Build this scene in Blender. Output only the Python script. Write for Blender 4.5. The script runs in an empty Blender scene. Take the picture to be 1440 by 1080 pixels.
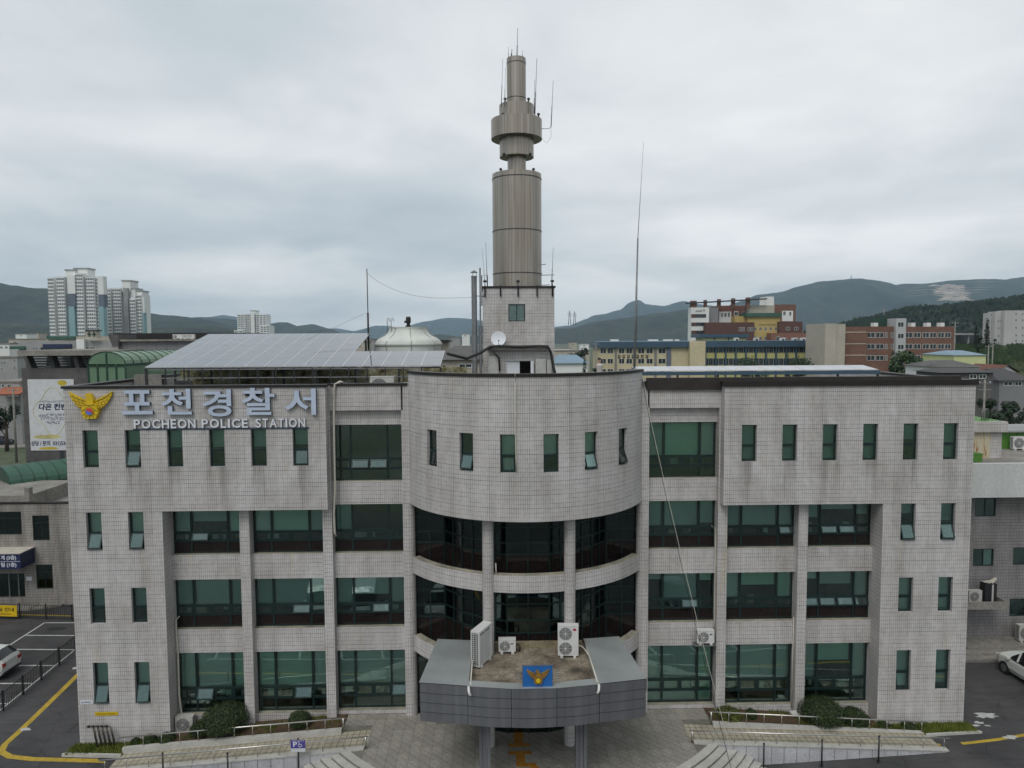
import bpy, math, random
from mathutils import Vector, Matrix, noise
R_ = math.radians
SC = bpy.context.scene
COL = SC.collection

# ---------------------------------------------------------------- camera
CX, CY, CZ = -1.443, -34.0, 19.525
PITCH, YAW, ROLL = R_(3.782), R_(1.283), R_(-0.3165)
def _axes():
    cy, sy, c, s = math.cos(YAW), math.sin(YAW), math.cos(PITCH), math.sin(PITCH)
    m = Matrix(((1, 0, 0), (0, c, -s), (0, s, c))) @ Matrix(((cy, -sy, 0), (sy, cy, 0), (0, 0, 1)))
    return m.transposed()
_RT = _axes()
_right = _RT @ Vector((math.cos(ROLL), 0, math.sin(ROLL)))
_up = _RT @ Vector((-math.sin(ROLL), 0, math.cos(ROLL)))
_fwd = _RT @ Vector((0, 1, 0))
cam_d = bpy.data.cameras.new('camera')
cam_d.sensor_width = 36.0
cam_d.lens = 25.0
cam_d.clip_start = 0.5
cam_d.clip_end = 60000
cam = bpy.data.objects.new('camera', cam_d)
COL.objects.link(cam)
_m = Matrix((_right, _up, -_fwd)).transposed().to_4x4()
_m.translation = Vector((CX, CY, CZ))
cam.matrix_world = _m
SC.camera = cam

def U(px, py, y):
    """where the sight line through a photograph point meets the plane at depth y"""
    u, v = (px - 720) / 1000.0, (py - 540) / 1000.0
    d = _fwd + _right * u - _up * v
    t = (y - CY) / d.y
    return Vector((CX + t * d.x, y, CZ + t * d.z))

# ---------------------------------------------------------------- sky, sun, exposure
SUN_EL, SUN_AZ = R_(52), R_(205)      # azimuth clockwise from +Y: behind the camera, a little to its left
world = bpy.data.worlds.new('World')
SC.world = world
world.use_nodes = True
nt = world.node_tree
nt.nodes.clear()
def N(tree, typ, **kw):
    n = tree.nodes.new(typ)
    for k, v in kw.items():
        setattr(n, k, v)
    return n
def L(tree, a, b):
    tree.links.new(a, b)
out = N(nt, 'ShaderNodeOutputWorld')
sky = N(nt, 'ShaderNodeTexSky', sky_type='NISHITA', sun_disc=False, sun_elevation=SUN_EL, sun_rotation=SUN_AZ)
sky.air_density = 1.0; sky.dust_density = 2.0
bg1 = N(nt, 'ShaderNodeBackground'); bg1.inputs[1].default_value = 0.10
L(nt, sky.outputs[0], bg1.inputs[0])
tc = N(nt, 'ShaderNodeTexCoord')
sep = N(nt, 'ShaderNodeSeparateXYZ'); L(nt, tc.outputs['Generated'], sep.inputs[0])
zc = N(nt, 'ShaderNodeMath', operation='MAXIMUM'); L(nt, sep.outputs[2], zc.inputs[0]); zc.inputs[1].default_value = 0.0
za = N(nt, 'ShaderNodeMath', operation='ADD'); L(nt, zc.outputs[0], za.inputs[0]); za.inputs[1].default_value = 0.16
dx = N(nt, 'ShaderNodeMath', operation='DIVIDE'); L(nt, sep.outputs[0], dx.inputs[0]); L(nt, za.outputs[0], dx.inputs[1])
dy = N(nt, 'ShaderNodeMath', operation='DIVIDE'); L(nt, sep.outputs[1], dy.inputs[0]); L(nt, za.outputs[0], dy.inputs[1])
cb = N(nt, 'ShaderNodeCombineXYZ'); L(nt, dx.outputs[0], cb.inputs[0]); L(nt, dy.outputs[0], cb.inputs[1]); cb.inputs[2].default_value = 3.7
def cloud_noise(scale, detail, rough, dist, stretch=(1, 1, 1), off=(0, 0, 0)):
    mp = N(nt, 'ShaderNodeMapping'); L(nt, cb.outputs[0], mp.inputs[0])
    mp.inputs['Scale'].default_value = stretch; mp.inputs['Location'].default_value = off
    nz = N(nt, 'ShaderNodeTexNoise'); L(nt, mp.outputs[0], nz.inputs['Vector'])
    nz.inputs['Scale'].default_value = scale; nz.inputs['Detail'].default_value = detail
    nz.inputs['Roughness'].default_value = rough; nz.inputs['Distortion'].default_value = dist
    return nz
n1 = cloud_noise(0.42, 5, 0.45, 0.35, (0.85, 1.0, 1), (7.3, 3.3, 0))
n2 = cloud_noise(1.5, 7, 0.52, 0.25, (1.0, 0.9, 1), (4.0, 1.2, 0))
mixn = N(nt, 'ShaderNodeMix', data_type='FLOAT'); mixn.inputs[0].default_value = 0.30
L(nt, n1.outputs[0], mixn.inputs[2]); L(nt, n2.outputs[0], mixn.inputs[3])
ramp = N(nt, 'ShaderNodeValToRGB'); L(nt, mixn.outputs[0], ramp.inputs[0])
cr = ramp.color_ramp
cr.elements[0].position = 0.34; cr.elements[0].color = (0.35, 0.40, 0.44, 1)
cr.elements[1].position = 0.63; cr.elements[1].color = (0.79, 0.79, 0.785, 1)
e = cr.elements.new(0.45); e.color = (0.49, 0.53, 0.555, 1)
e = cr.elements.new(0.54); e.color = (0.645, 0.66, 0.665, 1)
bg2 = N(nt, 'ShaderNodeBackground'); bg2.inputs[1].default_value = 1.0
L(nt, ramp.outputs[0], bg2.inputs[0])
mx = N(nt, 'ShaderNodeMixShader'); mx.inputs[0].default_value = 0.93
L(nt, bg1.outputs[0], mx.inputs[1]); L(nt, bg2.outputs[0], mx.inputs[2]); L(nt, mx.outputs[0], out.inputs[0])

sun_d = bpy.data.lights.new('sun', 'SUN')
sun_d.energy = 1.15
sun_d.angle = R_(28)
sun_d.color = (1.0, 0.965, 0.92)
sun = bpy.data.objects.new('sun', sun_d)
COL.objects.link(sun)
_sd = Vector((math.sin(SUN_AZ) * math.cos(SUN_EL), math.cos(SUN_AZ) * math.cos(SUN_EL), math.sin(SUN_EL)))
sun.rotation_euler = _sd.to_track_quat('Z', 'Y').to_euler()
sun.location = (0, -60, 90)
SC.view_settings.view_transform = 'Standard'
SC.view_settings.look = 'None'
SC.view_settings.exposure = 0.36
SC.view_settings.gamma = 1.0
SC.view_settings.use_curve_mapping = False
SC.render.engine = 'CYCLES'
SC.cycles.max_bounces = 8
SC.cycles.transparent_max_bounces = 16
SC.cycles.volume_bounces = 1
SC.cycles.caustics_reflective = False
SC.cycles.caustics_refractive = False
SC.cycles.use_denoising = True

# ---------------------------------------------------------------- mesh helpers
class MB:
    """collects faces; build() links them as one mesh object. UVs are metres on the surface."""
    def __init__(s):
        s.v = []; s.f = []; s.uv = []; s.mi = []; s.sm = []; s.cur = 0
    def face(s, pts, uv=None, smooth=False):
        b = len(s.v)
        s.v += [tuple(p) for p in pts]
        s.f.append(tuple(range(b, b + len(pts)))); s.uv.append(uv); s.mi.append(s.cur); s.sm.append(smooth)
    def box(s, x0, x1, y0, y1, z0, z1, skip=''):
        if x0 > x1: x0, x1 = x1, x0
        if y0 > y1: y0, y1 = y1, y0
        if z0 > z1: z0, z1 = z1, z0
        P = [(x0, y0, z0), (x1, y0, z0), (x1, y1, z0), (x0, y1, z0), (x0, y0, z1), (x1, y0, z1), (x1, y1, z1), (x0, y1, z1)]
        for k, q in (('f', (0, 1, 5, 4)), ('r', (1, 2, 6, 5)), ('b', (2, 3, 7, 6)), ('l', (3, 0, 4, 7)), ('t', (4, 5, 6, 7)), ('d', (3, 2, 1, 0))):
            if k not in skip:
                s.face([P[i] for i in q])
        return s
    def obox(s, c, ax, ay, az):
        """box centred at c with half-axis vectors"""
        c, ax, ay, az = Vector(c), Vector(ax), Vector(ay), Vector(az)
        P = [c + ax * i + ay * j + az * k for k in (-1, 1) for j in (-1, 1) for i in (-1, 1)]
        for q in ((0, 1, 5, 4), (1, 3, 7, 5), (3, 2, 6, 7), (2, 0, 4, 6), (4, 5, 7, 6), (2, 3, 1, 0)):
            s.face([P[i] for i in q])
        return s
    def prism(s, poly, z0, z1, axis='z', smooth=False):
        """extrude a 2-D outline (counter-clockwise) along an axis; axis 'y': outline is x,z"""
        f = {'z': lambda p, t: (p[0], p[1], t), 'y': lambda p, t: (p[0], t, p[1]), 'x': lambda p, t: (t, p[0], p[1])}[axis]
        a = [f(p, z0) for p in poly]; b = [f(p, z1) for p in poly]
        n = len(poly)
        s.face(a[::-1] if axis != 'y' else a); s.face(b if axis != 'y' else b[::-1])
        for i in range(n):
            j = (i + 1) % n
            q = [a[i], a[j], b[j], b[i]]
            s.face(q if axis != 'y' else q[::-1], smooth=smooth)
        return s
    def tube(s, pts, r, n=6, closed=False, smooth=True, cap=True):
        pts = [Vector(p) for p in pts]
        rs = r if isinstance(r, (list, tuple)) else [r] * len(pts)
        rings = []
        for i, p in enumerate(pts):
            a = pts[i - 1] if (i > 0 or closed) else p
            b = pts[(i + 1) % len(pts)] if (i < len(pts) - 1 or closed) else p
            t = (b - a).normalized()
            h = Vector((0, 0, 1)) if abs(t.z) < 0.9 else Vector((0, 1, 0))
            e1 = t.cross(h).normalized(); e2 = t.cross(e1).normalized()
            base = len(s.v)
            for k in range(n):
                w = 2 * math.pi * k / n
                s.v.append(tuple(p + (e1 * math.cos(w) + e2 * math.sin(w)) * rs[i]))
            rings.append(base)
        m = len(pts) if closed else len(pts) - 1
        for i in range(m):
            a, b = rings[i], rings[(i + 1) % len(pts)]
            for k in range(n):
                l = (k + 1) % n
                s.f.append((a + k, b + k, b + l, a + l)); s.uv.append(None); s.mi.append(s.cur); s.sm.append(smooth)
        if cap and not closed:
            s.f.append(tuple(rings[0] + k for k in range(n))); s.uv.append(None); s.mi.append(s.cur); s.sm.append(False)
            s.f.append(tuple(rings[-1] + k for k in reversed(range(n)))); s.uv.append(None); s.mi.append(s.cur); s.sm.append(False)
        return s
    def lathe(s, prof, c=(0, 0, 0), n=32, smooth=True, uvr=1.0, flatz=True):
        """profile of (radius, z); profile points given twice make hard edges"""
        for (r0, z0), (r1, z1) in zip(prof[:-1], prof[1:]):
            if abs(r0 - r1) < 1e-6 and abs(z0 - z1) < 1e-6:
                continue
            b = len(s.v)
            for k in range(n + 1):
                w = 2 * math.pi * k / n
                for r, z in ((r0, z0), (r1, z1)):
                    s.v.append((c[0] + r * math.cos(w), c[1] + r * math.sin(w), c[2] + z))
            for k in range(n):
                i = b + 2 * k
                s.f.append((i, i + 2, i + 3, i + 1))
                u0, u1 = 2 * math.pi * k / n * uvr, 2 * math.pi * (k + 1) / n * uvr
                s.uv.append([(u0, z0), (u1, z0), (u1, z1), (u0, z1)]); s.mi.append(s.cur); s.sm.append(smooth and abs(z1 - z0) > 1e-6)
        return s
    def mesh(s, name, mats):
        me = bpy.data.meshes.new(name)
        me.from_pydata(s.v, [], s.f)
        ul = me.uv_layers.new(name='UVMap')
        V = s.v
        data = []
        for fi, f in enumerate(s.f):
            uv = s.uv[fi]
            if uv is None:
                p0, p1, p2 = Vector(V[f[0]]), Vector(V[f[1]]), Vector(V[f[2]])
                nn = (p1 - p0).cross(p2 - p0)
                if nn.length < 1e-12 and len(f) > 3:
                    nn = (p2 - p0).cross(Vector(V[f[3]]) - p0)
                nn.normalize()
                if abs(nn.z) > 0.8:
                    uv = [(V[i][0], V[i][1]) for i in f]
                else:
                    tx, ty = -nn.y, nn.x
                    l = math.hypot(tx, ty) or 1
                    tx /= l; ty /= l
                    uv = [(V[i][0] * tx + V[i][1] * ty, V[i][2]) for i in f]
            for q in uv:
                data += [q[0], q[1]]
        ul.data.foreach_set('uv', data)
        for m in (mats if isinstance(mats, (list, tuple)) else [mats]):
            me.materials.append(m)
        me.polygons.foreach_set('material_index', s.mi)
        me.polygons.foreach_set('use_smooth', s.sm)
        me.update()
        return me
    def build(s, name, mats, parent=None, loc=None, rot=None):
        return link(name, s.mesh(name, mats), parent, loc, rot)

def link(name, data, parent=None, loc=None, rot=None):
    o = bpy.data.objects.new(name, data)
    COL.objects.link(o)
    if parent is not None: o.parent = parent
    if loc is not None: o.location = loc
    if rot is not None: o.rotation_euler = rot
    return o
def tag(o, label, cat, group=None, kind=None):
    o['label'] = label; o['category'] = cat
    if group: o['group'] = group
    if kind: o['kind'] = kind
    return o
def thing(name, label, cat, loc=(0, 0, 0), rz=0.0, group=None):
    o = link(name, None, None, loc, (0, 0, rz))
    o.empty_display_size = 0.3
    return tag(o, label, cat, group)
def struct(o):
    o['kind'] = 'structure'
    return o
def copy_tree(o, parent=None):
    c = o.copy(); COL.objects.link(c)
    c.parent = parent
    for ch in list(o.children):
        copy_tree(ch, c)
    return c
def lerp(a, b, t): return a + (b - a) * t
def smooth01(t):
    t = max(0.0, min(1.0, t)); return t * t * (3 - 2 * t)

# ---------------------------------------------------------------- materials
def new_mat(name):
    m = bpy.data.materials.new(name); m.use_nodes = True
    t = m.node_tree
    return m, t, t.nodes['Principled BSDF']
def noise_node(t, scale, detail=4, rough=0.55, stretch=None, coord='Object', dist=0.0):
    tcn = N(t, 'ShaderNodeTexCoord')
    src = tcn.outputs[coord]
    if coord == 'World':
        pass
    if stretch:
        mp = N(t, 'ShaderNodeMapping'); L(t, src, mp.inputs[0]); mp.inputs['Scale'].default_value = stretch; src = mp.outputs[0]
    n = N(t, 'ShaderNodeTexNoise'); L(t, src, n.inputs['Vector'])
    n.inputs['Scale'].default_value = scale; n.inputs['Detail'].default_value = detail
    n.inputs['Roughness'].default_value = rough; n.inputs['Distortion'].default_value = dist
    return n
def ramp_node(t, src, stops):
    r = N(t, 'ShaderNodeValToRGB'); L(t, src, r.inputs[0])
    c = r.color_ramp
    while len(c.elements) < len(stops): c.elements.new(0.5)
    for el, (p, col) in zip(c.elements, stops):
        el.position = p
        el.color = (col, col, col, 1) if isinstance(col, (int, float)) else (*col, 1)
    return r
def mul(t, a, b, fac=1.0, mode='MULTIPLY'):
    m = N(t, 'ShaderNodeMix', data_type='RGBA', blend_type=mode)
    m.inputs[0].default_value = fac
    for s, i in ((a, 6), (b, 7)):
        if hasattr(s, 'node'): L(t, s, m.inputs[i])
        else: m.inputs[i].default_value = (*s, 1) if len(s) == 3 else s
    return m.outputs[2]
def set_bump(t, bs, src, strength, dist=0.01):
    b = N(t, 'ShaderNodeBump'); L(t, src, b.inputs['Height'])
    b.inputs['Strength'].default_value = strength; b.inputs['Distance'].default_value = dist
    L(t, b.outputs[0], bs.inputs['Normal'])
def plain(name, col, rough=0.6, metal=0.0, var=0.18, scale=2.0, bump=0.0, bscale=30.0, stretch=None, spec=0.5, var2=0.0):
    """one colour with uneven wear"""
    m, t, b = new_mat(name)
    n = noise_node(t, scale, 5, 0.6, stretch)
    lo = tuple(c * (1 - var) for c in col); hi = tuple(min(1, c * (1 + var)) for c in col)
    r = ramp_node(t, n.outputs[0], [(0.3, lo), (0.7, hi)])
    src = r.outputs[0]
    if var2:
        n2 = noise_node(t, scale * 9, 4, 0.6)
        r2 = ramp_node(t, n2.outputs[0], [(0.35, 1 - var2), (0.6, 1.0)])
        src = mul(t, src, r2.outputs[0])
    L(t, src, b.inputs['Base Color'])
    b.inputs['Roughness'].default_value = rough; b.inputs['Metallic'].default_value = metal
    b.inputs['Specular IOR Level'].default_value = spec
    if bump:
        nb = noise_node(t, bscale, 4, 0.6)
        set_bump(t, b, nb.outputs[0], bump)
    return m
def tile_mat(name, c1, c2, joint, stain=0.35, tint=(0.62, 0.56, 0.42), tw=0.1, th=0.2, mort=0.009, sills=None):
    m, t, b = new_mat(name)
    tcn = N(t, 'ShaderNodeTexCoord')
    uv = tcn.outputs['UV']
    br = N(t, 'ShaderNodeTexBrick', offset=0.0, squash=1.0)
    L(t, uv, br.inputs['Vector'])
    br.inputs['Scale'].default_value = 1.0
    br.inputs['Brick Width'].default_value = tw; br.inputs['Row Height'].default_value = th
    br.inputs['Mortar Size'].default_value = mort; br.inputs['Mortar Smooth'].default_value = 0.1
    br.inputs['Bias'].default_value = 0.0
    br.inputs['Color1'].default_value = (*c1, 1); br.inputs['Color2'].default_value = (*c2, 1)
    # joints: grime fills some and spares others
    nj = noise_node(t, 1.7, 3, 0.6, (1, 1, 1), 'UV')
    rj = ramp_node(t, nj.outputs[0], [(0.36, tuple(c * 2.4 for c in joint)), (0.60, joint)])
    L(t, rj.outputs[0], br.inputs['Mortar'])
    # fixing panels: broader joints every few tiles
    b2 = N(t, 'ShaderNodeTexBrick', offset=0.0, squash=1.0); L(t, uv, b2.inputs['Vector'])
    b2.inputs['Scale'].default_value = 1.0; b2.inputs['Brick Width'].default_value = tw * 9; b2.inputs['Row Height'].default_value = th * 3
    b2.inputs['Mortar Size'].default_value = mort * 1.25; b2.inputs['Mortar Smooth'].default_value = 0.3
    b2.inputs['Color1'].default_value = (1, 1, 1, 1); b2.inputs['Color2'].default_value = (0.965, 0.955, 0.95, 1); b2.inputs['Mortar'].default_value = (0.60, 0.60, 0.60, 1)
    src = mul(t, br.outputs[0], b2.outputs[0])
    # vertical rain streaks and broad patches
    ns = noise_node(t, 1.0, 6, 0.62, (1.5, 0.10, 1), 'UV', 0.15)
    rs = ramp_node(t, ns.outputs[0], [(0.34, (1 - stain, 1 - stain * 1.02, 1 - stain * 1.06)), (0.56, (1, 1, 1))])
    src = mul(t, src, rs.outputs[0], 0.75)
    npch = noise_node(t, 0.42, 5, 0.6, None, 'UV')
    rp = ramp_node(t, npch.outputs[0], [(0.34, (0.85, 0.84, 0.82)), (0.62, (1.06, 1.06, 1.07))])
    src = mul(t, src, rp.outputs[0])
    ny = noise_node(t, 0.8, 5, 0.65, (1.6, 0.22, 1), 'UV', 0.3)
    ry = ramp_node(t, ny.outputs[0], [(0.60, (1, 1, 1)), (0.74, tuple(c / 0.62 for c in tint))])
    src = mul(t, src, ry.outputs[0], 0.6)
    if sills:          # grime washed down the wall from the window sills: (first u, spacing, sill height, reach)
        u0, du, zs, reach = sills
        sp = N(t, 'ShaderNodeSeparateXYZ'); L(t, uv, sp.inputs[0])
        def mth(op, x, y=None, clamp=False):
            n_ = N(t, 'ShaderNodeMath', operation=op, use_clamp=clamp)
            for i_, q in enumerate((x, y)):
                if q is None: continue
                if hasattr(q, 'node'): L(t, q, n_.inputs[i_])
                else: n_.inputs[i_].default_value = q
            return n_.outputs[0]
        fr = mth('ABSOLUTE', mth('SUBTRACT', mth('FRACT', mth('DIVIDE', mth('SUBTRACT', sp.outputs[0], u0 - du / 2), du)), 0.5))
        band = mth('MULTIPLY', mth('SUBTRACT', 0.27, fr), 7.0, True)
        down = mth('DIVIDE', mth('SUBTRACT', zs, sp.outputs[1]), reach)
        fade = mth('MULTIPLY', mth('SUBTRACT', 1.0, down, True), mth('MULTIPLY', mth('GREATER_THAN', down, 0.0), 1.0))
        nst = noise_node(t, 1.0, 5, 0.65, (3.2, 0.25, 1), 'UV'); rst = ramp_node(t, nst.outputs[0], [(0.36, 1.0), (0.62, 0.1)])
        fac = mth('MULTIPLY', mth('MULTIPLY', band, fade), rst.outputs[0])
        mxs = N(t, 'ShaderNodeMix', data_type='RGBA', blend_type='MULTIPLY'); L(t, mth('MULTIPLY', fac, 0.75), mxs.inputs[0]); L(t, src, mxs.inputs[6]); mxs.inputs[7].default_value = (0.42, 0.41, 0.38, 1)
        src = mxs.outputs[2]
    L(t, src, b.inputs['Base Color'])
    b.inputs['Roughness'].default_value = 0.48
    b.inputs['Specular IOR Level'].default_value = 0.35
    set_bump(t, b, br.outputs['Fac'], -0.25, 0.004)
    return m
def glass_mat(name, tint, rough=0.015, ior=1.5, wob=0.003, boost=1.0):
    """thin tinted pane: Fresnel mirror over coloured see-through"""
    m = bpy.data.materials.new(name); m.use_nodes = True
    t = m.node_tree; t.nodes.clear()
    o = N(t, 'ShaderNodeOutputMaterial'); mixs = N(t, 'ShaderNodeMixShader')
    tr = N(t, 'ShaderNodeBsdfTransparent'); tr.inputs[0].default_value = (*tint, 1)
    gl = N(t, 'ShaderNodeBsdfGlossy'); gl.inputs['Roughness'].default_value = rough; gl.inputs[0].default_value = (0.80, 0.96, 0.93, 1)
    fr = N(t, 'ShaderNodeFresnel'); fr.inputs[0].default_value = ior
    fm = N(t, 'ShaderNodeMath', operation='MULTIPLY', use_clamp=True); L(t, fr.outputs[0], fm.inputs[0]); fm.inputs[1].default_value = boost
    L(t, fm.outputs[0], mixs.inputs[0])
    n = noise_node(t, 0.7, 1, 0.5)
    bp = N(t, 'ShaderNodeBump'); L(t, n.outputs[0], bp.inputs['Height']); bp.inputs['Strength'].default_value = 1.0; bp.inputs['Distance'].default_value = wob
    L(t, bp.outputs[0], gl.inputs['Normal']); L(t, bp.outputs[0], fr.inputs['Normal'])
    L(t, tr.outputs[0], mixs.inputs[1]); L(t, gl.outputs[0], mixs.inputs[2]); L(t, mixs.outputs[0], o.inputs[0])
    return m

M = {}
M['tile'] = tile_mat('facade_tile', (0.558, 0.540, 0.532), (0.506, 0.488, 0.480), (0.19, 0.18, 0.172), 0.24)
M['tile_wing'] = tile_mat('wing_tile', (0.558, 0.540, 0.532), (0.506, 0.488, 0.480), (0.19, 0.18, 0.172), 0.24, sills=(10.825, 1.986, 13.41, 2.1))
M['tile_annex'] = tile_mat('annex_tile', (0.37, 0.35, 0.325), (0.32, 0.30, 0.275), (0.06, 0.055, 0.05), 0.5, (0.60, 0.52, 0.36))
M['tile_grey'] = tile_mat('grey_annex_tile', (0.27, 0.262, 0.262), (0.235, 0.225, 0.225), (0.06, 0.058, 0.056), 0.3)
M['tile_top'] = plain('ledge_top', (0.33, 0.31, 0.24), 0.75, var=0.35, scale=1.3, var2=0.35)
M['coping'] = plain('bronze_coping', (0.020, 0.017, 0.015), 0.45, 0.3, var=0.3)
M['flashing'] = plain('brown_flashing', (0.035, 0.028, 0.025), 0.5, 0.3, var=0.25)
M['frame'] = plain('dark_green_frame', (0.010, 0.026, 0.024), 0.4, 0.2, var=0.15)
M['glass'] = glass_mat('green_glass', (0.80, 0.92, 0.882), boost=2.8)
M['glass_dark'] = glass_mat('dark_glass', (0.34, 0.45, 0.42), boost=2.0)
M['brown_panel'] = plain('brown_glass_panel', (0.017, 0.012, 0.011), 0.08, var=0.3, scale=0.7)
M['blind'] = plain('pale_blind', (0.80, 0.82, 0.77), 0.85, var=0.05)
M['blind_dim'] = plain('grey_green_blind', (0.42, 0.50, 0.49), 0.85, var=0.06)
M['blind_green'] = plain('mint_blind', (0.60, 0.80, 0.66), 0.85, var=0.06)
M['blind_mid'] = plain('grey_blind', (0.58, 0.62, 0.60), 0.85, var=0.06)
M['interior'] = plain('office_interior', (0.20, 0.17, 0.14), 0.9, var=0.3, scale=0.6)
M['roof'] = plain('roof_deck', (0.16, 0.16, 0.15), 0.85, var=0.3, scale=0.7, var2=0.3)
M['concrete'] = plain('weathered_concrete', (0.24, 0.225, 0.20), 0.85, var=0.3, scale=0.6, bump=0.2, var2=0.3)
M['concrete_dark'] = plain('dark_concrete', (0.10, 0.095, 0.092), 0.85, var=0.25, scale=0.35, var2=0.25)
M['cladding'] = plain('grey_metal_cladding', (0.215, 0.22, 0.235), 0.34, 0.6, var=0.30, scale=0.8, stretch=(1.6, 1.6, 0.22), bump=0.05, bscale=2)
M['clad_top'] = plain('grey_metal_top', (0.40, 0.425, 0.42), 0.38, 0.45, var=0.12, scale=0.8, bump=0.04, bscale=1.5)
M['joint'] = plain('shadow_joint', (0.03, 0.03, 0.032), 0.9, var=0.1)
M['white_metal'] = plain('white_enamel', (0.62, 0.62, 0.60), 0.4, var=0.08, scale=3, var2=0.1)
M['white_dirty'] = plain('aged_white_enamel', (0.45, 0.45, 0.42), 0.5, var=0.15, scale=3, var2=0.2)
M['grille'] = plain('fan_grille', (0.12, 0.12, 0.12), 0.5, var=0.1)
M['black'] = plain('black_rubber', (0.012, 0.012, 0.013), 0.55, var=0.2)
M['red'] = plain('red_mark', (0.32, 0.015, 0.05), 0.5, var=0.05)
M['navy'] = plain('navy_print', (0.012, 0.018, 0.07), 0.5, var=0.08)
M['steel'] = plain('brushed_steel', (0.52, 0.50, 0.47), 0.28, 0.9, var=0.08)
M['galv'] = plain('galvanised_steel', (0.22, 0.225, 0.23), 0.5, 0.6, var=0.2)
M['dark_steel'] = plain('dark_steel', (0.045, 0.045, 0.047), 0.5, 0.5, var=0.3)
M['pvc'] = plain('cream_pvc', (0.52, 0.49, 0.42), 0.5, var=0.12)
M['frp'] = plain('white_fibreglass', (0.55, 0.57, 0.53), 0.55, var=0.14, scale=0.7, stretch=(1, 1, 0.3))
M['yellow'] = plain('yellow_paint', (0.42, 0.29, 0.025), 0.7, var=0.25, scale=3, var2=0.25)
M['white_paint'] = plain('white_road_paint', (0.48, 0.48, 0.46), 0.75, var=0.2, scale=3, var2=0.3)
M['sign_yellow'] = plain('sign_yellow', (0.62, 0.42, 0.01), 0.4, var=0.08)
M['sign_silver'] = plain('sign_silver_blue', (0.50, 0.57, 0.70), 0.35, 0.2, var=0.1, scale=1.2)
M['sign_white'] = plain('sign_white', (0.66, 0.68, 0.72), 0.45, var=0.05)
M['sign_side'] = plain('sign_dark_side', (0.06, 0.075, 0.11), 0.5, var=0.1)
M['sign_blue'] = plain('board_blue', (0.012, 0.115, 0.36), 0.5, var=0.12)
M['sign_purple'] = plain('board_purple', (0.075, 0.06, 0.26), 0.5, var=0.08)
M['bronze'] = plain('gilded_bronze', (0.36, 0.21, 0.05), 0.4, 0.4, var=0.25, scale=6)
M['board_white'] = plain('white_board', (0.55, 0.56, 0.57), 0.6, var=0.08)
M['granite'] = plain('pale_granite', (0.46, 0.46, 0.475), 0.65, var=0.14, scale=1.4, var2=0.2, bump=0.05, bscale=60)
M['granite_cap'] = plain('granite_cap', (0.46, 0.45, 0.415), 0.7, var=0.15, scale=1.5, var2=0.2)
M['paver'] = plain('plaza_paver', (0.30, 0.285, 0.245), 0.8, var=0.28, scale=0.55, var2=0.28, bump=0.1, bscale=40)
M['paver2'] = plain('plaza_paver_light', (0.345, 0.33, 0.285), 0.8, var=0.28, scale=0.7, var2=0.28, bump=0.1, bscale=40)
M['riser'] = plain('shaded_riser', (0.17, 0.165, 0.15), 0.85, var=0.25, scale=1.5)  # shade of the upright faces painted in, darker than the treads
M['grout'] = plain('sandy_joint', (0.15, 0.145, 0.12), 0.9, var=0.3, scale=2)
M['tactile'] = plain('ochre_tactile', (0.36, 0.16, 0.015), 0.75, var=0.2, scale=3, var2=0.2)
M['soil'] = plain('planter_soil', (0.09, 0.055, 0.03), 0.95, var=0.4, scale=4, var2=0.4)
M['bark'] = plain('bark', (0.06, 0.045, 0.032), 0.9, var=0.3, scale=5)
M['cream'] = plain('cream_render', (0.52, 0.45, 0.29), 0.8, var=0.08, scale=0.2, var2=0.1)
M['yellow_wall'] = plain('mustard_render', (0.44, 0.33, 0.12), 0.8, var=0.08, scale=0.2)
M['lime_wall'] = plain('pale_lime_render', (0.52, 0.55, 0.28), 0.8, var=0.08, scale=0.2)
M['blue_roof'] = plain('blue_metal_roof', (0.045, 0.085, 0.125), 0.45, 0.2, var=0.15, scale=0.2)
M['blue_roof_pale'] = plain('pale_blue_metal_roof', (0.16, 0.25, 0.32), 0.5, 0.1, var=0.12, scale=0.2)
M['brick'] = plain('red_brick_far', (0.17, 0.088, 0.060), 0.85, var=0.14, scale=0.25, var2=0.2)
M['brick_dark'] = plain('dark_brick_far', (0.105, 0.050, 0.040), 0.85, var=0.14, scale=0.25, var2=0.2)
M['brick_rose'] = plain('rose_brick_far', (0.22, 0.105, 0.075), 0.85, var=0.14, scale=0.25, var2=0.2)
M['stone_far'] = plain('pale_stone_far', (0.42, 0.385, 0.32), 0.85, var=0.1, scale=0.25, var2=0.12)
M['white_far'] = plain('white_render_far', (0.68, 0.69, 0.67), 0.8, var=0.08, scale=0.08)
M['grey_far'] = plain('grey_render_far', (0.30, 0.30, 0.295), 0.85, var=0.14, scale=0.15, var2=0.12)
M['grey_far2'] = plain('mid_grey_render_far', (0.20, 0.20, 0.205), 0.85, var=0.15, scale=0.12)
M['teal_far'] = plain('teal_render_far', (0.22, 0.35, 0.37), 0.8, var=0.08, scale=0.08)
M['slate_far'] = plain('slate_band_far', (0.11, 0.13, 0.17), 0.8, var=0.08, scale=0.08)
M['win_far'] = plain('dark_window_far', (0.028, 0.036, 0.040), 0.12, var=0.3, scale=0.2)
M['green_sheet'] = plain('green_polycarbonate', (0.12, 0.20, 0.125), 0.3, var=0.12, scale=0.5)
M['green_dark'] = plain('dark_green_steel', (0.012, 0.045, 0.026), 0.5, var=0.2)
M['teal_roof'] = plain('teal_green_roof', (0.035, 0.105, 0.07), 0.55, var=0.25, scale=0.6, stretch=(1, 1, 1), var2=0.2)
M['green_box'] = plain('bright_green_paint', (0.07, 0.19, 0.025), 0.6, var=0.15)
M['tile_roof'] = plain('grey_clay_roof', (0.045, 0.043, 0.045), 0.7, var=0.2, scale=1)
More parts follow.
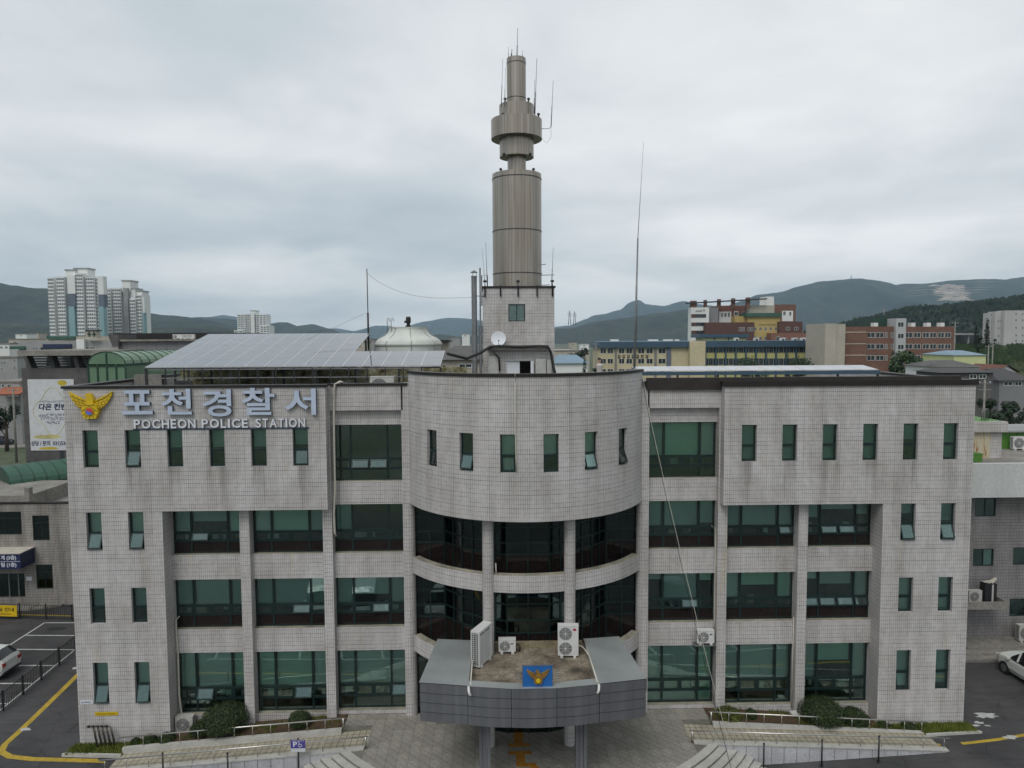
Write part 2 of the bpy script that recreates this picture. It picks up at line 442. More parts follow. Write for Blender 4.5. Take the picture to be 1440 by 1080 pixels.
M['rust_roof'] = plain('rust_clay_roof', (0.13, 0.05, 0.03), 0.8, var=0.2, scale=1)
M['orange_roof'] = plain('orange_awning', (0.30, 0.095, 0.045), 0.7, var=0.15)
M['car_white'] = plain('white_car_paint', (0.62, 0.64, 0.60), 0.22, var=0.03)
M['car_dark'] = plain('dark_car_paint', (0.02, 0.024, 0.035), 0.2, var=0.05)
M['car_silver'] = plain('silver_car_paint', (0.35, 0.36, 0.37), 0.25, 0.4, var=0.04)
M['car_glass'] = plain('car_glass', (0.010, 0.012, 0.014), 0.05, var=0.1)
M['tail_red'] = plain('tail_lamp', (0.35, 0.01, 0.01), 0.2, var=0.05)
M['skin'] = plain('skin', (0.42, 0.25, 0.18), 0.6, var=0.05)
M['hair'] = plain('dark_hair', (0.012, 0.010, 0.009), 0.6, var=0.1)
M['shirt'] = plain('pale_shirt', (0.45, 0.42, 0.40), 0.8, var=0.08)

def asphalt_mat(name, col, patch=0.35):
    m, t, b = new_mat(name)
    n1 = noise_node(t, 0.22, 6, 0.6); r1 = ramp_node(t, n1.outputs[0], [(0.32, tuple(c * (1 - patch) for c in col)), (0.68, tuple(c * (1 + patch) for c in col))])
    n2 = noise_node(t, 26, 4, 0.7); r2 = ramp_node(t, n2.outputs[0], [(0.3, 0.72), (0.7, 1.15)])
    n3 = noise_node(t, 1.6, 6, 0.7, (0.35, 1.4, 1)); r3 = ramp_node(t, n3.outputs[0], [(0.36, 0.72), (0.52, 1.0)])
    src = mul(t, mul(t, r1.outputs[0], r2.outputs[0]), r3.outputs[0])
    wn = noise_node(t, 0.9, 4, 0.6); vadd = N(t, 'ShaderNodeMix', data_type='RGBA', blend_type='LINEAR_LIGHT'); vadd.inputs[0].default_value = 0.35
    tco = N(t, 'ShaderNodeTexCoord'); L(t, tco.outputs['Object'], vadd.inputs[6]); L(t, wn.outputs['Color'], vadd.inputs[7])
    vo = N(t, 'ShaderNodeTexVoronoi', feature='DISTANCE_TO_EDGE'); L(t, vadd.outputs[2], vo.inputs['Vector']); vo.inputs['Scale'].default_value = 0.28
    rv = ramp_node(t, vo.outputs[0], [(0.0, 0.45), (0.012, 1.0)]); src = mul(t, src, rv.outputs[0], 0.8)
    sp_ = noise_node(t, 1.1, 3, 0.5); rs_ = ramp_node(t, sp_.outputs[0], [(0.66, 1.0), (0.74, 0.55)]); src = mul(t, src, rs_.outputs[0])
    vc = N(t, 'ShaderNodeTexVoronoi', distance='CHEBYCHEV'); L(t, tco.outputs['Object'], vc.inputs['Vector']); vc.inputs['Scale'].default_value = 0.11
    rc_ = ramp_node(t, vc.outputs['Color'], [(0.2, 0.86), (0.8, 1.10)]); src = mul(t, src, rc_.outputs[0])
    L(t, src, b.inputs['Base Color']); b.inputs['Roughness'].default_value = 0.85
    set_bump(t, b, n2.outputs[0], 0.3, 0.01)
    return m
def two_tone(name, stops, scale, rough=0.9, detail=6, bump=0.0, bscale=20, coord='Object', stretch=None, fine=None):
    m, t, b = new_mat(name)
    n = noise_node(t, scale, detail, 0.62, stretch, coord)
    src = ramp_node(t, n.outputs[0], stops).outputs[0]
    if fine:
        f = noise_node(t, fine[0], 4, 0.65); rf = ramp_node(t, f.outputs[0], [(0.35, fine[1]), (0.65, 1.15)])
        src = mul(t, src, rf.outputs[0])
    L(t, src, b.inputs['Base Color']); b.inputs['Roughness'].default_value = rough
    if bump:
        nb = noise_node(t, bscale, 5, 0.65); set_bump(t, b, nb.outputs[0], bump, 9.0 if bscale < 0.1 else (0.6 if bscale < 1 else 0.05))
    return m
M['asphalt'] = asphalt_mat('asphalt', (0.058, 0.056, 0.057))
M['ground'] = two_tone('town_ground', [(0.30, (0.16, 0.15, 0.135)), (0.45, (0.075, 0.09, 0.045)), (0.56, (0.05, 0.075, 0.03)), (0.70, (0.19, 0.18, 0.16))], 0.018, fine=(0.4, 0.6))
M['deck'] = two_tone('stained_deck', [(0.32, (0.05, 0.042, 0.033)), (0.43, (0.16, 0.13, 0.095)), (0.55, (0.26, 0.215, 0.16)), (0.72, (0.34, 0.30, 0.23))], 0.9, fine=(9, 0.6), bump=0.2)
M['upstand'] = two_tone('yellowed_upstand', [(0.3, (0.16, 0.13, 0.08)), (0.6, (0.29, 0.25, 0.16)), (0.8, (0.34, 0.31, 0.24))], 1.4, fine=(12, 0.7))
M['old_parapet'] = two_tone('peeling_parapet', [(0.34, (0.04, 0.04, 0.028)), (0.45, (0.22, 0.20, 0.09)), (0.55, (0.36, 0.34, 0.23)), (0.72, (0.46, 0.45, 0.38))], 1.5, fine=(7, 0.5))
M['rust_door'] = two_tone('rust_streaked_door', [(0.42, (0.48, 0.44, 0.34)), (0.56, (0.44, 0.36, 0.22)), (0.66, (0.25, 0.09, 0.03))], 2.4, stretch=(3, 3, 0.5))
def ramp_paver_mat():
    m, t, b = new_mat('ramp_pavers')
    tcn = N(t, 'ShaderNodeTexCoord')
    br = N(t, 'ShaderNodeTexBrick', offset=0.0); L(t, tcn.outputs['UV'], br.inputs['Vector'])
    br.inputs['Scale'].default_value = 1; br.inputs['Brick Width'].default_value = 0.3; br.inputs['Row Height'].default_value = 0.3
    br.inputs['Mortar Size'].default_value = 0.02
    br.inputs['Color1'].default_value = (0.40, 0.37, 0.285, 1); br.inputs['Color2'].default_value = (0.35, 0.32, 0.245, 1); br.inputs['Mortar'].default_value = (0.16, 0.14, 0.10, 1)
    n = noise_node(t, 1.2, 5, 0.6); r = ramp_node(t, n.outputs[0], [(0.3, 0.75), (0.7, 1.08)])
    L(t, mul(t, br.outputs[0], r.outputs[0]), b.inputs['Base Color']); b.inputs['Roughness'].default_value = 0.85
    set_bump(t, b, br.outputs['Fac'], -0.3, 0.01)
    return m
M['ramp_paver'] = ramp_paver_mat()
def leaf_mat(name, lo, hi, scale=3.0):
    m, t, b = new_mat(name)
    n = noise_node(t, scale, 3, 0.6); r = ramp_node(t, n.outputs[0], [(0.32, lo), (0.68, hi)])
    L(t, r.outputs[0], b.inputs['Base Color']); b.inputs['Roughness'].default_value = 0.6
    b.inputs['Specular IOR Level'].default_value = 0.3
    return m
M['leaf'] = leaf_mat('shrub_leaf', (0.009, 0.021, 0.006), (0.046, 0.072, 0.018), 5.0)
M['leaf_light'] = leaf_mat('young_leaf', (0.055, 0.075, 0.012), (0.13, 0.15, 0.03), 2.2)
M['leaf_tree'] = leaf_mat('tree_leaf', (0.016, 0.034, 0.012), (0.05, 0.085, 0.028), 0.6)
M['leaf_pine'] = leaf_mat('pine_leaf', (0.010, 0.022, 0.012), (0.03, 0.05, 0.024), 0.6)
M['leaf_wood'] = leaf_mat('wood_leaf', (0.008, 0.016, 0.008), (0.034, 0.052, 0.022), 0.05)
M['grass'] = leaf_mat('grass_blade', (0.06, 0.10, 0.012), (0.17, 0.19, 0.035), 1.5)
M['lime_dim'] = plain('dull_lime_render', (0.44, 0.42, 0.17), 0.8, var=0.1, scale=0.2)
M['field'] = two_tone('green_field', [(0.3, (0.03, 0.06, 0.012)), (0.7, (0.07, 0.11, 0.025))], 0.2)
M['leaf_slope'] = two_tone('weedy_slope', [(0.32, (0.02, 0.035, 0.012)), (0.5, (0.05, 0.075, 0.022)), (0.7, (0.10, 0.10, 0.035))], 0.12, fine=(0.6, 0.5), bump=0.8, bscale=0.5)
M['forest'] = two_tone('forest_canopy', [(0.32, (0.005, 0.011, 0.008)), (0.50, (0.017, 0.030, 0.017)), (0.68, (0.045, 0.058, 0.028))], 0.008, bump=1.0, bscale=0.06, fine=(0.075, 0.25))
M['quarry'] = two_tone('quarry_rock', [(0.35, (0.26, 0.22, 0.19)), (0.6, (0.52, 0.44, 0.38)), (0.75, (0.62, 0.55, 0.49))], 0.012, stretch=(1, 1, 4))
def solar_mat():
    m, t, b = new_mat('solar_cells')
    tcn = N(t, 'ShaderNodeTexCoord')
    br = N(t, 'ShaderNodeTexBrick', offset=0.0); L(t, tcn.outputs['UV'], br.inputs['Vector'])
    br.inputs['Scale'].default_value = 1; br.inputs['Brick Width'].default_value = 0.163; br.inputs['Row Height'].default_value = 0.163; br.inputs['Mortar Size'].default_value = 0.004
    br.inputs['Color1'].default_value = (0.022, 0.024, 0.038, 1); br.inputs['Color2'].default_value = (0.027, 0.029, 0.044, 1); br.inputs['Mortar'].default_value = (0.15, 0.16, 0.18, 1)
    L(t, br.outputs[0], b.inputs['Base Color'])
    b.inputs['Roughness'].default_value = 0.10; b.inputs['IOR'].default_value = 1.6
    b.inputs['Coat Weight'].default_value = 1.0; b.inputs['Coat Roughness'].default_value = 0.03; b.inputs['Coat IOR'].default_value = 1.55
    return m
M['solar'] = solar_mat()
def rib_mat():
    m, t, b = new_mat('ribbed_steel')
    tcn = N(t, 'ShaderNodeTexCoord')
    w = N(t, 'ShaderNodeTexBrick', offset=0.0); L(t, tcn.outputs['UV'], w.inputs['Vector'])
    w.inputs['Scale'].default_value = 1; w.inputs['Brick Width'].default_value = 0.21; w.inputs['Row Height'].default_value = 40
    w.inputs['Mortar Size'].default_value = 0.012; w.inputs['Mortar Smooth'].default_value = 0.4
    w.inputs['Color1'].default_value = (0.37, 0.335, 0.295, 1); w.inputs['Color2'].default_value = (0.325, 0.294, 0.26, 1); w.inputs['Mortar'].default_value = (0.22, 0.195, 0.168, 1)
    n = noise_node(t, 1.0, 5, 0.6, (5.0, 0.16, 1), 'UV'); r = ramp_node(t, n.outputs[0], [(0.36, (0.80, 0.76, 0.70)), (0.62, (1.05, 1.05, 1.05))])
    L(t, mul(t, w.outputs[0], r.outputs[0]), b.inputs['Base Color'])
    b.inputs['Metallic'].default_value = 0.65; b.inputs['Roughness'].default_value = 0.36
    set_bump(t, b, w.outputs['Fac'], -0.3, 0.01)
    return m
M['ribbed'] = rib_mat()

# ---------------------------------------------------------------- ground
def gz(x, y):
    pts = ((-60, -0.33), (-19, -0.33), (-11, -0.5), (10, -0.5), (20, 0.0), (60, 0.0))
    g = pts[0][1]
    for (a, za_), (b_, zb) in zip(pts[:-1], pts[1:]):
        if x >= a: g = lerp(za_, zb, min(1, (x - a) / (b_ - a)))
    return g * (1 - smooth01(y / 12.0))
def sheet(xs, ys, f):
    mb = MB()
    nx = len(xs)
    for y in ys:
        for x in xs: mb.v.append((x, y, f(x, y)))
    for j in range(len(ys) - 1):
        for i in range(nx - 1):
            a = j * nx + i
            mb.f.append((a, a + 1, a + nx + 1, a + nx)); mb.uv.append(None); mb.mi.append(0); mb.sm.append(True)
    return mb
far = [100, 150, 250, 400, 700, 1200, 2000, 3500, 6000, 9000, 13000]
gx_ = [-v for v in reversed(far)] + [-70 + 2 * i for i in range(71)] + far
gy_ = [-v for v in (3000, 1500, 600, 250, 120, 70)] + [-50 + 2 * i for i in range(56)] + [80] + far
struct(sheet(gx_, gy_, lambda x, y: gz(x, y) - 0.02).build('ground', M['ground']))
lot = sheet([-58 + 1.5 * i for i in range(79)], [-45 + 1.5 * i for i in range(52)], lambda x, y: gz(x, y))
struct(lot.build('car_park', M['asphalt']))
def paint(name, pts, w, m, zoff=0.005, closed=False, parent=None):
    """a painted line on the ground along pts"""
    mb = MB(); P = [Vector((p[0], p[1], 0)) for p in pts]
    # resample
    Q = []
    for a, b_ in zip(P[:-1], P[1:]):
        n = max(1, int((b_ - a).length / 0.8))
        Q += [a.lerp(b_, i / n) for i in range(n)]
    Q.append(P[-1])
    Ls = []; Rs = []
    for i, p in enumerate(Q):
        t = (Q[min(i + 1, len(Q) - 1)] - Q[max(i - 1, 0)]).normalized(); nn = Vector((-t.y, t.x, 0)) * (w / 2)
        for S, q in ((Ls, p + nn), (Rs, p - nn)):
            S.append((q.x, q.y, gz(q.x, q.y) + zoff))
    for i in range(len(Q) - 1):
        mb.face([Rs[i], Rs[i + 1], Ls[i + 1], Ls[i]])
    o = mb.build(name, m)
    return struct(o)

# ---------------------------------------------------------------- police station
PS = thing('police_station', 'four storey grey tiled police station with bowed centre bay and green glazing', 'police station')
ZT = 17.2
def flat(sx, y0=0.0):
    return lambda u, z, d: (sx * u, y0 + d, z)
def wall_holes(mb, fm, u0, u1, z0, z1, holes, th, du=None, top=True, back=True):
    us = {u0, u1}; zs = {z0, z1}
    for a, b_, c, d in holes:
        us |= {a, b_}; zs |= {c, d}
    if du:
        n = max(1, int((u1 - u0) / du))
        us |= {round(u0 + (u1 - u0) * i / n, 5) for i in range(1, n)}
    us = sorted(us); zs = sorted(zs)
    solid = lambda i, j: 0 <= i < len(us) - 1 and 0 <= j < len(zs) - 1 and not any(
        a - 1e-6 <= us[i] and us[i + 1] <= b_ + 1e-6 and c - 1e-6 <= zs[j] and zs[j + 1] <= d + 1e-6 for a, b_, c, d in holes)
    for i in range(len(us) - 1):
        for j in range(len(zs) - 1):
            if not solid(i, j): continue
            a, b_, c, d = us[i], us[i + 1], zs[j], zs[j + 1]
            uvq = [(a, c), (b_, c), (b_, d), (a, d)]
            mb.face([fm(a, c, 0), fm(b_, c, 0), fm(b_, d, 0), fm(a, d, 0)], uvq)
            if back: mb.face([fm(b_, c, th), fm(a, c, th), fm(a, d, th), fm(b_, d, th)], uvq)
            if not solid(i - 1, j): mb.face([fm(a, c, th), fm(a, c, 0), fm(a, d, 0), fm(a, d, th)], [(th, c), (0, c), (0, d), (th, d)])
            if not solid(i + 1, j): mb.face([fm(b_, c, 0), fm(b_, c, th), fm(b_, d, th), fm(b_, d, 0)], [(0, c), (th, c), (th, d), (0, d)])
            if not solid(i, j - 1): mb.face([fm(a, c, th), fm(b_, c, th), fm(b_, c, 0), fm(a, c, 0)], [(a, th), (b_, th), (b_, 0), (a, 0)])
            if not solid(i, j + 1): mb.face([fm(a, d, 0), fm(b_, d, 0), fm(b_, d, th), fm(a, d, th)], [(a, 0), (b_, 0), (b_, th), (a, th)])

SLIT_U = [10.825 + 1.986 * i for i in range(6)]
SW = 0.365
Z4 = (13.41, 15.21); Z3 = (9.41, 11.25); Z2 = (5.79, 7.55); Z1 = (1.78, 3.86)
def wing(sx):
    mb = MB(); fm = flat(sx)
    wall_holes(mb, fm, 9.6, 21.9, 11.27, ZT, [(c - SW, c + SW, *Z4) for c in SLIT_U], 0.35)
    wall_holes(mb, fm, 17.5, 21.9, -0.6, 11.26, [(c - SW, c + SW, *Z) for c in SLIT_U[4:] for Z in (Z3, Z2, Z1)], 0.35)
    X = lambda a: sx * a
    # box side, soffit, block cheek, outer side and rear
    mb.face([(X(9.6), 0.35, 11.27), (X(9.6), 6, 11.27), (X(9.6), 6, ZT), (X(9.6), 0.35, ZT)])
    mb.face([(X(9.6), 0.35, 11.27), (X(17.5), 0.35, 11.27), (X(17.5), 1.5, 11.27), (X(9.6), 1.5, 11.27)])
    mb.face([(X(17.5), 0.35, -0.6), (X(17.5), 1.6, -0.6), (X(17.5), 1.6, 11.268), (X(17.5), 0.35, 11.268)])
    mb.face([(X(21.9), 0.35, -0.6), (X(21.9), 16, -0.6), (X(21.9), 16, ZT), (X(21.9), 0.35, ZT)])
    mb.face([(X(21.9), 16, -0.6), (X(0), 16, -0.6), (X(0), 16, 16.5), (X(21.9), 16, 16.5)])
    mb.face([(X(21.55), 0.35, 16.5), (X(21.55), 16, 16.5), (X(21.55), 16, ZT), (X(21.55), 0.35, ZT)])
    mb.face([(X(9.95), 0.35, 16.5), (X(21.55), 0.35, 16.5), (X(21.55), 0.35, ZT), (X(9.95), 0.35, ZT)])
    mb.build('wing_wall', M['tile_wing'], PS)
    cp = MB()
    cp.box(X(9.5), X(21.98), -0.07, 0.40, ZT, ZT + 0.12)
    cp.box(X(21.5), X(21.98), 0.40, 16, ZT, ZT + 0.12)
    cp.box(X(9.5), X(9.9), 0.40, 0.415, ZT, ZT + 0.12)
    cp.build('coping', M['coping'], PS)
for sx in (-1, 1): wing(sx)
MB().box(5.9, 21.45, 0.42, 0.60, 16.9, 17.50).build('roof_flashing', M['flashing'], PS)
MB().box(9.45, 22.0, -0.09, -0.072, 17.08, 17.34).build('coping_face', M['coping'], PS)
MB().box(5.76, 9.44, 0.465, 0.488, 17.08, 17.34).build('coping_face', M['coping'], PS)
# piers, bay fronts and spandrels
for sx in (-1, 1):
    for a, b_ in ((9.53, 10.0), (13.57, 14.05)):
        MB().box(sx * a, sx * b_, 0.55, 1.4, -0.6, 11.262 if a > 10 else 11.25).build('pier', M['tile'], PS)
    mb = MB(); mb.box(sx * 9.53, sx * 9.98, 0.553, 1.4, 11.25, 16.0); mb.build('pier', M['tile'], PS)
    MB().box(sx * 6.07, sx * 5.80, 0.56, 1.4, -0.2, 11.4).build('pier', M['tile'], PS)
    def span(x0, x1, z0, z1, y0=0.85, top=True):
        mb = MB(); mb.box(sx * x0, sx * x1, y0, 1.45, z0, z1, skip='t'); mb.cur = 1
        xa, xb = sorted((sx * x0, sx * x1))
        mb.face([(xa, y0, z1), (xb, y0, z1), (xb, 1.45, z1), (xa, 1.45, z1)])
        return mb.build('spandrel', [M['tile'], M['tile_top']], PS)
    for x0, x1 in ((6.07, 9.53), (10.0, 13.57), (14.05, 17.5)):
        for z0, z1 in ((7.62, 8.87), (3.90, 5.10), (-0.6, 0.72 if x0 > 9 else 0.80)):
            span(x0, x1, z0, z1)
    span(6.07, 9.53, 11.32, 12.47)
    lint = MB(); lint.box(sx * 6.0, sx * 9.6, 0.56, 1.5, 16.0, ZT); lint.box(sx * 6.07, sx * 9.53, 0.86, 1.5, 15.27, 15.998)
    lint.build('lintel', M['tile'], PS)
    MB().box(sx * 5.75, sx * 9.5, 0.49, 0.95, ZT, ZT + 0.12).build('coping', M['coping'], PS)
    col = MB(); col.lathe([(0.29, -0.2), (0.29, 11.4)], (sx * 5.79, 0.85, 0), 24, uvr=0.29); col.build('column', M['tile'], PS)
    col = MB(); col.lathe([(0.26, 0.3), (0.26, 11.4)], (sx * 1.87, -2.10, 0), 24, uvr=0.26); col.build('column', M['tile'], PS)
    MB().box(sx * 5.68, sx * 6.07, 0.56, 1.5, 11.39, 17.3).build('pier', M['tile'], PS)
# drum
DC, DR = 2.9, 6.16
def drum(u, z, d, c=DC, r=DR): return ((r - d) * math.sin(u / r), c - (r - d) * math.cos(u / r), z)
DU = math.asin(5.72 / DR) * DR
DWIN = [s * c for c in (0.96, 2.9, 4.95) for s in (-1, 1)]
mb = MB()
DZ = (13.58, 15.28)
wall_holes(mb, drum, -DU, DU, 11.4, 17.8, [(c - 0.345, c + 0.345, *DZ) for c in DWIN], 0.35, 0.3)
poly = [drum(-DU + 2 * DU * i / 40, 0, 0.01)[:2] for i in range(41)]
mb.face([(p[0], p[1], 11.42) for p in reversed(poly)])
for s in (-1, 1):
    mb.face([(s * 5.72, 0.6, 17.25), (s * 5.72, 3.2, 17.25), (s * 5.72, 3.2, 17.8), (s * 5.72, 0.6, 17.8)])
mb.build('drum_wall', M['tile'], PS)
def arc_bar(r0, r1, c, uA, z0, z1, n=40):
    """curved bar between two radii, uA = half angle"""
    mb = MB()
    for i in range(n):
        a, b_ = -uA + 2 * uA * i / n, -uA + 2 * uA * (i + 1) / n
        p = lambda r, w, z: (r * math.sin(w), c - r * math.cos(w), z)
        mb.cur = 0
        mb.face([p(r1, a, z0), p(r1, b_, z0), p(r1, b_, z1), p(r1, a, z1)], [(r1 * a, z0), (r1 * b_, z0), (r1 * b_, z1), (r1 * a, z1)])
        mb.face([p(r0, b_, z0), p(r0, a, z0), p(r0, a, z1), p(r0, b_, z1)], [(r1 * b_, z0), (r1 * a, z0), (r1 * a, z1), (r1 * b_, z1)])
        mb.face([p(r0, a, z0), p(r0, b_, z0), p(r1, b_, z0), p(r1, a, z0)])
        mb.cur = 1
        mb.face([p(r1, a, z1), p(r1, b_, z1), p(r0, b_, z1), p(r0, a, z1)])
    return mb
arc_bar(DR - 0.40, DR + 0.06, DC, math.asin(5.74 / DR) , 17.8, 17.93).build('coping', [M['coping'], M['coping']], PS)
RC, RR = 4.33, 6.73
for z0, z1 in ((7.9, 8.7), (3.95, 4.75)):
    arc_bar(RR - 0.38, RR, RC, math.asin(5.62 / RR), z0, z1).build('ring_beam', [M['tile'], M['tile_top']], PS)
# roof deck, office floors and rear rooms (seen only through the glass and over the parapet)
rf = MB(); rf.box(-21.5, 21.5, 0.96, 15.9, 16.2, 16.5); rf.face([(p[0], p[1], 16.6) for p in [drum(-DU + 2 * DU * i / 24, 0, 0.3)[:2] for i in range(25)]])
rf.build('roof_deck', M['roof'], PS)
it = MB()
for z in (-0.3, 3.75, 7.45, 11.15):
    it.box(-21.5, 21.5, 1.5, 9.0, z, z + 0.25)
    it.face([(-21.5, 0.36, z + 0.13), (-17.55, 0.36, z + 0.13), (-17.55, 1.5, z + 0.13), (-21.5, 1.5, z + 0.13)])
    it.face([(17.55, 0.36, z + 0.13), (21.5, 0.36, z + 0.13), (21.5, 1.5, z + 0.13), (17.55, 1.5, z + 0.13)])
it.face([(p[0], p[1], 11.6) for p in [drum(-DU + 2 * DU * i / 24, 0, 0.35)[:2] for i in range(25)]])
it.box(-21.5, 21.5, 6.0, 6.2, -0.5, 16.2)
for x in (-17.56, -9.7, -6.0, 6.0, 9.7, 17.56):
    it.box(x - 0.05, x + 0.05, 1.5, 6.0, -0.4, 16.2)
it.build('office_interior', M['interior'], PS)

# ---- windows
rnd = random.Random(7)
_pane_cache = {}
def pane_mesh(w, h, m, d=0.012):
    k = (round(w, 3), round(h, 3), m.name)
    if k not in _pane_cache:
        _pane_cache[k] = MB().box(0, w, 0, d, 0, h).mesh('pane', m)
    return _pane_cache[k]
def sash(w, h, loc, parent, open_deg, glassm):
    k = ('sash', round(w, 3), round(h, 3), glassm.name)
    if k not in _pane_cache:
        mb = MB(); b_ = 0.05
        mb.box(0, w, -0.03, 0.02, -b_, 0); mb.box(0, w, -0.03, 0.02, -h, -h + b_); mb.box(0, b_, -0.03, 0.02, -h + b_, -b_); mb.box(w - b_, w, -0.03, 0.02, -h + b_, -b_)
        mb.cur = 1; mb.box(b_, w - b_, -0.012, 0.0, -h + b_, -b_)
        _pane_cache[k] = mb.mesh('sash', [M['frame'], glassm])
    return link('sash', _pane_cache[k], parent, loc, (R_(-open_deg), 0, 0))
_FC = 0.055
def big_window(parent, x0, x1, z0, z1, y, cols, rows, blinds, opens=(), brown=True, dim=False, glassm=None):
    """rows: heights (fractions from top) of glass / vents / foot panel; blinds: drop per column; opens: indices of tilted vents"""
    w, h = x1 - x0, z1 - z0
    g = glassm or M['glass']
    cx = [0] + [c * w for c in cols] + [w]
    za, zb = h * (1 - rows[0]), h * (1 - rows[1])
    mb = MB(); f = _FC
    mb.box(0, w, 0, 0.09, 0, f); mb.box(0, w, 0, 0.09, h - f, h); mb.box(0, f, 0, 0.09, f, h - f); mb.box(w - f, w, 0, 0.09, f, h - f)
    for c in cx[1:-1]: mb.box(c - 0.045, c + 0.045, 0.002, 0.088, f, h - f)
    for z in (za, zb):
        for a, b_ in zip(cx[:-1], cx[1:]):
            mb.box(a + 0.045, b_ - 0.045, 0.004, 0.086, z - 0.04, z + 0.04)
    mid = (cx[1] + cx[2]) / 2
    mb.box(mid - 0.05, mid + 0.05, 0.006, 0.084, zb + 0.04, za - 0.04)
    win = mb.build('window', M['frame'], parent, (x0, y, z0))
    vi = 0
    for ci, (a, b_) in enumerate(zip(cx[:-1], cx[1:])):
        a2, b2 = a + 0.045, b_ - 0.045
        link('pane', pane_mesh(b2 - a2, h - f - za - 0.04, g), win, (a2, 0.04, za + 0.04))
        link('pane', pane_mesh(b2 - a2, zb - 0.04 - f, M['brown_panel'] if brown else g, 0.02), win, (a2, 0.04, f))
        spans = [(a2, mid - 0.05), (mid + 0.05, b2)] if ci == 1 else [(a2, b2)]
        for p, q in spans:
            sash(q - p, za - zb - 0.08, (p, 0.03, za - 0.04), win, 24 if vi in opens else 0.0, g)
            vi += 1
        dr = blinds[ci]
        if dr > 0:
            hh = (h - za) * min(dr, 1.0) if dr <= 1 else (h - f - 0.02)
            rb_ = random.Random(int(x0 * 53 + z0 * 17 + ci * 5)); bm = M[rb_.choice(('blind_dim', 'blind_dim', 'blind_mid'))] if dim else M[rb_.choice(('blind', 'blind', 'blind_green', 'blind_mid'))]
            mb = MB()
            n = max(2, int(hh / 0.16))
            for i in range(n):                       # shallow slats of the zebra blind
                zt = h - 0.03 - hh * i / n; zl = h - 0.03 - hh * (i + 1) / n
                off = 0.012 * (i % 2)
                mb.face([(a2 + 0.01, 0.22 + off, zl), (b2 - 0.01, 0.22 + off, zl), (b2 - 0.01, 0.235 + off, zt), (a2 + 0.01, 0.235 + off, zt)])
            mb.build('blind', bm, win)
    rc = random.Random(int(x0 * 31 + z0 * 7))
    for k in range(rc.randint(3, 6)):
        xx = rc.uniform(0.1, w - 0.5); hh = rc.uniform(0.12, 0.42); ww = rc.uniform(0.12, 0.42)
        MB().box(xx, xx + ww, 0.45 + 0.1 * k, 0.5 + 0.1 * k + rc.uniform(0.02, 0.2), zb - 0.1, zb + hh).build('desk_item', M[rc.choice(('blind', 'board_white', 'interior', 'galv', 'cream'))], win)
    return win
UPR = (0.56, 0.75); GR = (0.61, 0.80); F4 = (0.62, 0.80)
C3 = (0.25, 0.775)
bays = []
def bw(side, bay, floor, blinds, opens=(), dim=False):
    xs = {0: (6.07, 9.53), 1: (10.0, 13.57), 2: (14.05, 17.5)}[bay]
    x0, x1 = xs if side > 0 else (-xs[1], -xs[0])
    z0, z1, rows, brown = {4: (12.47, 15.27, F4, False), 3: (8.87, 11.33 if bay == 0 else 11.262, UPR, True), 2: (5.10, 7.62, UPR, True), 1: (0.80 if bay == 0 else 0.72, 3.90, GR, False)}[floor]
    big_window(PS, x0 + 0.004, x1 - 0.004, z0 + 0.003, z1 - 0.003, 1.12, C3, rows, blinds, opens, brown, dim)
# left wing, outer bay / inner bay / bay beside the drum
bw(-1, 2, 3, (1.0, 0.6, 1.0), (1,)); bw(-1, 2, 2, (1, 1, 1), (), True); bw(-1, 2, 1, (1, 1, 1), (1,))
bw(-1, 1, 3, (1, 1, 1), ()); bw(-1, 1, 2, (1, 1, 1), (2,), True); bw(-1, 1, 1, (1, 1, 1), (2,))
bw(-1, 0, 4, (0, 0, 0), (1, 2), True); bw(-1, 0, 3, (1, 0.05, 0), (), True); bw(-1, 0, 2, (1, 0.7, 1), (2,), True); bw(-1, 0, 1, (1, 1, 1), (3,))
bw(1, 0, 4, (1, 1, 1), ()); bw(1, 0, 3, (1, 1, 0.9), (), True); bw(1, 0, 2, (0.3, 1, 0.35), (2,)); bw(1, 0, 1, (1.2, 1.2, 1.2), ())
bw(1, 1, 3, (1, 1, 1), (3,), True); bw(1, 1, 2, (1, 0.55, 1), ()); bw(1, 1, 1, (1, 1, 1), ())
bw(1, 2, 3, (0.7, 0.4, 0.6), (1, 2), True); bw(1, 2, 2, (0.35, 0.55, 1), (0, 1, 2, 3)); bw(1, 2, 1, (1, 0.55, 1), ())

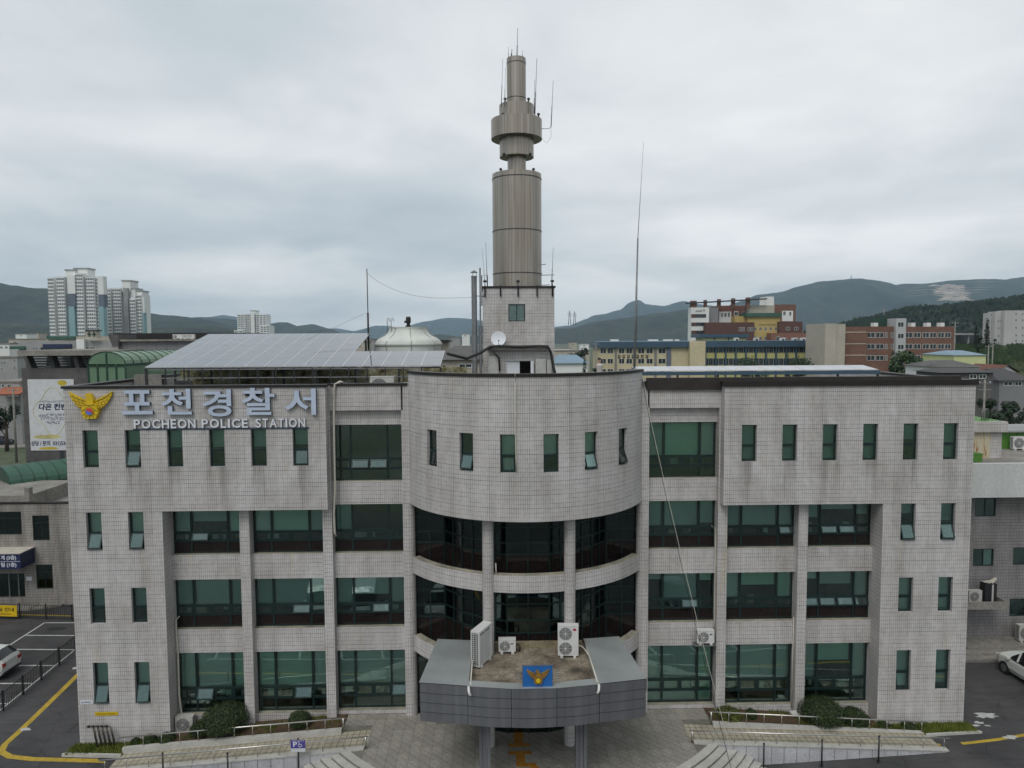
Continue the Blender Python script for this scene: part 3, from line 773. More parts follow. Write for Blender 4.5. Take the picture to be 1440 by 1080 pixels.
def slit(parent, cxy, rz, z0, z1, hw, opn, drop, dim=False):
    """tall two-light window: fixed light over a top-hung vent; local x along the wall, y into it"""
    w, h = 2 * hw, z1 - z0
    zt = h * 0.44; f = 0.05
    mb = MB()
    mb.box(0, w, 0, 0.08, 0, f); mb.box(0, w, 0, 0.08, h - f, h); mb.box(0, f, 0, 0.08, f, h - f); mb.box(w - f, w, 0, 0.08, f, h - f)
    mb.box(f, w - f, 0.002, 0.078, zt - 0.04, zt + 0.04)
    win = mb.build('window', M['frame'], parent, (cxy[0] - hw * math.cos(rz), cxy[1] - hw * math.sin(rz), z0), (0, 0, rz))
    link('pane', pane_mesh(w - 2 * f, h - f - zt - 0.04, M['glass']), win, (f, 0.04, zt + 0.04))
    sash(w - 2 * f, zt - 0.04 - f, (f, 0.03, zt - 0.04), win, opn, M['glass'])
    if drop > 0:
        mb = MB(); hh = (h - 0.06) * drop; n = max(2, int(hh / 0.16))
        for i in range(n):
            a, b_ = h - 0.03 - hh * i / n, h - 0.03 - hh * (i + 1) / n
            mb.face([(0.03, 0.2 + 0.012 * (i % 2), b_), (w - 0.03, 0.2 + 0.012 * (i % 2), b_), (w - 0.03, 0.215 + 0.012 * (i % 2), a), (0.03, 0.215 + 0.012 * (i % 2), a)])
        mb.build('blind', M['blind_dim'] if dim else M['blind'], win)
    mb = MB(); mb.box(-0.03, w + 0.03, -0.17, -0.02, -0.035, 0.0)
    return win
def slits(sx, idx, Z, opens, drops, dim=False):
    for i, o_, d in zip(idx, opens, drops):
        slit(PS, (sx * SLIT_U[i], 0.16), 0, Z[0], Z[1], SW, o_, d, dim)
# on the left wing index 5 stands outermost
slits(-1, (5, 4, 3, 2, 1, 0), Z4, (0, 22, 0, 0, 0, 6), (0.95, 0.42, 0.5, 0.5, 0.5, 0.45), True)
slits(-1, (5, 4), Z3, (24, 24), (0.56, 0.56)); slits(-1, (5, 4), Z2, (0, 0), (0.56, 0.56), True); slits(-1, (5, 4), Z1, (20, 20), (0.6, 0.6))
slits(1, (0, 1, 2, 3, 4, 5), Z4, (0,) * 6, (0.97, 0.97, 0.97, 0.97, 0.45, 0.97), True)
slits(1, (4, 5), Z3, (24, 24), (0.3, 0.5), True); slits(1, (4, 5), Z2, (0, 0), (0.97, 0.97)); slits(1, (4, 5), Z1, (8, 0), (0.97, 0.9))
for c, o_, d in zip(sorted(DWIN), (7, 24, 0, 0, 22, 22), (0.3, 0.0, 0.97, 0.6, 0.95, 0.95)):
    p = drum(c, 0, 0.16)
    slit(PS, p, c / DR, DZ[0], DZ[1], 0.343, o_, d)
# curtain wall behind the ring beams
CW = [(-5.6, 1.1), (-4.05, 1.1), (-3.15, 0.1), (-2.1, -0.7), (-1.0, -1.1), (1.0, -1.1), (2.1, -0.7), (3.15, 0.1), (4.05, 1.1), (5.6, 1.1)]
LV = [0.55, 3.9, 5.5, 6.1, 6.9, 7.75, 9.3, 9.85, 10.6, 11.4]
cwall = MB()
for (xa, ya), (xb, yb) in zip(CW[:-1], CW[1:]):
    a, b_ = Vector((xa, ya, 0)), Vector((xb, yb, 0)); t = (b_ - a); ln = t.length; t.normalize(); nn = Vector((t.y, -t.x, 0))
    if nn.y > 0: nn = -nn
    ms = [0, 0.5, 1]
    for k in (0, 0.5, 1):
        if k == 1 and (xb, yb) != CW[-1]: continue
        c = a.lerp(b_, k) + Vector((0, 0, 5.97)); cwall.obox(c, t * 0.035, nn * 0.05, Vector((0, 0, 5.42)))
    for z in LV:
        cwall.obox(a.lerp(b_, 0.5) + Vector((0, 0, z)), t * (ln / 2 - 0.036), nn * 0.045, Vector((0, 0, 0.035)))
cw = cwall.build('curtain_wall', M['frame'], PS)
for fi, ((xa, ya), (xb, yb)) in enumerate(zip(CW[:-1], CW[1:])):
    a, b_ = Vector((xa, ya, 0)), Vector((xb, yb, 0)); ang = math.atan2(yb - ya, xb - xa); ln = (b_ - a).length
    for k in (0, 1):
        p = a.lerp(b_, k * 0.5)
        for li, (z0, z1) in enumerate(zip(LV[:-1], LV[1:])):
            br = li in (1, 5)
            m = M['brown_panel'] if br else M['glass_dark']
            w = ln / 2 - 0.07; h = z1 - z0 - 0.07
            q = p + Vector((math.cos(ang), math.sin(ang), 0)) * 0.035
            opn = (li == 2 and fi in (3, 5) and k == 0)
            link('pane', pane_mesh(w, h, m), cw, (q.x, q.y, z0 + 0.035 if not opn else z0 + 0.035), (R_(12) if opn else 0, 0, ang))
for (x, z0, z1) in ((-4.9, 6.2, 7.6), (-3.4, 6.1, 7.6), (2.6, 6.1, 7.6), (4.6, 6.15, 7.7), (-0.8, 6.3, 7.6), (3.6, 9.8, 11.2), (-4.5, 9.9, 11.2)):
    y = 1.35 if abs(x) > 4 else (1.2 - 1.35 * (4 - abs(x)) / 1.6 + 0.35 if abs(x) > 2 else -0.7)
    MB().box(x - 0.35, x + 0.35, y, y + 0.02, z0, z1).build('blind', M['blind_dim'], cw)

# ---------------------------------------------------------------- porch
PORCH = thing('entrance_porch', 'grey metal clad entrance porch with curved fascia and stained concrete deck', 'porch')
ZP, ZPB, ZD = 5.4, 3.78, 5.03
# front outline from left corner to right corner
FR = [(-4.66, -5.62), (-2.68, -5.98), (-0.92, -6.26), (0.92, -6.26), (2.68, -5.98), (4.66, -5.62)]
rows = [ZPB + (ZP - ZPB) * k / 4 for k in range(5)]
core = MB()
for (xa, ya), (xb, yb) in zip(FR[:-1], FR[1:]):
    a, b_ = Vector((xa, ya, 0)), Vector((xb, yb, 0)); t = (b_ - a); ln = t.length; t.normalize(); nn = Vector((t.y, -t.x, 0))
    core.obox(a.lerp(b_, 0.5) - nn * 0.12 + Vector((0, 0, (ZP + ZPB) / 2 - 0.02)), t * (ln / 2), nn * 0.10, Vector((0, 0, (ZP - ZPB) / 2 - 0.03)))
core.build('fascia_backing', M['joint'], PORCH)
for si, ((xa, ya), (xb, yb)) in enumerate(zip(FR[:-1], FR[1:])):
    a, b_ = Vector((xa, ya, 0)), Vector((xb, yb, 0)); t = (b_ - a); ln = t.length; t.normalize(); nn = Vector((t.y, -t.x, 0))
    for k in range(4):
        mb = MB(); j = 0.012
        hh_ = (rows[k + 1] - rows[k]) / 2 - j; sag = 0.055 if 1 <= si <= 3 else 0.02; ns_ = 6
        PQ = [t * lerp(-(ln / 2 - j), ln / 2 - j, q / ns_) + nn * sag * 4 * (q / ns_) * (1 - q / ns_) for q in range(ns_ + 1)]
        for p_, q_ in zip(PQ[:-1], PQ[1:]):
            f0, f1, b0_, b1_ = p_ + nn * 0.022, q_ + nn * 0.022, p_ - nn * 0.022, q_ - nn * 0.022; H_ = Vector((0, 0, hh_))
            mb.face([f0 - H_, f1 - H_, f1 + H_, f0 + H_]); mb.face([f0 + H_, f1 + H_, b1_ + H_, b0_ + H_]); mb.face([b0_ - H_, b1_ - H_, f1 - H_, f0 - H_])
        for p_ in (PQ[0], PQ[-1]): mb.face([p_ + nn * 0.022 - H_, p_ - nn * 0.022 - H_, p_ - nn * 0.022 + H_, p_ + nn * 0.022 + H_])
        c = a.lerp(b_, 0.5) + Vector((0, 0, (rows[k] + rows[k + 1]) / 2)) + nn * 0.003 * ((si * 3 + k) % 3)
        mb.build('fascia_panel', M['cladding'], PORCH, c)
cap = MB()
IN = [(x * 0.985, y + 0.42) for x, y in FR]
for (a, b_), (c, d) in zip(zip(FR[1:-2], FR[2:-1]), zip(IN[1:-2], IN[2:-1])):
    cap.face([(a[0], a[1] - 0.03, ZP + 0.004), (b_[0], b_[1] - 0.03, ZP + 0.004), (d[0], d[1], ZP + 0.03), (c[0], c[1], ZP + 0.03)])
    cap.face([(c[0], c[1], ZP + 0.03), (d[0], d[1], ZP + 0.03), (d[0], d[1], ZD), (c[0], c[1], ZD)])
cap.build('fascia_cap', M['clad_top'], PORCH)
for s in (-1, 1):
    mb = MB()
    q = [(s * 4.27, -1.45), (s * 4.69, -5.64), (s * 2.66, -6.0), (s * 2.60, -1.66)]
    top = [(*p, ZP + 0.02) for p in q]; bot = [(*p, ZD - 0.2) for p in q]
    mb.face(top)
    for i in range(4):
        if i != 1: mb.face([bot[i], bot[(i + 1) % 4], top[(i + 1) % 4], top[i]])
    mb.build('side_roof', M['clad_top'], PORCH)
    mb = MB()    # side cheek
    mb.face([(s * 4.66, -5.6, ZPB), (s * 4.27, -1.5, ZPB), (s * 4.27, -1.5, ZP), (s * 4.66, -5.6, ZP)])
    mb.build('side_cheek', M['cladding'], PORCH)
    pts = [(s * 2.64, -5.97, ZP - 0.02), (s * 2.64, -6.13, ZP + 0.01), (s * 2.62, -6.22, ZP - 0.16), (s * 2.56, -6.25, ZP - 0.27)]
    MB().tube(pts, 0.055, 8).build('gutter_spout', M['white_metal'], PORCH)
    px = s * 2.02
    for dxx, w in ((-0.17, 0.13), (0.0, 0.05), (0.17, 0.13)):
        MB().box(px + dxx - w / 2 if dxx else px - 0.09, px + dxx + w / 2 if dxx else px + 0.09, -5.35 if dxx else -5.31, -4.95, 0.1, ZPB + 0.1).build('porch_column', M['cladding'], PORCH)
dk = MB()
dk.face([(-2.65, -5.75, ZD), (2.65, -5.75, ZD), (2.62, -1.25, ZD), (-2.62, -1.25, ZD)])
dk.build('deck', M['deck'], PORCH)
mb = MB(); mb.box(-2.5, 2.5, -1.72, -1.5, ZD, ZD + 0.26); mb.build('deck_upstand', M['upstand'], PORCH)
mb = MB(); mb.face([(-4.6, -5.6, ZPB + 0.02), (-0.9, -6.2, ZPB + 0.02), (0.9, -6.2, ZPB + 0.02), (4.6, -5.6, ZPB + 0.02), (4.2, -1.2, ZPB + 0.02), (-4.2, -1.2, ZPB + 0.02)]); mb.build('soffit', M['cladding'], PORCH)
mb = MB(); mb.tube([(-2.57, -1.7, ZP), (-2.57, -5.9, ZP)], 0.03, 6); mb.build('edge_trim', M['pvc'], PORCH)
mb = MB(); mb.tube([(2.57, -1.7, ZP + 0.03), (2.62, -5.9, ZP + 0.03)], 0.035, 6); mb.build('edge_trim', M['pvc'], PORCH)

# ---------------------------------------------------------------- eagle emblems
M['em_line'] = plain('emblem_dark_line', (0.06, 0.035, 0.006), 0.6, var=0.1)
def eagle(parent, s, y, mw, thick=0.05, centre=None, simple=False):
    """spread eagle, unit half-width 1, local x,z plane facing -y"""
    def add(name, poly, y0, y1, m):
        MB().prism([(p[0] * s, p[1] * s) for p in poly], y0, y1, 'y').build(name, m, parent)
    # wings: five overlapping feathers each
    for sg in (1, -1):
        mb = MB()
        O = [(1.0, 0.62), (0.94, 0.42), (0.84, 0.24), (0.71, 0.07), (0.57, -0.08), (0.40, -0.20)]
        Rt = [(0.12 + 0.016 * i, 0.20 - 0.09 * i) for i in range(6)]
        ln_ = MB()
        for i in range(5):
            q = (Rt[i], O[i], O[i + 1], Rt[i + 1])
            pts = [(sg * p[0] * s, p[1] * s) for p in q]
            if sg < 0: pts = pts[::-1]
            mb.prism(pts, y - thick * (0.5 + 0.12 * i), y, 'y')
            a_, b_ = Vector((sg * Rt[i + 1][0] * s, y - thick * (0.55 + 0.12 * i), Rt[i + 1][1] * s)), Vector((sg * O[i + 1][0] * s, y - thick * (0.55 + 0.12 * i), O[i + 1][1] * s))
            ln_.tube([a_, b_], 0.014 * s, 4)
            for w_ in (0.35, 0.6, 0.85):
                c_ = Vector((sg * lerp(Rt[i][0], O[i][0], w_ - 0.08) * s, a_.y, lerp(Rt[i][1], O[i][1], w_ - 0.08) * s)); d_ = a_.lerp(b_, w_)
                ln_.tube([c_, d_], 0.008 * s, 4)
        ln_.build('feather_line', M['em_line'], parent)
        mb.build('wing', mw, parent)
        ed = MB(); ed.tube([(sg * 0.08 * s, y - thick * 0.6, 0.13 * s), (sg * 0.5 * s, y - thick * 0.6, 0.30 * s), (sg * 1.0 * s, y - thick * 0.6, 0.63 * s)], 0.018 * s, 5); ed.build('wing_edge', mw, parent)
    add('head', [(-0.17, 0.05), (0.17, 0.05), (0.16, 0.30), (0.10, 0.47), (0.02, 0.55), (-0.10, 0.56), (-0.20, 0.49), (-0.24, 0.42), (-0.13, 0.40), (-0.17, 0.25)][::1], y - thick * 1.3, y, mw)
    add('body', [(-0.26, -0.62), (0.26, -0.62), (0.40, -0.30), (0.30, 0.02), (0.0, 0.16), (-0.30, 0.02), (-0.40, -0.30)], y - thick * 1.5, y, mw)
    ln_ = MB()
    pent = [(0.25 * math.cos(math.pi / 2 + 2 * math.pi * i / 5), -0.28 + 0.25 * math.sin(math.pi / 2 + 2 * math.pi * i / 5)) for i in range(5)]
    ln_.tube([(p[0] * s, y - thick * 1.52, p[1] * s) for p in pent], 0.013 * s, 4, closed=True)
    for q in (((-0.20, -0.60), (-0.14, -0.48)), ((0.0, -0.62), (0.0, -0.50)), ((0.20, -0.60), (0.14, -0.48)), ((-0.28, 0.0), (-0.12, -0.02)), ((0.28, 0.0), (0.12, -0.02)), ((-0.2, 0.06), (0.0, -0.02)), ((0.2, 0.06), (0.0, -0.02)), ((-0.37, -0.28), (-0.25, -0.2)), ((0.37, -0.28), (0.25, -0.2)), ((-0.32, -0.44), (-0.2, -0.42)), ((0.32, -0.44), (0.2, -0.42))):
        ln_.tube([(q[0][0] * s, y - thick * 1.52, q[0][1] * s), (q[1][0] * s, y - thick * 1.52, q[1][1] * s)], 0.011 * s, 4)
    ln_.build('body_line', M['em_line'], parent)
    if centre:
        r = 0.16
        c = (0.0, -0.28)
        up = [(c[0] + r * math.cos(a), c[1] + r * math.sin(a)) for a in [math.pi * i / 12 - 0.35 for i in range(13)]]
        dn = [(c[0] + r * math.cos(a), c[1] + r * math.sin(a)) for a in [math.pi + math.pi * i / 12 - 0.35 for i in range(13)]]
        add('disc_upper', up, y - thick * 1.7, y, centre[0]); add('disc_lower', dn, y - thick * 1.7, y, centre[1])
M['em_red'] = plain('emblem_red', (0.55, 0.06, 0.05), 0.4, var=0.05)
M['em_blue'] = plain('emblem_blue', (0.10, 0.16, 0.52), 0.4, var=0.05)
EM = thing('eagle_emblem', 'yellow eagle emblem with red and blue disc on the grey tiled wall', 'emblem', (-20.58, -0.02, 16.42))
eagle(EM, 1.02, 0.0, M['sign_yellow'], 0.16, (M['em_red'], M['em_blue']))
BD = thing('emblem_board', 'blue board with gilt eagle emblem standing on the porch fascia', 'sign', (0.15, -6.12, ZP))
mb = MB(); mb.box(-0.6, 0.6, -0.03, 0.03, 0.0, 0.86); mb.build('board', M['sign_blue'], BD)
mb = MB()
mb.box(-0.62, 0.62, -0.04, 0.04, 0.86, 0.89); mb.box(-0.62, -0.6, -0.04, 0.04, 0.0, 0.86); mb.box(0.6, 0.62, -0.04, 0.04, 0.0, 0.86)
mb.build('board_edge', M['galv'], BD)
for sg in (-1, 1):
    for k in range(4):
        MB().tube([(sg * 0.62, 0.02, 0.28 + 0.1 * k), (sg * (0.92 - 0.03 * abs(k - 1.5)), 0.10, 0.28 + 0.1 * k)], 0.018, 5).build('stay_bar', M['galv'], BD)
e2 = link('eagle', None, BD, (0.02, -0.03, 0.44)); e2.empty_display_size = 0.1
eagle(e2, 0.47, 0.0, M['bronze'], 0.07)
MB().prism([(0.10 * math.cos(a), -0.135 + 0.10 * math.sin(a)) for a in [math.pi / 2 + 2 * math.pi * i / 5 for i in range(5)]], -0.15, -0.09, 'y').build('pentagon', M['sign_yellow'], e2)
BD.rotation_euler = (R_(-3), 0, 0)

# ---------------------------------------------------------------- lettering
def text_mesh(s, size, extrude, offset=0.0, bold=False, name='letter', mats=None, spacing=1.0, shear=0.0):
    cu = bpy.data.curves.new('txt', 'FONT')
    cu.body = s; cu.size = size; cu.extrude = extrude; cu.offset = offset; cu.space_character = spacing; cu.shear = shear
    cu.resolution_u = 3
    ob = bpy.data.objects.new('txt', cu); COL.objects.link(ob)
    me = bpy.data.meshes.new_from_object(ob)
    bpy.data.objects.remove(ob); bpy.data.curves.remove(cu)
    me.materials.clear()
    for m in mats: me.materials.append(m)
    if len(mats) > 1:
        for p in me.polygons:
            p.material_index = 0 if p.normal.z > 0.7 else 1
    return me
def place_text(me, name, parent, x0, x1, z0, z1, y):
    """fit a text mesh into a rectangle of an x,z wall plane, facing -y"""
    xs = [v.co.x for v in me.vertices]; ys = [v.co.y for v in me.vertices]
    ax, bx = min(xs), max(xs); ay, by = min(ys), max(ys)
    sx_, sy_ = (x1 - x0) / max(1e-6, bx - ax), (z1 - z0) / max(1e-6, by - ay)
    zz = max(v.co.z for v in me.vertices)
    for v in me.vertices:
        X, Yv, Zv = v.co
        v.co = (x0 + (X - ax) * sx_, y - (Zv + zz), z0 + (Yv - ay) * sy_)
    me.update()
    return link(name, me, parent)
def marks(parent, x0, x1, z0, z1, y, n, m, seed=1, name='lettering'):
    """lettering too small to read in the photograph: a line of little stroke clusters"""
    rg = random.Random(seed); mb = MB(); cw_ = (x1 - x0) / n; h = z1 - z0; t = h * 0.16
    for k in range(n):
        a = x0 + cw_ * k + cw_ * 0.1; b_ = a + cw_ * 0.75
        for q in rg.sample(range(5), 3):
            yo = y - 0.002 * q
            if q == 0: mb.box(a, b_, yo - 0.004, yo, z1 - t, z1)
            elif q == 1: mb.box(a, b_, yo - 0.004, yo, z0, z0 + t)
            elif q == 2: mb.box(b_ - t, b_, yo - 0.004, yo, z0 + t, z1 - t)
            elif q == 3: mb.box(a, lerp(a, b_, 0.6), yo - 0.004, yo, z0 + h * 0.45, z0 + h * 0.45 + t)
            else: mb.box(a, a + t, yo - 0.004, yo, z0 + h * 0.3, z1)
    return mb.build(name, m, parent)
HS = thing('station_name_sign', 'large silver blue raised Korean letters on the tiled parapet', 'sign')
for ch, (x0, x1, z0, z1) in zip('포천경찰서', [(-19.12, -17.68, 15.97, 17.12), (-17.28, -15.85, 15.95, 17.17), (-15.36, -13.98, 15.84, 17.13), (-13.5, -11.94, 15.90, 17.19), (-11.47, -10.0, 15.88, 17.14)]):
    me = text_mesh(ch, 1.4, 0.07, 0.028, mats=[M['sign_silver'], M['sign_side']])
    place_text(me, 'letter', HS, x0, x1, z0, z1, -0.03)
ES = thing('english_name_sign', 'white raised letters POCHEON POLICE STATION beneath the Korean sign', 'sign')
for wd, xa, xb in (('POCHEON', -18.62, -15.72), ('POLICE', -15.44, -13.26), ('STATION', -12.90, -10.55)):
    gw = {'P': .62, 'O': .86, 'C': .8, 'H': .7, 'E': .55, 'N': .72, 'L': .52, 'I': .2, 'S': .6, 'T': .6, 'A': .76}
    tot = sum(gw[c] for c in wd) + 0.16 * (len(wd) - 1); k = (xb - xa) / tot; x = xa
    for c in wd:
        me = text_mesh(c, 0.6, 0.035, 0.012, mats=[M['sign_white'], M['sign_side']])
        place_text(me, 'letter', ES, x, x + gw[c] * k, 15.29, 15.72, -0.04)
        x += (gw[c] + 0.16) * k
mb = MB(); mb.box(-18.7, -10.4, -0.04, -0.005, 15.215, 15.29); mb.build('mounting_rail', M['sign_side'], ES)

# ---------------------------------------------------------------- air conditioners
def ac_unit(label, loc, rz, w, h, d, fans, m=None, logo=None, group=None, feet=True):
    t = thing('air_conditioner', label, 'air conditioner', loc, rz, group)
    m = m or M['white_metal']
    f = 0.10 if feet else 0.0
    mb = MB(); mb.box(-w / 2, w / 2, 0, d, f, f + h); mb.build('casing', m, t)
    mb = MB(); mb.box(-w / 2 - 0.01, w / 2 + 0.01, -0.012, d + 0.01, f + h, f + h + 0.025); mb.build('lid', m, t)
    r = min(h / max(1, fans), w) * 0.43
    for k in range(fans):
        c = (-w / 2 + r + 0.05, f + h * (k + 0.5) / fans)
        mb = MB(); mb.prism([(c[0] + r * math.cos(2 * math.pi * i / 20), c[1] + r * math.sin(2 * math.pi * i / 20)) for i in range(20)], -0.006, 0.002, 'y'); fo = mb.build('fan_opening', M['grille'], t)
        mb = MB()
        for rr in (0.35, 0.55, 0.75, 0.95):
            mb.tube([(c[0] + r * rr * math.cos(2 * math.pi * i / 20), -0.018, c[1] + r * rr * math.sin(2 * math.pi * i / 20)) for i in range(20)], 0.006, 4, closed=True)
        for i in range(8):
            a = math.pi * i / 4; mb.tube([(c[0] + r * 0.15 * math.cos(a), -0.018, c[1] + r * 0.15 * math.sin(a)), (c[0] + r * math.cos(a), -0.018, c[1] + r * math.sin(a))], 0.006, 4)
        mb.build('fan_guard', m, fo)
        MB().prism([(c[0] + r * 0.17 * math.cos(2 * math.pi * i / 10), c[1] + r * 0.17 * math.sin(2 * math.pi * i / 10)) for i in range(10)], -0.03, -0.006, 'y').build('fan_hub', m, fo)
    if not fans:
        for x0_, x1_ in ((-w * 0.44, -w * 0.12), (-w * 0.06, w * 0.30)):
            mb = MB(); mb.box(x0_, x1_, -0.004, 0.0, f + 0.12, f + h - 0.10); gp = mb.build('grille_panel', M['grille'], t)
            mb = MB()
            for j in range(int((h - 0.25) / 0.045)): mb.box(x0_, x1_, -0.014, -0.005, f + 0.13 + j * 0.045, f + 0.158 + j * 0.045)
            mb.build('louvre', m, gp)
    mb = MB()
    mb.box(-w / 2 - 0.004, -w / 2 - 0.001, 0.04, d - 0.03, f + 0.05, f + h - 0.06); mb.build('side_coil', M['black'], t)
    mb = MB()
    for j in range(int((h - 0.1) / 0.09)): mb.box(-w / 2 - 0.010, -w / 2 - 0.005, 0.05, d - 0.03, f + 0.08 + j * 0.09, f + 0.10 + j * 0.09)
    for y in (0.05, d * 0.36, d * 0.68, d - 0.04): mb.box(-w / 2 - 0.012, -w / 2 - 0.006, y - 0.008, y + 0.008, f + 0.05, f + h - 0.05)
    mb.build('side_louvre', m, t)
    if feet:
        for x in (-w * 0.32, w * 0.32): MB().box(x - 0.06, x + 0.06, -0.03, d + 0.03, 0, f).build('foot', m, t)
    if logo: MB().box(w / 2 - 0.24, w / 2 - 0.10, -0.004, 0.0, f + h - 0.2, f + h - 0.2 + (0.1 if logo == 'red' else 0.05)).build('badge', M['red'] if logo == 'red' else M['navy'], t)
    return t
ac_unit('tall white two fan air conditioner with red badge on the porch deck', (1.73, -2.80, ZD), R_(-4), 0.92, 1.36, 0.34, 2, logo='red')
ac_unit('large white air conditioner turned sideways on the porch deck', (-1.98, -3.25, ZD), R_(64), 1.25, 1.55, 0.42, 0)
ac_unit('low white air conditioner between the two taller ones on the porch deck', (-1.02, -2.3, ZD), 0, 0.78, 0.55, 0.3, 1, logo='blue')
ac_unit('white air conditioner bracketed to the wall above the ground floor glazing', (8.95, 0.42, 4.08), R_(0), 0.86, 0.62, 0.34, 1, logo='blue')
MB().box(8.4, 9.5, 0.40, 0.85, 4.03, 4.075).build('bracket', M['galv'], PS)
ac_unit('grey white air conditioner on the soil behind a round bush', (-17.0, 0.35, 0.0), 0, 0.86, 0.76, 0.34, 1, M['white_dirty'])
tag(MB().tube([(-0.6, -2.12, ZD + 0.35), (-0.5, -2.2, ZD + 0.42), (-0.42, -2.2, ZD + 0.25), (-0.45, -2.1, ZD + 0.05)], 0.035, 6).build('refrigerant_hose', M['black']), 'short black hose beside the low porch air conditioner', 'hose')
tag(MB().tube([(2.1, -2.6, ZD + 0.55), (2.4, -2.5, ZD + 0.38), (2.5, -2.7, ZD + 0.34), (2.58, -3.4, ZD + 0.40)], 0.03, 6).build('refrigerant_hose', M['pvc']), 'cream pipe leading from the tall air conditioner to the porch edge', 'hose')

# ---------------------------------------------------------------- pipes on the facade
def pipe(name, label, pts, r, m, cat='pipe', n=6):
    return tag(MB().tube(pts, r, n).build(name, m), label, cat)
pipe('cable_conduit', 'pale conduit hooked over the parapet beside the large Korean sign', [(-8.95, 0.9, 17.35), (-9.0, 0.50, 17.42), (-9.22, 0.46, 17.3), (-9.30, 0.47, 16.5), (-9.33, 0.48, 14.8), (-9.34, 0.5, 12.2), (-9.42, 0.49, 11.0), (-9.40, 0.49, 10.0), (-9.36, 0.6, 9.8)], 0.055, M['pvc'])
pipe('cable_conduit', 'thin pale conduit running down the bowed wall from its rim', [(-0.62, -2.7, 17.98), (-0.62, -3.30, 18.0), (-0.62, -3.32, 17.5), (-0.62, -3.31, 15.6), (-0.60, -3.30, 14.2), (-0.58, -3.28, 13.65)], 0.025, M['pvc'])
pipe('cable_conduit', 'pale lagged pipe above the air conditioner behind the round bush', [(-17.35, 1.05, 5.7), (-17.42, 0.86, 5.6), (-17.40, 0.80, 4.6), (-17.36, 0.80, 3.9), (-17.38, 0.80, 1.8), (-17.2, 0.62, 0.8)], 0.045, M['pvc'])
pipe('cable_conduit', 'thin pale pipe on the pier above the wall mounted air conditioner', [(9.35, 1.05, 9.98), (9.48, 0.9, 9.9), (9.50, 0.82, 9.3), (9.50, 0.82, 5.2), (9.47, 0.82, 4.6)], 0.03, M['pvc'])
pipe('cable_conduit', 'thin pale pipe down the pier to a white tray in the bed', [(13.53, 0.80, 5.3), (13.52, 0.80, 3.0), (13.52, 0.80, 0.55)], 0.03, M['pvc'])
pipe('cable_conduit', 'short white pipe on the round column above the porch', [(-1.52, -2.05, 9.2), (-1.50, -2.1, 8.7)], 0.03, M['pvc'])
pipe('downpipe', 'tall white downpipe at the right end of the facade', [(22.05, 0.9, 16.8), (22.12, 0.9, 9.0), (22.12, 0.9, 0.1)], 0.16, M['white_metal'], n=10)
tag(MB().box(13.3, 13.8, 0.2, 0.55, 0.42, 0.55).build('drip_tray', M['white_metal']), 'small white tray at the foot of the pier', 'tray')
rope = []
A_, B_ = Vector((5.95, -0.35, 15.4)), Vector((9.05, -4.3, 0.1))
for i in range(25):
    t = i / 24; p = A_.lerp(B_, t); p.z -= 1.2 * math.sin(math.pi * t) * 0.35; rope.append(p)
rope = [Vector((5.6, 0.7, 17.95)), Vector((5.75, 0.45, 17.3))] + rope
pipe('stay_rope', 'long pale rope slanting from the bowed roof edge to the steps', rope, 0.011, M['pvc'], 'rope', 5)
pipe('stay_rope', 'thin dark cable running beside the pale slanting rope', [p + Vector((-0.16 * (i / 26.0) - 0.02, 0.02, -0.05)) for i, p in enumerate(rope)], 0.012, M['black'], 'rope', 5)

# ---------------------------------------------------------------- roof: tower block, mast, flue, dish
BL = thing('roof_tower', 'grey tiled stair tower standing on the flat roof under the steel mast', 'tower')
TY = 11.0
mb = MB(); fm = lambda u, z, d: (u, TY + d, z)
wall_holes(mb, fm, -2.25, 2.27, 16.5, 22.6, [(-0.64, 0.42, 20.5, 21.58), (-0.80, 0.95, 16.7, 18.0)], 0.3)
for x in (-2.25, 2.27): mb.face([(x, TY + 0.3, 16.5), (x, TY + 4.4, 16.5), (x, TY + 4.4, 22.6), (x, TY + 0.3, 22.6)])
mb.face([(-2.25, TY + 4.4, 16.5), (2.27, TY + 4.4, 16.5), (2.27, TY + 4.4, 22.6), (-2.25, TY + 4.4, 22.6)])
mb.face([(-2.25, TY + .3, 22.55), (2.27, TY + .3, 22.55), (2.27, TY + 4.4, 22.55), (-2.25, TY + 4.4, 22.55)])
mb.build('tower_wall', M['tile'], BL)
mb = MB(); mb.box(-2.32, 2.34, TY - 0.07, TY + 4.45, 22.6, 22.72); mb.build('coping', M['coping'], BL)
mb = MB(); mb.box(-0.64, 0.42, TY + 0.14, TY + 0.2, 20.5, 20.56); mb.box(-0.64, 0.42, TY + 0.14, TY + 0.2, 21.52, 21.58); mb.box(-0.64, -0.58, TY + 0.14, TY + 0.2, 20.56, 21.52); mb.box(0.36, 0.42, TY + 0.14, TY + 0.2, 20.56, 21.52); mb.box(-0.14, -0.08, TY + 0.14, TY + 0.2, 20.56, 21.52)
tw = mb.build('window', M['frame'], BL)
MB().box(-0.58, -0.14, TY + 0.165, TY + 0.177, 20.56, 21.52).build('pane', M['glass'], tw); MB().box(-0.08, 0.36, TY + 0.165, TY + 0.177, 20.56, 21.52).build('pane', M['glass'], tw)
MB().box(-0.75, 0.6, TY + 4.0, TY + 4.05, 20.95, 21.3).build('pale_spot', M['blind'], tw)  # opaque pale bar, the lighter spot behind the dark panes
mb = MB(); mb.box(-2.0, 1.95, TY - 0.55, TY, 18.72, 18.86); mb.build('door_canopy', M['concrete'], BL)
mb = MB(); mb.box(-0.80, 0.06, TY + 0.1, TY + 0.16, 16.7, 18.0); mb.build('door', M['sign_white'], BL)
mb = MB(); mb.box(0.75, 0.93, TY - 0.25, TY + 0.2, 16.7, 18.0); mb.build('door_leaf', M['sign_white'], BL)
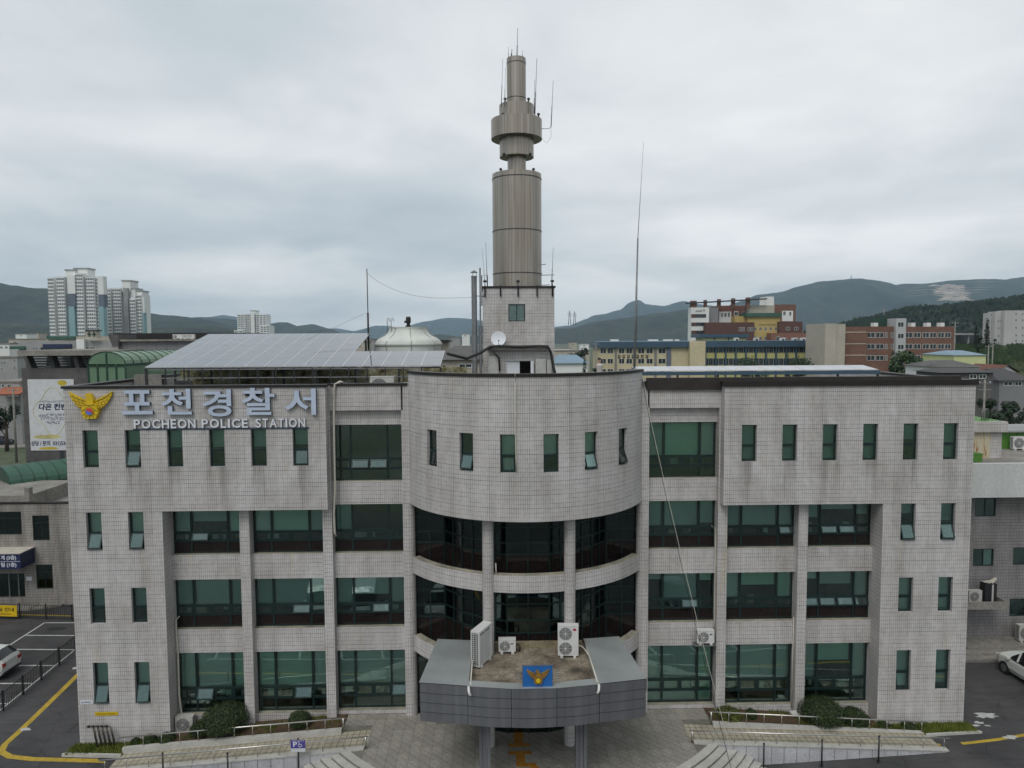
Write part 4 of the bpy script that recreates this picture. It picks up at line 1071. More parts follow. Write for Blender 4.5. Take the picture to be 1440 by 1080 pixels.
for k, x in enumerate((-2.1, -1.12, -0.02, 1.17, 2.14)):
    MB().tube([(x, TY + 0.05, 23.0 if k in (0, 2, 4) else 22.75), (x, TY - 0.10, 22.7), (x, TY - 0.10, 22.05)], 0.045, 6).build('cable_bracket', M['dark_steel'], BL)
    if k in (0, 2, 4): MB().lathe([(0.0, 0.12), (0.10, 0.08), (0.12, -0.02), (0.0, -0.06)], (x, TY + 0.05, 23.0), 8).build('lamp_head', M['black'], BL)
CABL = [(-4.2, 6.5, 18.6), (-3.2, 8.6, 18.25), (-2.4, 10.1, 18.55), (-1.8, 10.35, 18.93), (-1.3, 10.38, 18.97), (0.0, 10.38, 18.92), (1.2, 10.38, 18.95), (1.8, 10.38, 18.93), (2.0, 10.35, 18.5), (2.15, 10.3, 17.6), (2.3, 10.2, 17.0)]
pipe('cable_bundle', 'thick black cable draped over the tower door canopy', CABL, 0.09, M['black'], 'cable')
pipe('cable_bundle', 'short black cable hanging down beside the tower door', [(-1.85, 10.36, 18.9), (-1.5, 10.36, 18.5), (-1.25, 10.4, 18.2), (-1.2, 10.42, 17.4)], 0.06, M['black'], 'cable')
def cabinet(label, x0, x1, z1, y=TY - 0.4, m='white_dirty'):
    t = thing('equipment_cabinet', label, 'cabinet', ((x0 + x1) / 2, y, 16.5), 0)
    w = (x1 - x0) / 2
    MB().box(-w, w, 0, 0.36, 0, z1 - 16.5).build('case', M[m], t); MB().box(-w + 0.03, w - 0.03, -0.012, 0, 0.05, z1 - 16.55).build('cabinet_door', M[m], t)
    MB().box(w - 0.1, w - 0.07, -0.03, -0.012, 0.5, 0.62).build('handle', M['dark_steel'], t)
cabinet('cream metal cabinet under the tower canopy, beside the hanging cable', -1.92, -1.28, 18.35)
cabinet('grey cabinet just right of the tower doorway', 1.05, 1.7, 18.15)
cabinet('small pale box cabinet at the tower corner by the black cable', 1.75, 2.05, 18.05)
# steel telecom mast
MX, MY = 0.0, 13.1
TM = thing('telecom_mast', 'tall ribbed steel telecom mast with stacked collars above the roof', 'mast', (MX, MY, 22.7))
def drumpart(name, r, z0, z1, m='ribbed', cap=True):
    mb = MB(); mb.lathe([(0, z0), (r, z0), (r, z0), (r, z1), (r, z1), (0, z1)], (0, 0, -22.7), 40, uvr=max(r, .6)); return mb.build(name, M[m], TM)
drumpart('mast_base', 1.60, 22.7, 30.05)
for z in (23.6, 26.35, 29.7): MB().lathe([(1.60, z), (1.625, z), (1.625, z), (1.625, z + 0.05), (1.625, z + 0.05), (1.60, z + 0.05)], (0, 0, -22.7), 40).build('band', M['dark_steel'], TM)
drumpart('neck', 0.60, 30.05, 31.2)
drumpart('lower_collar', 1.11, 31.15, 32.5)
drumpart('main_collar', 1.65, 32.3, 33.5)
drumpart('upper_collar', 1.12, 33.5, 34.45)
drumpart('mast_top', 0.62, 34.45, 37.4)
for z in (34.85, 37.05): MB().lathe([(0.62, z), (0.635, z), (0.635, z), (0.635, z + 0.04), (0.635, z + 0.04), (0.62, z + 0.04)], (0, 0, -22.7), 32).build('band', M['dark_steel'], TM)
def small_lamp(x, y, z):
    mb = MB(); mb.lathe([(0.0, 0.28), (0.08, 0.26), (0.10, 0.16), (0.05, 0.12), (0.05, 0.0), (0.0, 0.0)], (x, y, z - 22.7), 8); mb.build('warning_lamp', M['black'], TM)
for x, z in ((-1.05, 30.05), (1.05, 30.05), (-0.75, 34.45), (0.75, 34.45), (-0.9, 33.5), (1.38, 33.5), (-0.85, 31.0), (0.85, 31.0)): small_lamp(x, -0.75, z)
def whip(label, base, top, r=0.02, bent=None, m='galv'):
    b_ = Vector(base); t_ = Vector(top)
    o = thing('whip_antenna', label, 'antenna', base)
    L_ = t_ - b_
    MB().tube([(0, 0, 0), L_ * 0.45], r * 1.5, 5).build('mast_pole', M[m], o); MB().tube([L_ * 0.45, L_], r * 0.7, 5).build('rod', M[m], o)
    return o
Uw = lambda px, py, y: tuple(U(px, py, y))
whip('tallest thin rod standing on top of the steel mast', (0.05, MY, 37.4), Uw(728, 40, MY), 0.025)
whip('short rod at the left rim of the mast top', (-0.5, MY - .2, 37.4), Uw(715, 66, MY), 0.015)
whip('stubby rod with dark tip on the mast top', (-0.32, MY - .2, 37.4), Uw(720, 69, MY), 0.03, m='dark_steel')
whip('short rod at the right rim of the mast top', (0.4, MY - .2, 37.4), Uw(735, 70, MY), 0.015)
whip('slim rod left of the mast top, rising from the collar', Uw(705, 150, MY - 1), Uw(707, 83, MY - 1), 0.018)
whip('second slim rod close to the mast top on its left side', Uw(709.5, 150, MY - 1), Uw(711, 95, MY - 1), 0.015)
whip('tall slim rod right of the mast top above the collar', Uw(752, 168, MY - .8), Uw(755, 82, MY - .8), 0.025)
whip('shorter rod beside the tall one right of the mast top', Uw(751, 160, MY - 1), Uw(752, 112, MY - 1), 0.02)
wa = whip('outrigger rod on a bent arm right of the main collar', Uw(775, 178, MY), Uw(778, 113, MY), 0.022)
MB().tube([Vector(Uw(761, 181, MY)) - wa.location, Vector(Uw(772, 181, MY)) - wa.location, Vector((0, 0, 0))], 0.02, 5).build('arm', M['galv'], wa)
MB().tube([Vector(Uw(762, 195, MY)) - wa.location, Vector(Uw(769, 201, MY)) - wa.location, Vector(Uw(775, 193, MY)) - wa.location, Vector((0, 0, 0))], 0.009, 4).build('lead', M['galv'], wa)
whip('thin rod at the left corner of the tower roof', (-1.95, TY + .3, 22.7), Uw(683, 340, TY + .3), 0.02)
whip('thinner rod behind the left corner rod of the tower roof', (-2.1, TY + 1, 22.7), Uw(678, 350, TY + 1), 0.014)
whip('thin rod at the right corner of the tower roof', (2.12, TY + .3, 22.7), Uw(778, 348, TY + .3), 0.02)
for k, (py, l) in enumerate(((372, 0.5), (387, 1.4), (401, 0.9))):
    p = U(763, py, TY + 1.5)
    o = thing('yagi_antenna', ('short', 'long', 'low')[k] + ' comb antenna on the right side of the mast base', 'antenna', (1.55, TY + 1.5, p.z))
    MB().tube([(0, 0, 0), (l * 0.6, 0, 0.02)], 0.02, 4).build('boom', M['dark_steel'], o)
    for j in range(3): MB().tube([(l * 0.15 * (j + 1), -0.12, 0.01), (l * 0.15 * (j + 1), 0.12, 0.01)], 0.01, 4).build('element', M['dark_steel'], o)
# flue beside the tower
FL = thing('flue', 'tall grey steel flue with rain cap beside the roof tower', 'flue', (-2.78, TY - 0.1, 16.5))
MB().lathe([(0.17, 0), (0.17, 6.75), (0.19, 6.75), (0.19, 6.85), (0.17, 6.85)], n=16).build('flue_pipe', M['galv'], FL)
MB().lathe([(0.0, 7.22), (0.22, 7.08), (0.22, 7.05), (0.0, 7.06)], n=16).build('rain_cap', M['galv'], FL)
for a in (0, 2.1, 4.2): MB().tube([(0.15 * math.cos(a), 0.15 * math.sin(a), 6.8), (0.15 * math.cos(a), 0.15 * math.sin(a), 7.07)], 0.012, 4).build('cap_stay', M['galv'], FL)
for z in (1.5, 3.4, 5.2, 6.1): MB().lathe([(0.17, z), (0.185, z), (0.185, z + 0.05), (0.17, z + 0.05)], n=16).build('joint_ring', M['galv'], FL)
FL2 = thing('slim_vent_pipe', 'slim pipe with box bracket between the flue and the roof tower', 'pipe', (-2.40, TY - 0.1, 16.5))
MB().lathe([(0.09, 0), (0.09, 3.3), (0.13, 3.3), (0.13, 3.75), (0.05, 3.75), (0.05, 7.35), (0, 7.35)], n=10).build('vent_pipe', M['galv'], FL2)
MB().tube([(-0.3, 0, 5.6), (0.35, 0.1, 5.6)], 0.03, 5).build('bracket', M['galv'], FL2)
MB().tube([(0.1, 0.3, 5.0), (0.1, 0.3, 6.9), (0.45, 0.3, 6.9), (0.45, 0.3, 6.2)], 0.035, 5).build('goal_frame', M['dark_steel'], FL2)
# dish
DS = thing('satellite_dish', 'white satellite dish on the front of the roof tower', 'satellite dish', (-1.27, TY - 0.42, 19.42), R_(-8))
mb = MB()
for i in range(6):
    r0, r1 = 0.47 * i / 6, 0.47 * (i + 1) / 6
    mb.lathe([(r0, r0 * r0 * 0.35), (r1, r1 * r1 * 0.35)], n=28)
dd = mb.build('reflector', M['sign_white'], DS, (0, 0, 0), (R_(78), 0, 0))
MB().tube([(0.0, -0.05, -0.42), (0.06, -0.34, -0.12)], 0.014, 5).build('feed_arm', M['dark_steel'], DS)
MB().box(0.02, 0.10, -0.38, -0.30, -0.15, -0.07).build('feed_horn', M['dark_steel'], DS)
MB().tube([(0, 0.05, 0), (0, 0.25, -0.1), (0, 0.42, -0.1)], 0.03, 6).build('bracket', M['galv'], DS)
# ---- roof masts with guy wires
lm = whip('dark straight mast on the roof behind the sloping solar array', Uw(518.5, 490, 13.2), Uw(516, 378, 13.2), 0.045, m='dark_steel')
MB().tube([Vector((0, 0, 0)), Vector((0, 0, -2.8))], 0.06, 5).build('mast_foot', M['dark_steel'], lm)
rm = thing('tall_whip_mast', 'very tall slender whip mast on the roof right of the bowed parapet', 'antenna', (6.45, 6.5, 16.5))
b0 = Vector((6.45, 6.5, 16.5)); m1 = U(897, 335, 6.5); t1 = U(905, 200, 6.5)
MB().tube([(0, 0, 0), m1 - b0], [0.07, 0.045], 6).build('mast_pole', M['galv'], rm); MB().tube([m1 - b0, t1 - b0], [0.02, 0.008], 5).build('rod', M['galv'], rm)
MB().tube([m1 - b0 + Vector((0, 0, -1)), (0.15, 0, 3.5), (0.2, 0, 0)], 0.008, 4).build('lead', M['black'], rm)
wire = [U(516, 384, 13.2).lerp(U(664, 418, 10.9), i / 14.0) + Vector((0, 0, -0.75 * math.sin(math.pi * (i / 14.0) ** 0.8))) for i in range(15)]
pipe('aerial_wire', 'thin sagging wire between the dark mast and the flue', wire, 0.01, M['galv'], 'wire', 4)
pipe('aerial_wire', 'faint guy wire falling left from the dark mast', [U(515, 440, 13.2), U(440, 474, 9), U(430, 478, 7)], 0.008, M['galv'], 'wire', 4)

# ---------------------------------------------------------------- solar arrays
def solar_array(label, x0, ncols, rows, y0, z0, slope, row_cols, pw=1.04, pl=1.74, name='solar_array', postz=16.5):
    t = thing(name, label, 'solar array', (x0, y0, z0))
    c, s_ = math.cos(slope), math.sin(slope)
    pm = MB(); pm.box(0.002, pw - 0.002, 0.002, pl - 0.002, 0.0, 0.035, skip='t'); pm.cur = 1
    pm.face([(0.022, 0.012, 0.036), (pw - 0.022, 0.012, 0.036), (pw - 0.022, pl - 0.012, 0.036), (0.022, pl - 0.012, 0.036)])
    pm.cur = 0
    for a, b_, cc, d in ((0.002, pw - 0.002, 0.002, 0.012), (0.002, pw - 0.002, pl - 0.012, pl - 0.002), (0.002, 0.022, 0.012, pl - 0.012), (pw - 0.022, pw - 0.002, 0.012, pl - 0.012)):
        pm.face([(a, cc, 0.040), (b_, cc, 0.040), (b_, d, 0.040), (a, d, 0.040)])
    me = pm.mesh('solar_panel', [M['galv_pale'], M['solar']])
    for r in range(rows):
        for k in range(row_cols[r]):
            link('solar_panel', me, t, (k * pw, r * pl * c, r * pl * s_), (slope, 0, 0))
    W = max(row_cols) * pw
    for r in range(rows + 1):
        w = row_cols[min(r, rows - 1)] * pw
        MB().tube([(0, r * pl * c, r * pl * s_ - 0.07), (w, r * pl * c, r * pl * s_ - 0.07)], 0.04, 5).build('purlin', M['dark_steel'], t)
    for r in range(0, rows + 1, 2):
        w = row_cols[min(r, rows - 1)] * pw
        n = int(w / 2.08)
        for k in range(n + 1):
            MB().box(w * k / n - 0.05, w * k / n + 0.05, r * pl * c + 0.1 - 0.05, r * pl * c + 0.15, postz - z0, r * pl * s_ - 0.09).build('post', M['dark_steel'], t)
    return t
M['galv_pale'] = plain('aluminium_frame', (0.62, 0.62, 0.63), 0.5, 0.2, var=0.05)
solar_array('large sloping solar array on steel legs over the left roof', -20.0, 15, 5, 4.0, 18.0, math.atan2(1.8, 8.55), [15, 15, 10, 10, 10])
solar_array('low row of nearly flat solar panels along the right roof edge', 6.4, 13, 1, 5.2, 17.57, R_(6), [13], 1.04, 1.74, 'solar_row')
MB().box(6.3, 19.95, 5.05, 5.12, 17.36, 17.55).build('array_skirt', M['blue_roof'], bpy.data.objects['solar_row'])
bpy.data.objects['array_skirt'].location = -bpy.data.objects['solar_row'].location
# railing and peeling wall under the array
rl = thing('roof_railing', 'dark steel railing along the left roof edge under the solar array', 'railing', (-19.6, 3.4, 16.5))
for k in range(16): MB().box(k * 0.95 - 0.03, k * 0.95 + 0.03, -0.03, 0.03, 0, 1.5).build('post', M['dark_steel'], rl)
for z in (0.55, 0.98, 1.42): MB().box(0, 15 * 0.95, -0.025, 0.025, z - 0.025, z + 0.025).build('rail', M['galv'], rl)
tag(MB().box(-20.2, -3.2, 8.6, 8.9, 16.5, 17.75).build('peeling_wall', M['old_parapet']), 'low peeling yellowed wall on the roof behind the solar legs', 'wall')
tag(MB().box(-21.4, -19.9, 5.6, 6.0, 16.5, 17.55).build('pale_upstand', M['concrete']), 'pale concrete upstand at the left end of the roof', 'wall')
ac_unit('white boxed unit with dark mesh face on the roof beside the bowed wall', (-7.2, 1.9, 16.5), 0, 1.2, 0.95, 0.5, 1, M['white_dirty'])
rb = thing('roof_box', 'small dark rounded case on the roof under the solar array', 'box', (-17.3, 2.4, 16.5))
MB().prism([(-0.4, 0), (0.4, 0), (0.4, 0.75), (0.32, 0.92), (-0.32, 0.92), (-0.4, 0.75)], -0.2, 0.2, 'y').build('case', M['dark_steel'], rb)
MB().box(-0.36, 0.36, -0.215, -0.2, 0.1, 0.7).build('cover', M['grille'], rb)
# cooling tower
CT = thing('cooling_tower', 'white bell shaped cooling tower with dark fan motor on the roof', 'cooling tower', (-7.3, 14.0, 16.5))
prof = [(2.10, 0.0), (2.17, 1.0), (2.17, 2.50), (2.26, 2.53), (2.26, 2.64), (2.18, 2.66), (2.14, 2.78), (2.02, 2.92), (1.80, 3.03), (1.56, 3.15), (1.39, 3.31), (1.30, 3.49), (1.27, 3.66), (1.30, 3.67), (1.30, 3.72), (1.20, 3.72)]
MB().lathe(prof, n=40, uvr=2).build('shell', M['frp'], CT)
MB().lathe([(1.2, 3.70), (0.95, 3.60), (0, 3.58)], n=32).build('fan_screen', M['grille'], CT)
MB().lathe([(0, 4.42), (0.14, 4.42), (0.17, 4.3), (0.17, 4.02), (0.12, 3.98), (0.12, 3.85), (0.2, 3.82), (0.2, 3.6), (0, 3.6)], n=12).build('fan_motor', M['black'], CT)
MB().box(-0.26, -0.14, -0.1, 0.1, 4.0, 4.15).build('junction_box', M['black'], CT)
for k in range(8):
    a = k * math.pi / 4 + 0.2
    MB().tube([(r * math.cos(a), r * math.sin(a), z) for r, z in ((2.19, 1.0), (2.19, 2.5), (2.28, 2.58), (2.19, 2.75), (1.84, 3.03), (1.42, 3.31), (1.30, 3.66))], 0.022, 4).build('rib', M['white_dirty'], CT)
for x in (-1.25, -1.0): MB().tube([(x, -1.0, 3.4), (x, -1.05, 4.25), (x + 0.08, -0.9, 4.32), (x + 0.12, -0.7, 4.1)], 0.02, 4).build('ladder_hoop', M['galv'], CT)
# person behind the bowed parapet
PE = tag(MB().lathe([(0.0, 0.0), (0.09, 0.0), (0.12, 0.05), (0.10, 0.1), (0.11, 0.5), (0.15, 0.85), (0.17, 0.95), (0.155, 1.1), (0.20, 1.35), (0.20, 1.42), (0.12, 1.48), (0.058, 1.52), (0.055, 1.58), (0.075, 1.62), (0.085, 1.70), (0.07, 1.78), (0.0, 1.82)], n=16).build('person', [M['shirt']]), 'person with dark hair standing on the roof behind the bowed parapet', 'person')
pp = U(843, 524, 6.0); PE.location = (pp.x, 6.0, 16.5); PE.rotation_euler = (0, 0, 0.2)
for sg in (-1, 1):
    pass
MB().lathe([(0.0, 1.85), (0.06, 1.84), (0.095, 1.78), (0.10, 1.70), (0.085, 1.66)], n=14).build('hair', M['hair'], PE, (0, 0.01, 0))
MB().lathe([(0.057, 1.52), (0.058, 1.58), (0.08, 1.62), (0.089, 1.69), (0.085, 1.72)], n=14).build('face', M['skin'], PE, (0, -0.008, 0))

# ---------------------------------------------------------------- plaza, steps, ramps
AC_Y, AR = 5.0, 11.1
def arc_x(y, r): return math.sqrt(max(0, r * r - (AC_Y - y) ** 2))
plaza = MB()
ring = [(AR * math.sin(w), AC_Y - AR * math.cos(w)) for w in [(-1 + 2 * i / 40) * math.acos((AC_Y + 2.1) / AR) for i in range(41)]]
poly = [(-9.53, 0.85), (-9.3, -0.6), (-7.6, -0.6), (-7.6, -2.1)] + ring + [(7.6, -2.1), (7.6, -0.6), (9.3, -0.6), (9.53, 0.85)]
plaza.face([(p[0], p[1], 0.588) for p in poly])
for (xa, ya), (xb, yb) in zip(poly[1:4] + poly[-4:-1], poly[2:5] + poly[-3:]):
    plaza.face([(xa, ya, 0.0), (xb, yb, 0.0), (xb, yb, 0.588), (xa, ya, 0.588)])
PLZ = struct(plaza.build('plaza', M['grout']))
T_ = 0.5
pm = [MB().box(0.008, T_ - 0.008, 0.008, T_ - 0.008, -0.03, 0.0, skip='d').mesh('paver', m) for m in (M['paver'], M['paver2'])]
def clip(P, n, k):
    """keep the side of a convex outline where p.n <= k"""
    out_ = []
    for p, q in zip(P, P[1:] + P[:1]):
        a_, b_ = p[0] * n[0] + p[1] * n[1] - k, q[0] * n[0] + q[1] * n[1] - k
        if a_ <= 0: out_.append(p)
        if a_ * b_ < 0:
            f = a_ / (a_ - b_); out_.append((p[0] + (q[0] - p[0]) * f, p[1] + (q[1] - p[1]) * f))
    return out_
rp = random.Random(3)
for i in range(-19, 19):
    for j in range(-12, 2):
        x, y = i * T_, j * T_ - 0.2
        cx_, cy_ = x + T_ / 2, y + T_ / 2
        if abs(cx_) < 4.6 and cy_ > -0.4: continue
        if cy_ > -0.4 and abs(cx_) > 9.2: continue
        full = [(x + 0.008, y + 0.008), (x + T_ - 0.008, y + 0.008), (x + T_ - 0.008, y + T_ - 0.008), (x + 0.008, y + T_ - 0.008)]
        P = full
        v = Vector((cx_, cy_ - AC_Y)).normalized()
        P = clip(P, (v.x, v.y), v.y * AC_Y + AR - 0.02) if P else P
        P = clip(P, (0, 1), 0.83) if P else P
        if P and cy_ < -0.4:
            P = clip(P, (1, 0), 7.6); P = clip(P, (-1, 0), 7.6) if P else P
        if len(P) < 3: continue
        mi = 0 if rp.random() < 0.6 else 1; dz = 0.60 + rp.uniform(-0.003, 0.003)
        if P == full:
            link('paver', pm[mi], PLZ, (x, y, dz), (rp.uniform(-.002, .002), rp.uniform(-.002, .002), 0))
        elif y > -5.2:
            MB().prism([(p[0] - x, p[1] - y) for p in P], -0.03, 0.0).build('paver', M['paver' if mi == 0 else 'paver2'], PLZ, (x, y, dz))
st = thing('entrance_steps', 'curved flight of stone steps around the front of the plaza', 'steps')
for k in range(7):
    r0, r1 = AR + 0.34 * k - 0.02, AR + 0.34 * (k + 1)
    z1 = 0.60 - 0.155 * k
    for sg, (wa, wb) in ((1, (0.15, 0.95)), (-1, (-0.95, -0.15)), (0, (-0.15, 0.15))):
        mb = MB(); n = 12
        for i in range(n):
            a, b_ = wa + (wb - wa) * i / n, wa + (wb - wa) * (i + 1) / n
            p = lambda r, w, z: (r * math.sin(w), AC_Y - r * math.cos(w), z)
            if p(r1, (a + b_) / 2, 0)[1] > -2.3: continue
            mb.cur = 1; mb.face([p(r1, a, z1 - 0.17), p(r1, b_, z1 - 0.17), p(r1, b_, z1 - 0.03), p(r1, a, z1 - 0.03)]); mb.cur = 0
            mb.face([p(r1 + 0.02, a, z1 - 0.03), p(r1 + 0.02, b_, z1 - 0.03), p(r1 + 0.02, b_, z1), p(r1 + 0.02, a, z1)])
            mb.face([p(r1 + 0.02, a, z1), p(r1 + 0.02, b_, z1), p(r0, b_, z1 + 0.001), p(r0, a, z1 + 0.001)])
        if mb.f: mb.build('step', [M['granite_cap'], M['riser']], st)
# tactile guide strip
def tact(x0, x1, y0, y1): return struct(MB().box(x0, x1, y0, y1, 0.59, 0.608).build('tactile_paving', M['tactile']))
tact(-0.72, -0.28, -2.0, -0.6); tact(-0.98, -0.02, -2.28, -2.0)
tact(-0.98, 0.06, -2.90, -2.62); tact(-0.66, -0.26, -3.55, -2.90); tact(-0.66, 0.22, -3.82, -3.55); tact(-0.06, 0.34, -4.9, -3.82)

def ramp_z(sx, x): return lerp(0.60, 0.02 if sx > 0 else -0.28, (x - 7.6) / 11.9)
for sx in (-1, 1):
    XS = lambda a: sx * a
    rz_ = lambda x: ramp_z(sx, x)
    mb = MB()
    n = 12
    for i in range(n):
        a, b_ = 7.6 + 11.9 * i / n, 7.6 + 11.9 * (i + 1) / n
        mb.face([(XS(a), -2.1, rz_(a)), (XS(b_), -2.1, rz_(b_)), (XS(b_), -0.58, rz_(b_)), (XS(a), -0.58, rz_(a))])
    rp_ = struct(mb.build('ramp', M['ramp_paver']))
    # outer wall: granite panels under a cap
    npan = 20; x0 = 7.7; x1 = 19.6 if sx > 0 else 19.7
    cap_z = lambda x: rz_(x) + 0.07
    core = MB()
    core.face([(XS(x0), -2.30, -0.7), (XS(x1), -2.30, -0.7), (XS(x1), -2.30, cap_z(x1) - 0.02), (XS(x0), -2.30, cap_z(x0) - 0.02)])
    core.face([(XS(x0), -2.12, -0.7), (XS(x1), -2.12, -0.7), (XS(x1), -2.12, cap_z(x1) - 0.02), (XS(x0), -2.12, cap_z(x0) - 0.02)])
    core.build('wall_core', M['joint'], rp_)
    for k in range(npan):
        a, b_ = x0 + (x1 - x0) * k / npan + 0.012, x0 + (x1 - x0) * (k + 1) / npan - 0.012
        za, zb = cap_z(a) - 0.06, cap_z(b_) - 0.06
        g = min(gz(XS(a), -2.4), gz(XS(b_), -2.4)) - 0.15
        pts = [(XS(a), g), (XS(b_), g), (XS(b_), zb), (XS(a), za)]
        if sx < 0: pts = pts[::-1]
        MB().prism(pts, -2.34 - 0.004 * (k % 3), -2.305, 'y').build('panel', M['granite'], rp_)
    mb = MB()
    q = [(x0 - 0.05, -2.38), (x1 + 0.05, -2.38), (x1 + 0.05, -2.06), (x0 - 0.05, -2.06)]
    top = [(XS(x), y, cap_z(x)) for x, y in q]; bot = [(XS(x), y, cap_z(x) - 0.055) for x, y in q]
    mb.face(top); mb.face(bot[::-1])
    for i in range(4): mb.face([bot[i], bot[(i + 1) % 4], top[(i + 1) % 4], top[i]])
    mb.build('cap', M['granite_cap'], rp_)
    # planter kerb behind the ramp
    kz = lambda x: lerp(0.74, 0.05 if sx > 0 else 0.0, (x - 9.0) / 10.4)
    mb = MB()
    q = [(9.0, -0.82), (19.45, -0.82), (19.45, -0.60), (9.0, -0.60)]
    top = [(XS(x), y, kz(x)) for x, y in q]; bot = [(XS(x), y, -0.6) for x, y in q]
    mb.face(top)
    for i in range(4): mb.face([bot[i], bot[(i + 1) % 4], top[(i + 1) % 4], top[i]])
    struct(mb.build('kerb', M['granite_cap']))
    mb = MB()
    for i in range(20):
        a, b_ = 9.0 + 0.52 * i, 9.0 + 0.52 * (i + 1)
        mb.face([(XS(a), -0.62, kz(a) - 0.05), (XS(b_), -0.62, kz(b_) - 0.05), (XS(b_), 1.0, kz(b_) - 0.12), (XS(a), 1.0, kz(a) - 0.12)])
    struct(mb.build('planting_bed', M['soil']))
    # verge at the outer block
    mb = MB()
    vx = 22.15
    q = [(19.4, -0.95), (vx, -0.75), (vx, 0.02), (19.4, 0.02)]
    zz = 0.06 if sx > 0 else -0.22
    top = [(XS(x), y, zz) for x, y in q]; bot = [(XS(x), y, -0.6) for x, y in q]
    mb.face(top)
    for i in range(4): mb.face([bot[i], bot[(i + 1) % 4], top[(i + 1) % 4], top[i]])
    struct(mb.build('verge', M['soil']))
    mb = MB()
    q = [(19.4, -1.07), (vx + 0.12, -0.87), (vx, -0.75), (19.4, -0.95)]
    top = [(XS(x), y, zz + 0.05) for x, y in q]; bot = [(XS(x), y, -0.6) for x, y in q]
    mb.face(top)
    for i in range(4): mb.face([bot[i], bot[(i + 1) % 4], top[(i + 1) % 4], top[i]])
    struct(mb.build('kerb', M['granite_cap']))
    gr = MB(); rg = random.Random(5 + sx)
    for i in range(5200):
        x = rg.uniform(9.2, vx - 0.05); y = rg.uniform(-0.55, 0.75)
        if i % 3 == 0: x = rg.uniform(19.4, vx - 0.05)
        if x > 19.4: y = rg.uniform(-0.9, -0.03)
        elif x > 17.4: y = rg.uniform(-0.55, -0.05)
        if x < 17.4 and noise.noise(Vector((x * 0.9, y * 2, sx * 3.0))) < 0.05: continue
        zb = (kz(x) - 0.06) if x < 19.4 else zz
        h = rg.uniform(0.06, 0.20); a = rg.uniform(0, 6.28); w = 0.02
        gr.face([(XS(x) - w * math.cos(a), y - w * math.sin(a), zb), (XS(x) + w * math.cos(a), y + w * math.sin(a), zb), (XS(x) + rg.uniform(-.06, .06), y + rg.uniform(-.06, .06), zb + h)])
    go = gr.build('verge_grass', M['grass']); go['kind'] = 'stuff'; tag(go, 'rough grass growing along the %s hand verge and bed' % ('right' if sx > 0 else 'left'), 'grass')
    # handrails
    def rail(label, y, zf, h, xa, xb, n):
        t = thing('handrail', label, 'handrail')
        MB().tube([(XS(xa), y, zf(xa) + h), (XS(xb), y, zf(xb) + h)], 0.035, 8).build('rail', M['steel'], t)
        for k in range(n + 1):
            x = lerp(xa + 0.12, xb - 0.25, k / n)
            MB().tube([(XS(x), y, zf(x) - 0.03), (XS(x), y, zf(x) + h)], 0.045 if k == 0 else 0.019, 6).build('post', M['steel'], t)
    sd = 'right' if sx > 0 else 'left'
    rail('stainless handrail on the outer edge of the %s hand ramp' % sd, -2.22, cap_z, 0.50, 7.45, 19.75, 12)
    rail('stainless handrail along the planter kerb of the %s hand ramp' % sd, -0.71, kz, 0.50, 8.8, 19.6, 12)

# ---------------------------------------------------------------- shrubs
def leaf_ball(mb, c, rx, ry, rz, n, size, rg, shell=0.75, cut=-1.0):
    for i in range(n):
        while True:
            v = Vector((rg.gauss(0, 1), rg.gauss(0, 1), rg.gauss(0, 1))).normalized()
            if v.z > cut: break
        k = 1 - (1 - shell) * rg.random() ** 2
        k *= 1 + 0.10 * noise.noise(v * 2.6 + Vector(c)) + 0.07 * noise.noise(v * 7 + Vector(c)) + (0.10 * rg.random() if rg.random() < 0.12 else 0)
        p = Vector((c[0] + v.x * rx * k, c[1] + v.y * ry * k, c[2] + v.z * rz * k))
        nrm = (v + Vector((rg.uniform(-.8, .8), rg.uniform(-.8, .8), rg.uniform(-.4, .9)))).normalized()
        t = nrm.orthogonal().normalized(); t.rotate(Matrix.Rotation(rg.uniform(0, 6.28), 3, nrm)); b_ = nrm.cross(t)
        s_ = size * rg.uniform(0.6, 1.3)
        mb.face([p - t * s_ * .5, p + b_ * s_ * .35, p + t * s_ * .6, p - b_ * s_ * .35])
def shrub(label, x, y, z0, r, ztop, m='leaf', n=None, squash=1.0, group=None):
    t = thing('shrub', label, 'shrub', (x, y, z0), 0, group)
    rg = random.Random(int(x * 100))
    h = (ztop - z0); c = (0, 0, h * 0.46)
    core = MB(); core.lathe([(0.0, h * 0.02), (r * 0.6, h * 0.08), (r * 0.84, h * 0.35), (r * 0.80, h * 0.62), (r * 0.5, h * 0.84), (0, h * 0.92)], n=14); core.build('inner_core', M['leaf_core'], t)  # solid dark core filling the bush behind the leaves
    mb = MB(); leaf_ball(mb, c, r, r * squash, h * 0.54, n or int(3000 * r * r + 500), 0.07, rg, 0.8, -0.45)
    mb.build('foliage', M[m], t)
    MB().tube([(0, 0, -0.1), (0, 0, h * 0.4)], 0.04, 5).build('stem', M['bark'], t)
M['leaf_core'] = plain('dark_core', (0.010, 0.014, 0.006), 0.95, var=0.3, scale=4)
shrub('largest round clipped bush in the left hand bed', -14.85, 0.05, 0.25, 1.13, 1.66)
shrub('small round bush in front of the grey air conditioner', -15.98, -0.1, 0.15, 0.55, 0.86)
shrub('round bush alone by the last pier of the left hand bed', -11.2, 0.0, 0.48, 0.56, 1.22)
shrub('tiny dark bush at the low end of the left hand bed', -19.05, -0.32, -0.1, 0.2, 0.22)
shrub('low dark bush, second from the low end of the left hand bed', -18.4, -0.28, -0.05, 0.34, 0.32)
shrub('low dark bush between the low end and the air conditioner on the left', -17.55, -0.3, 0.0, 0.40, 0.42)
shrub('largest round clipped bush in the right hand bed', 14.72, 0.05, 0.1, 1.12, 1.44)
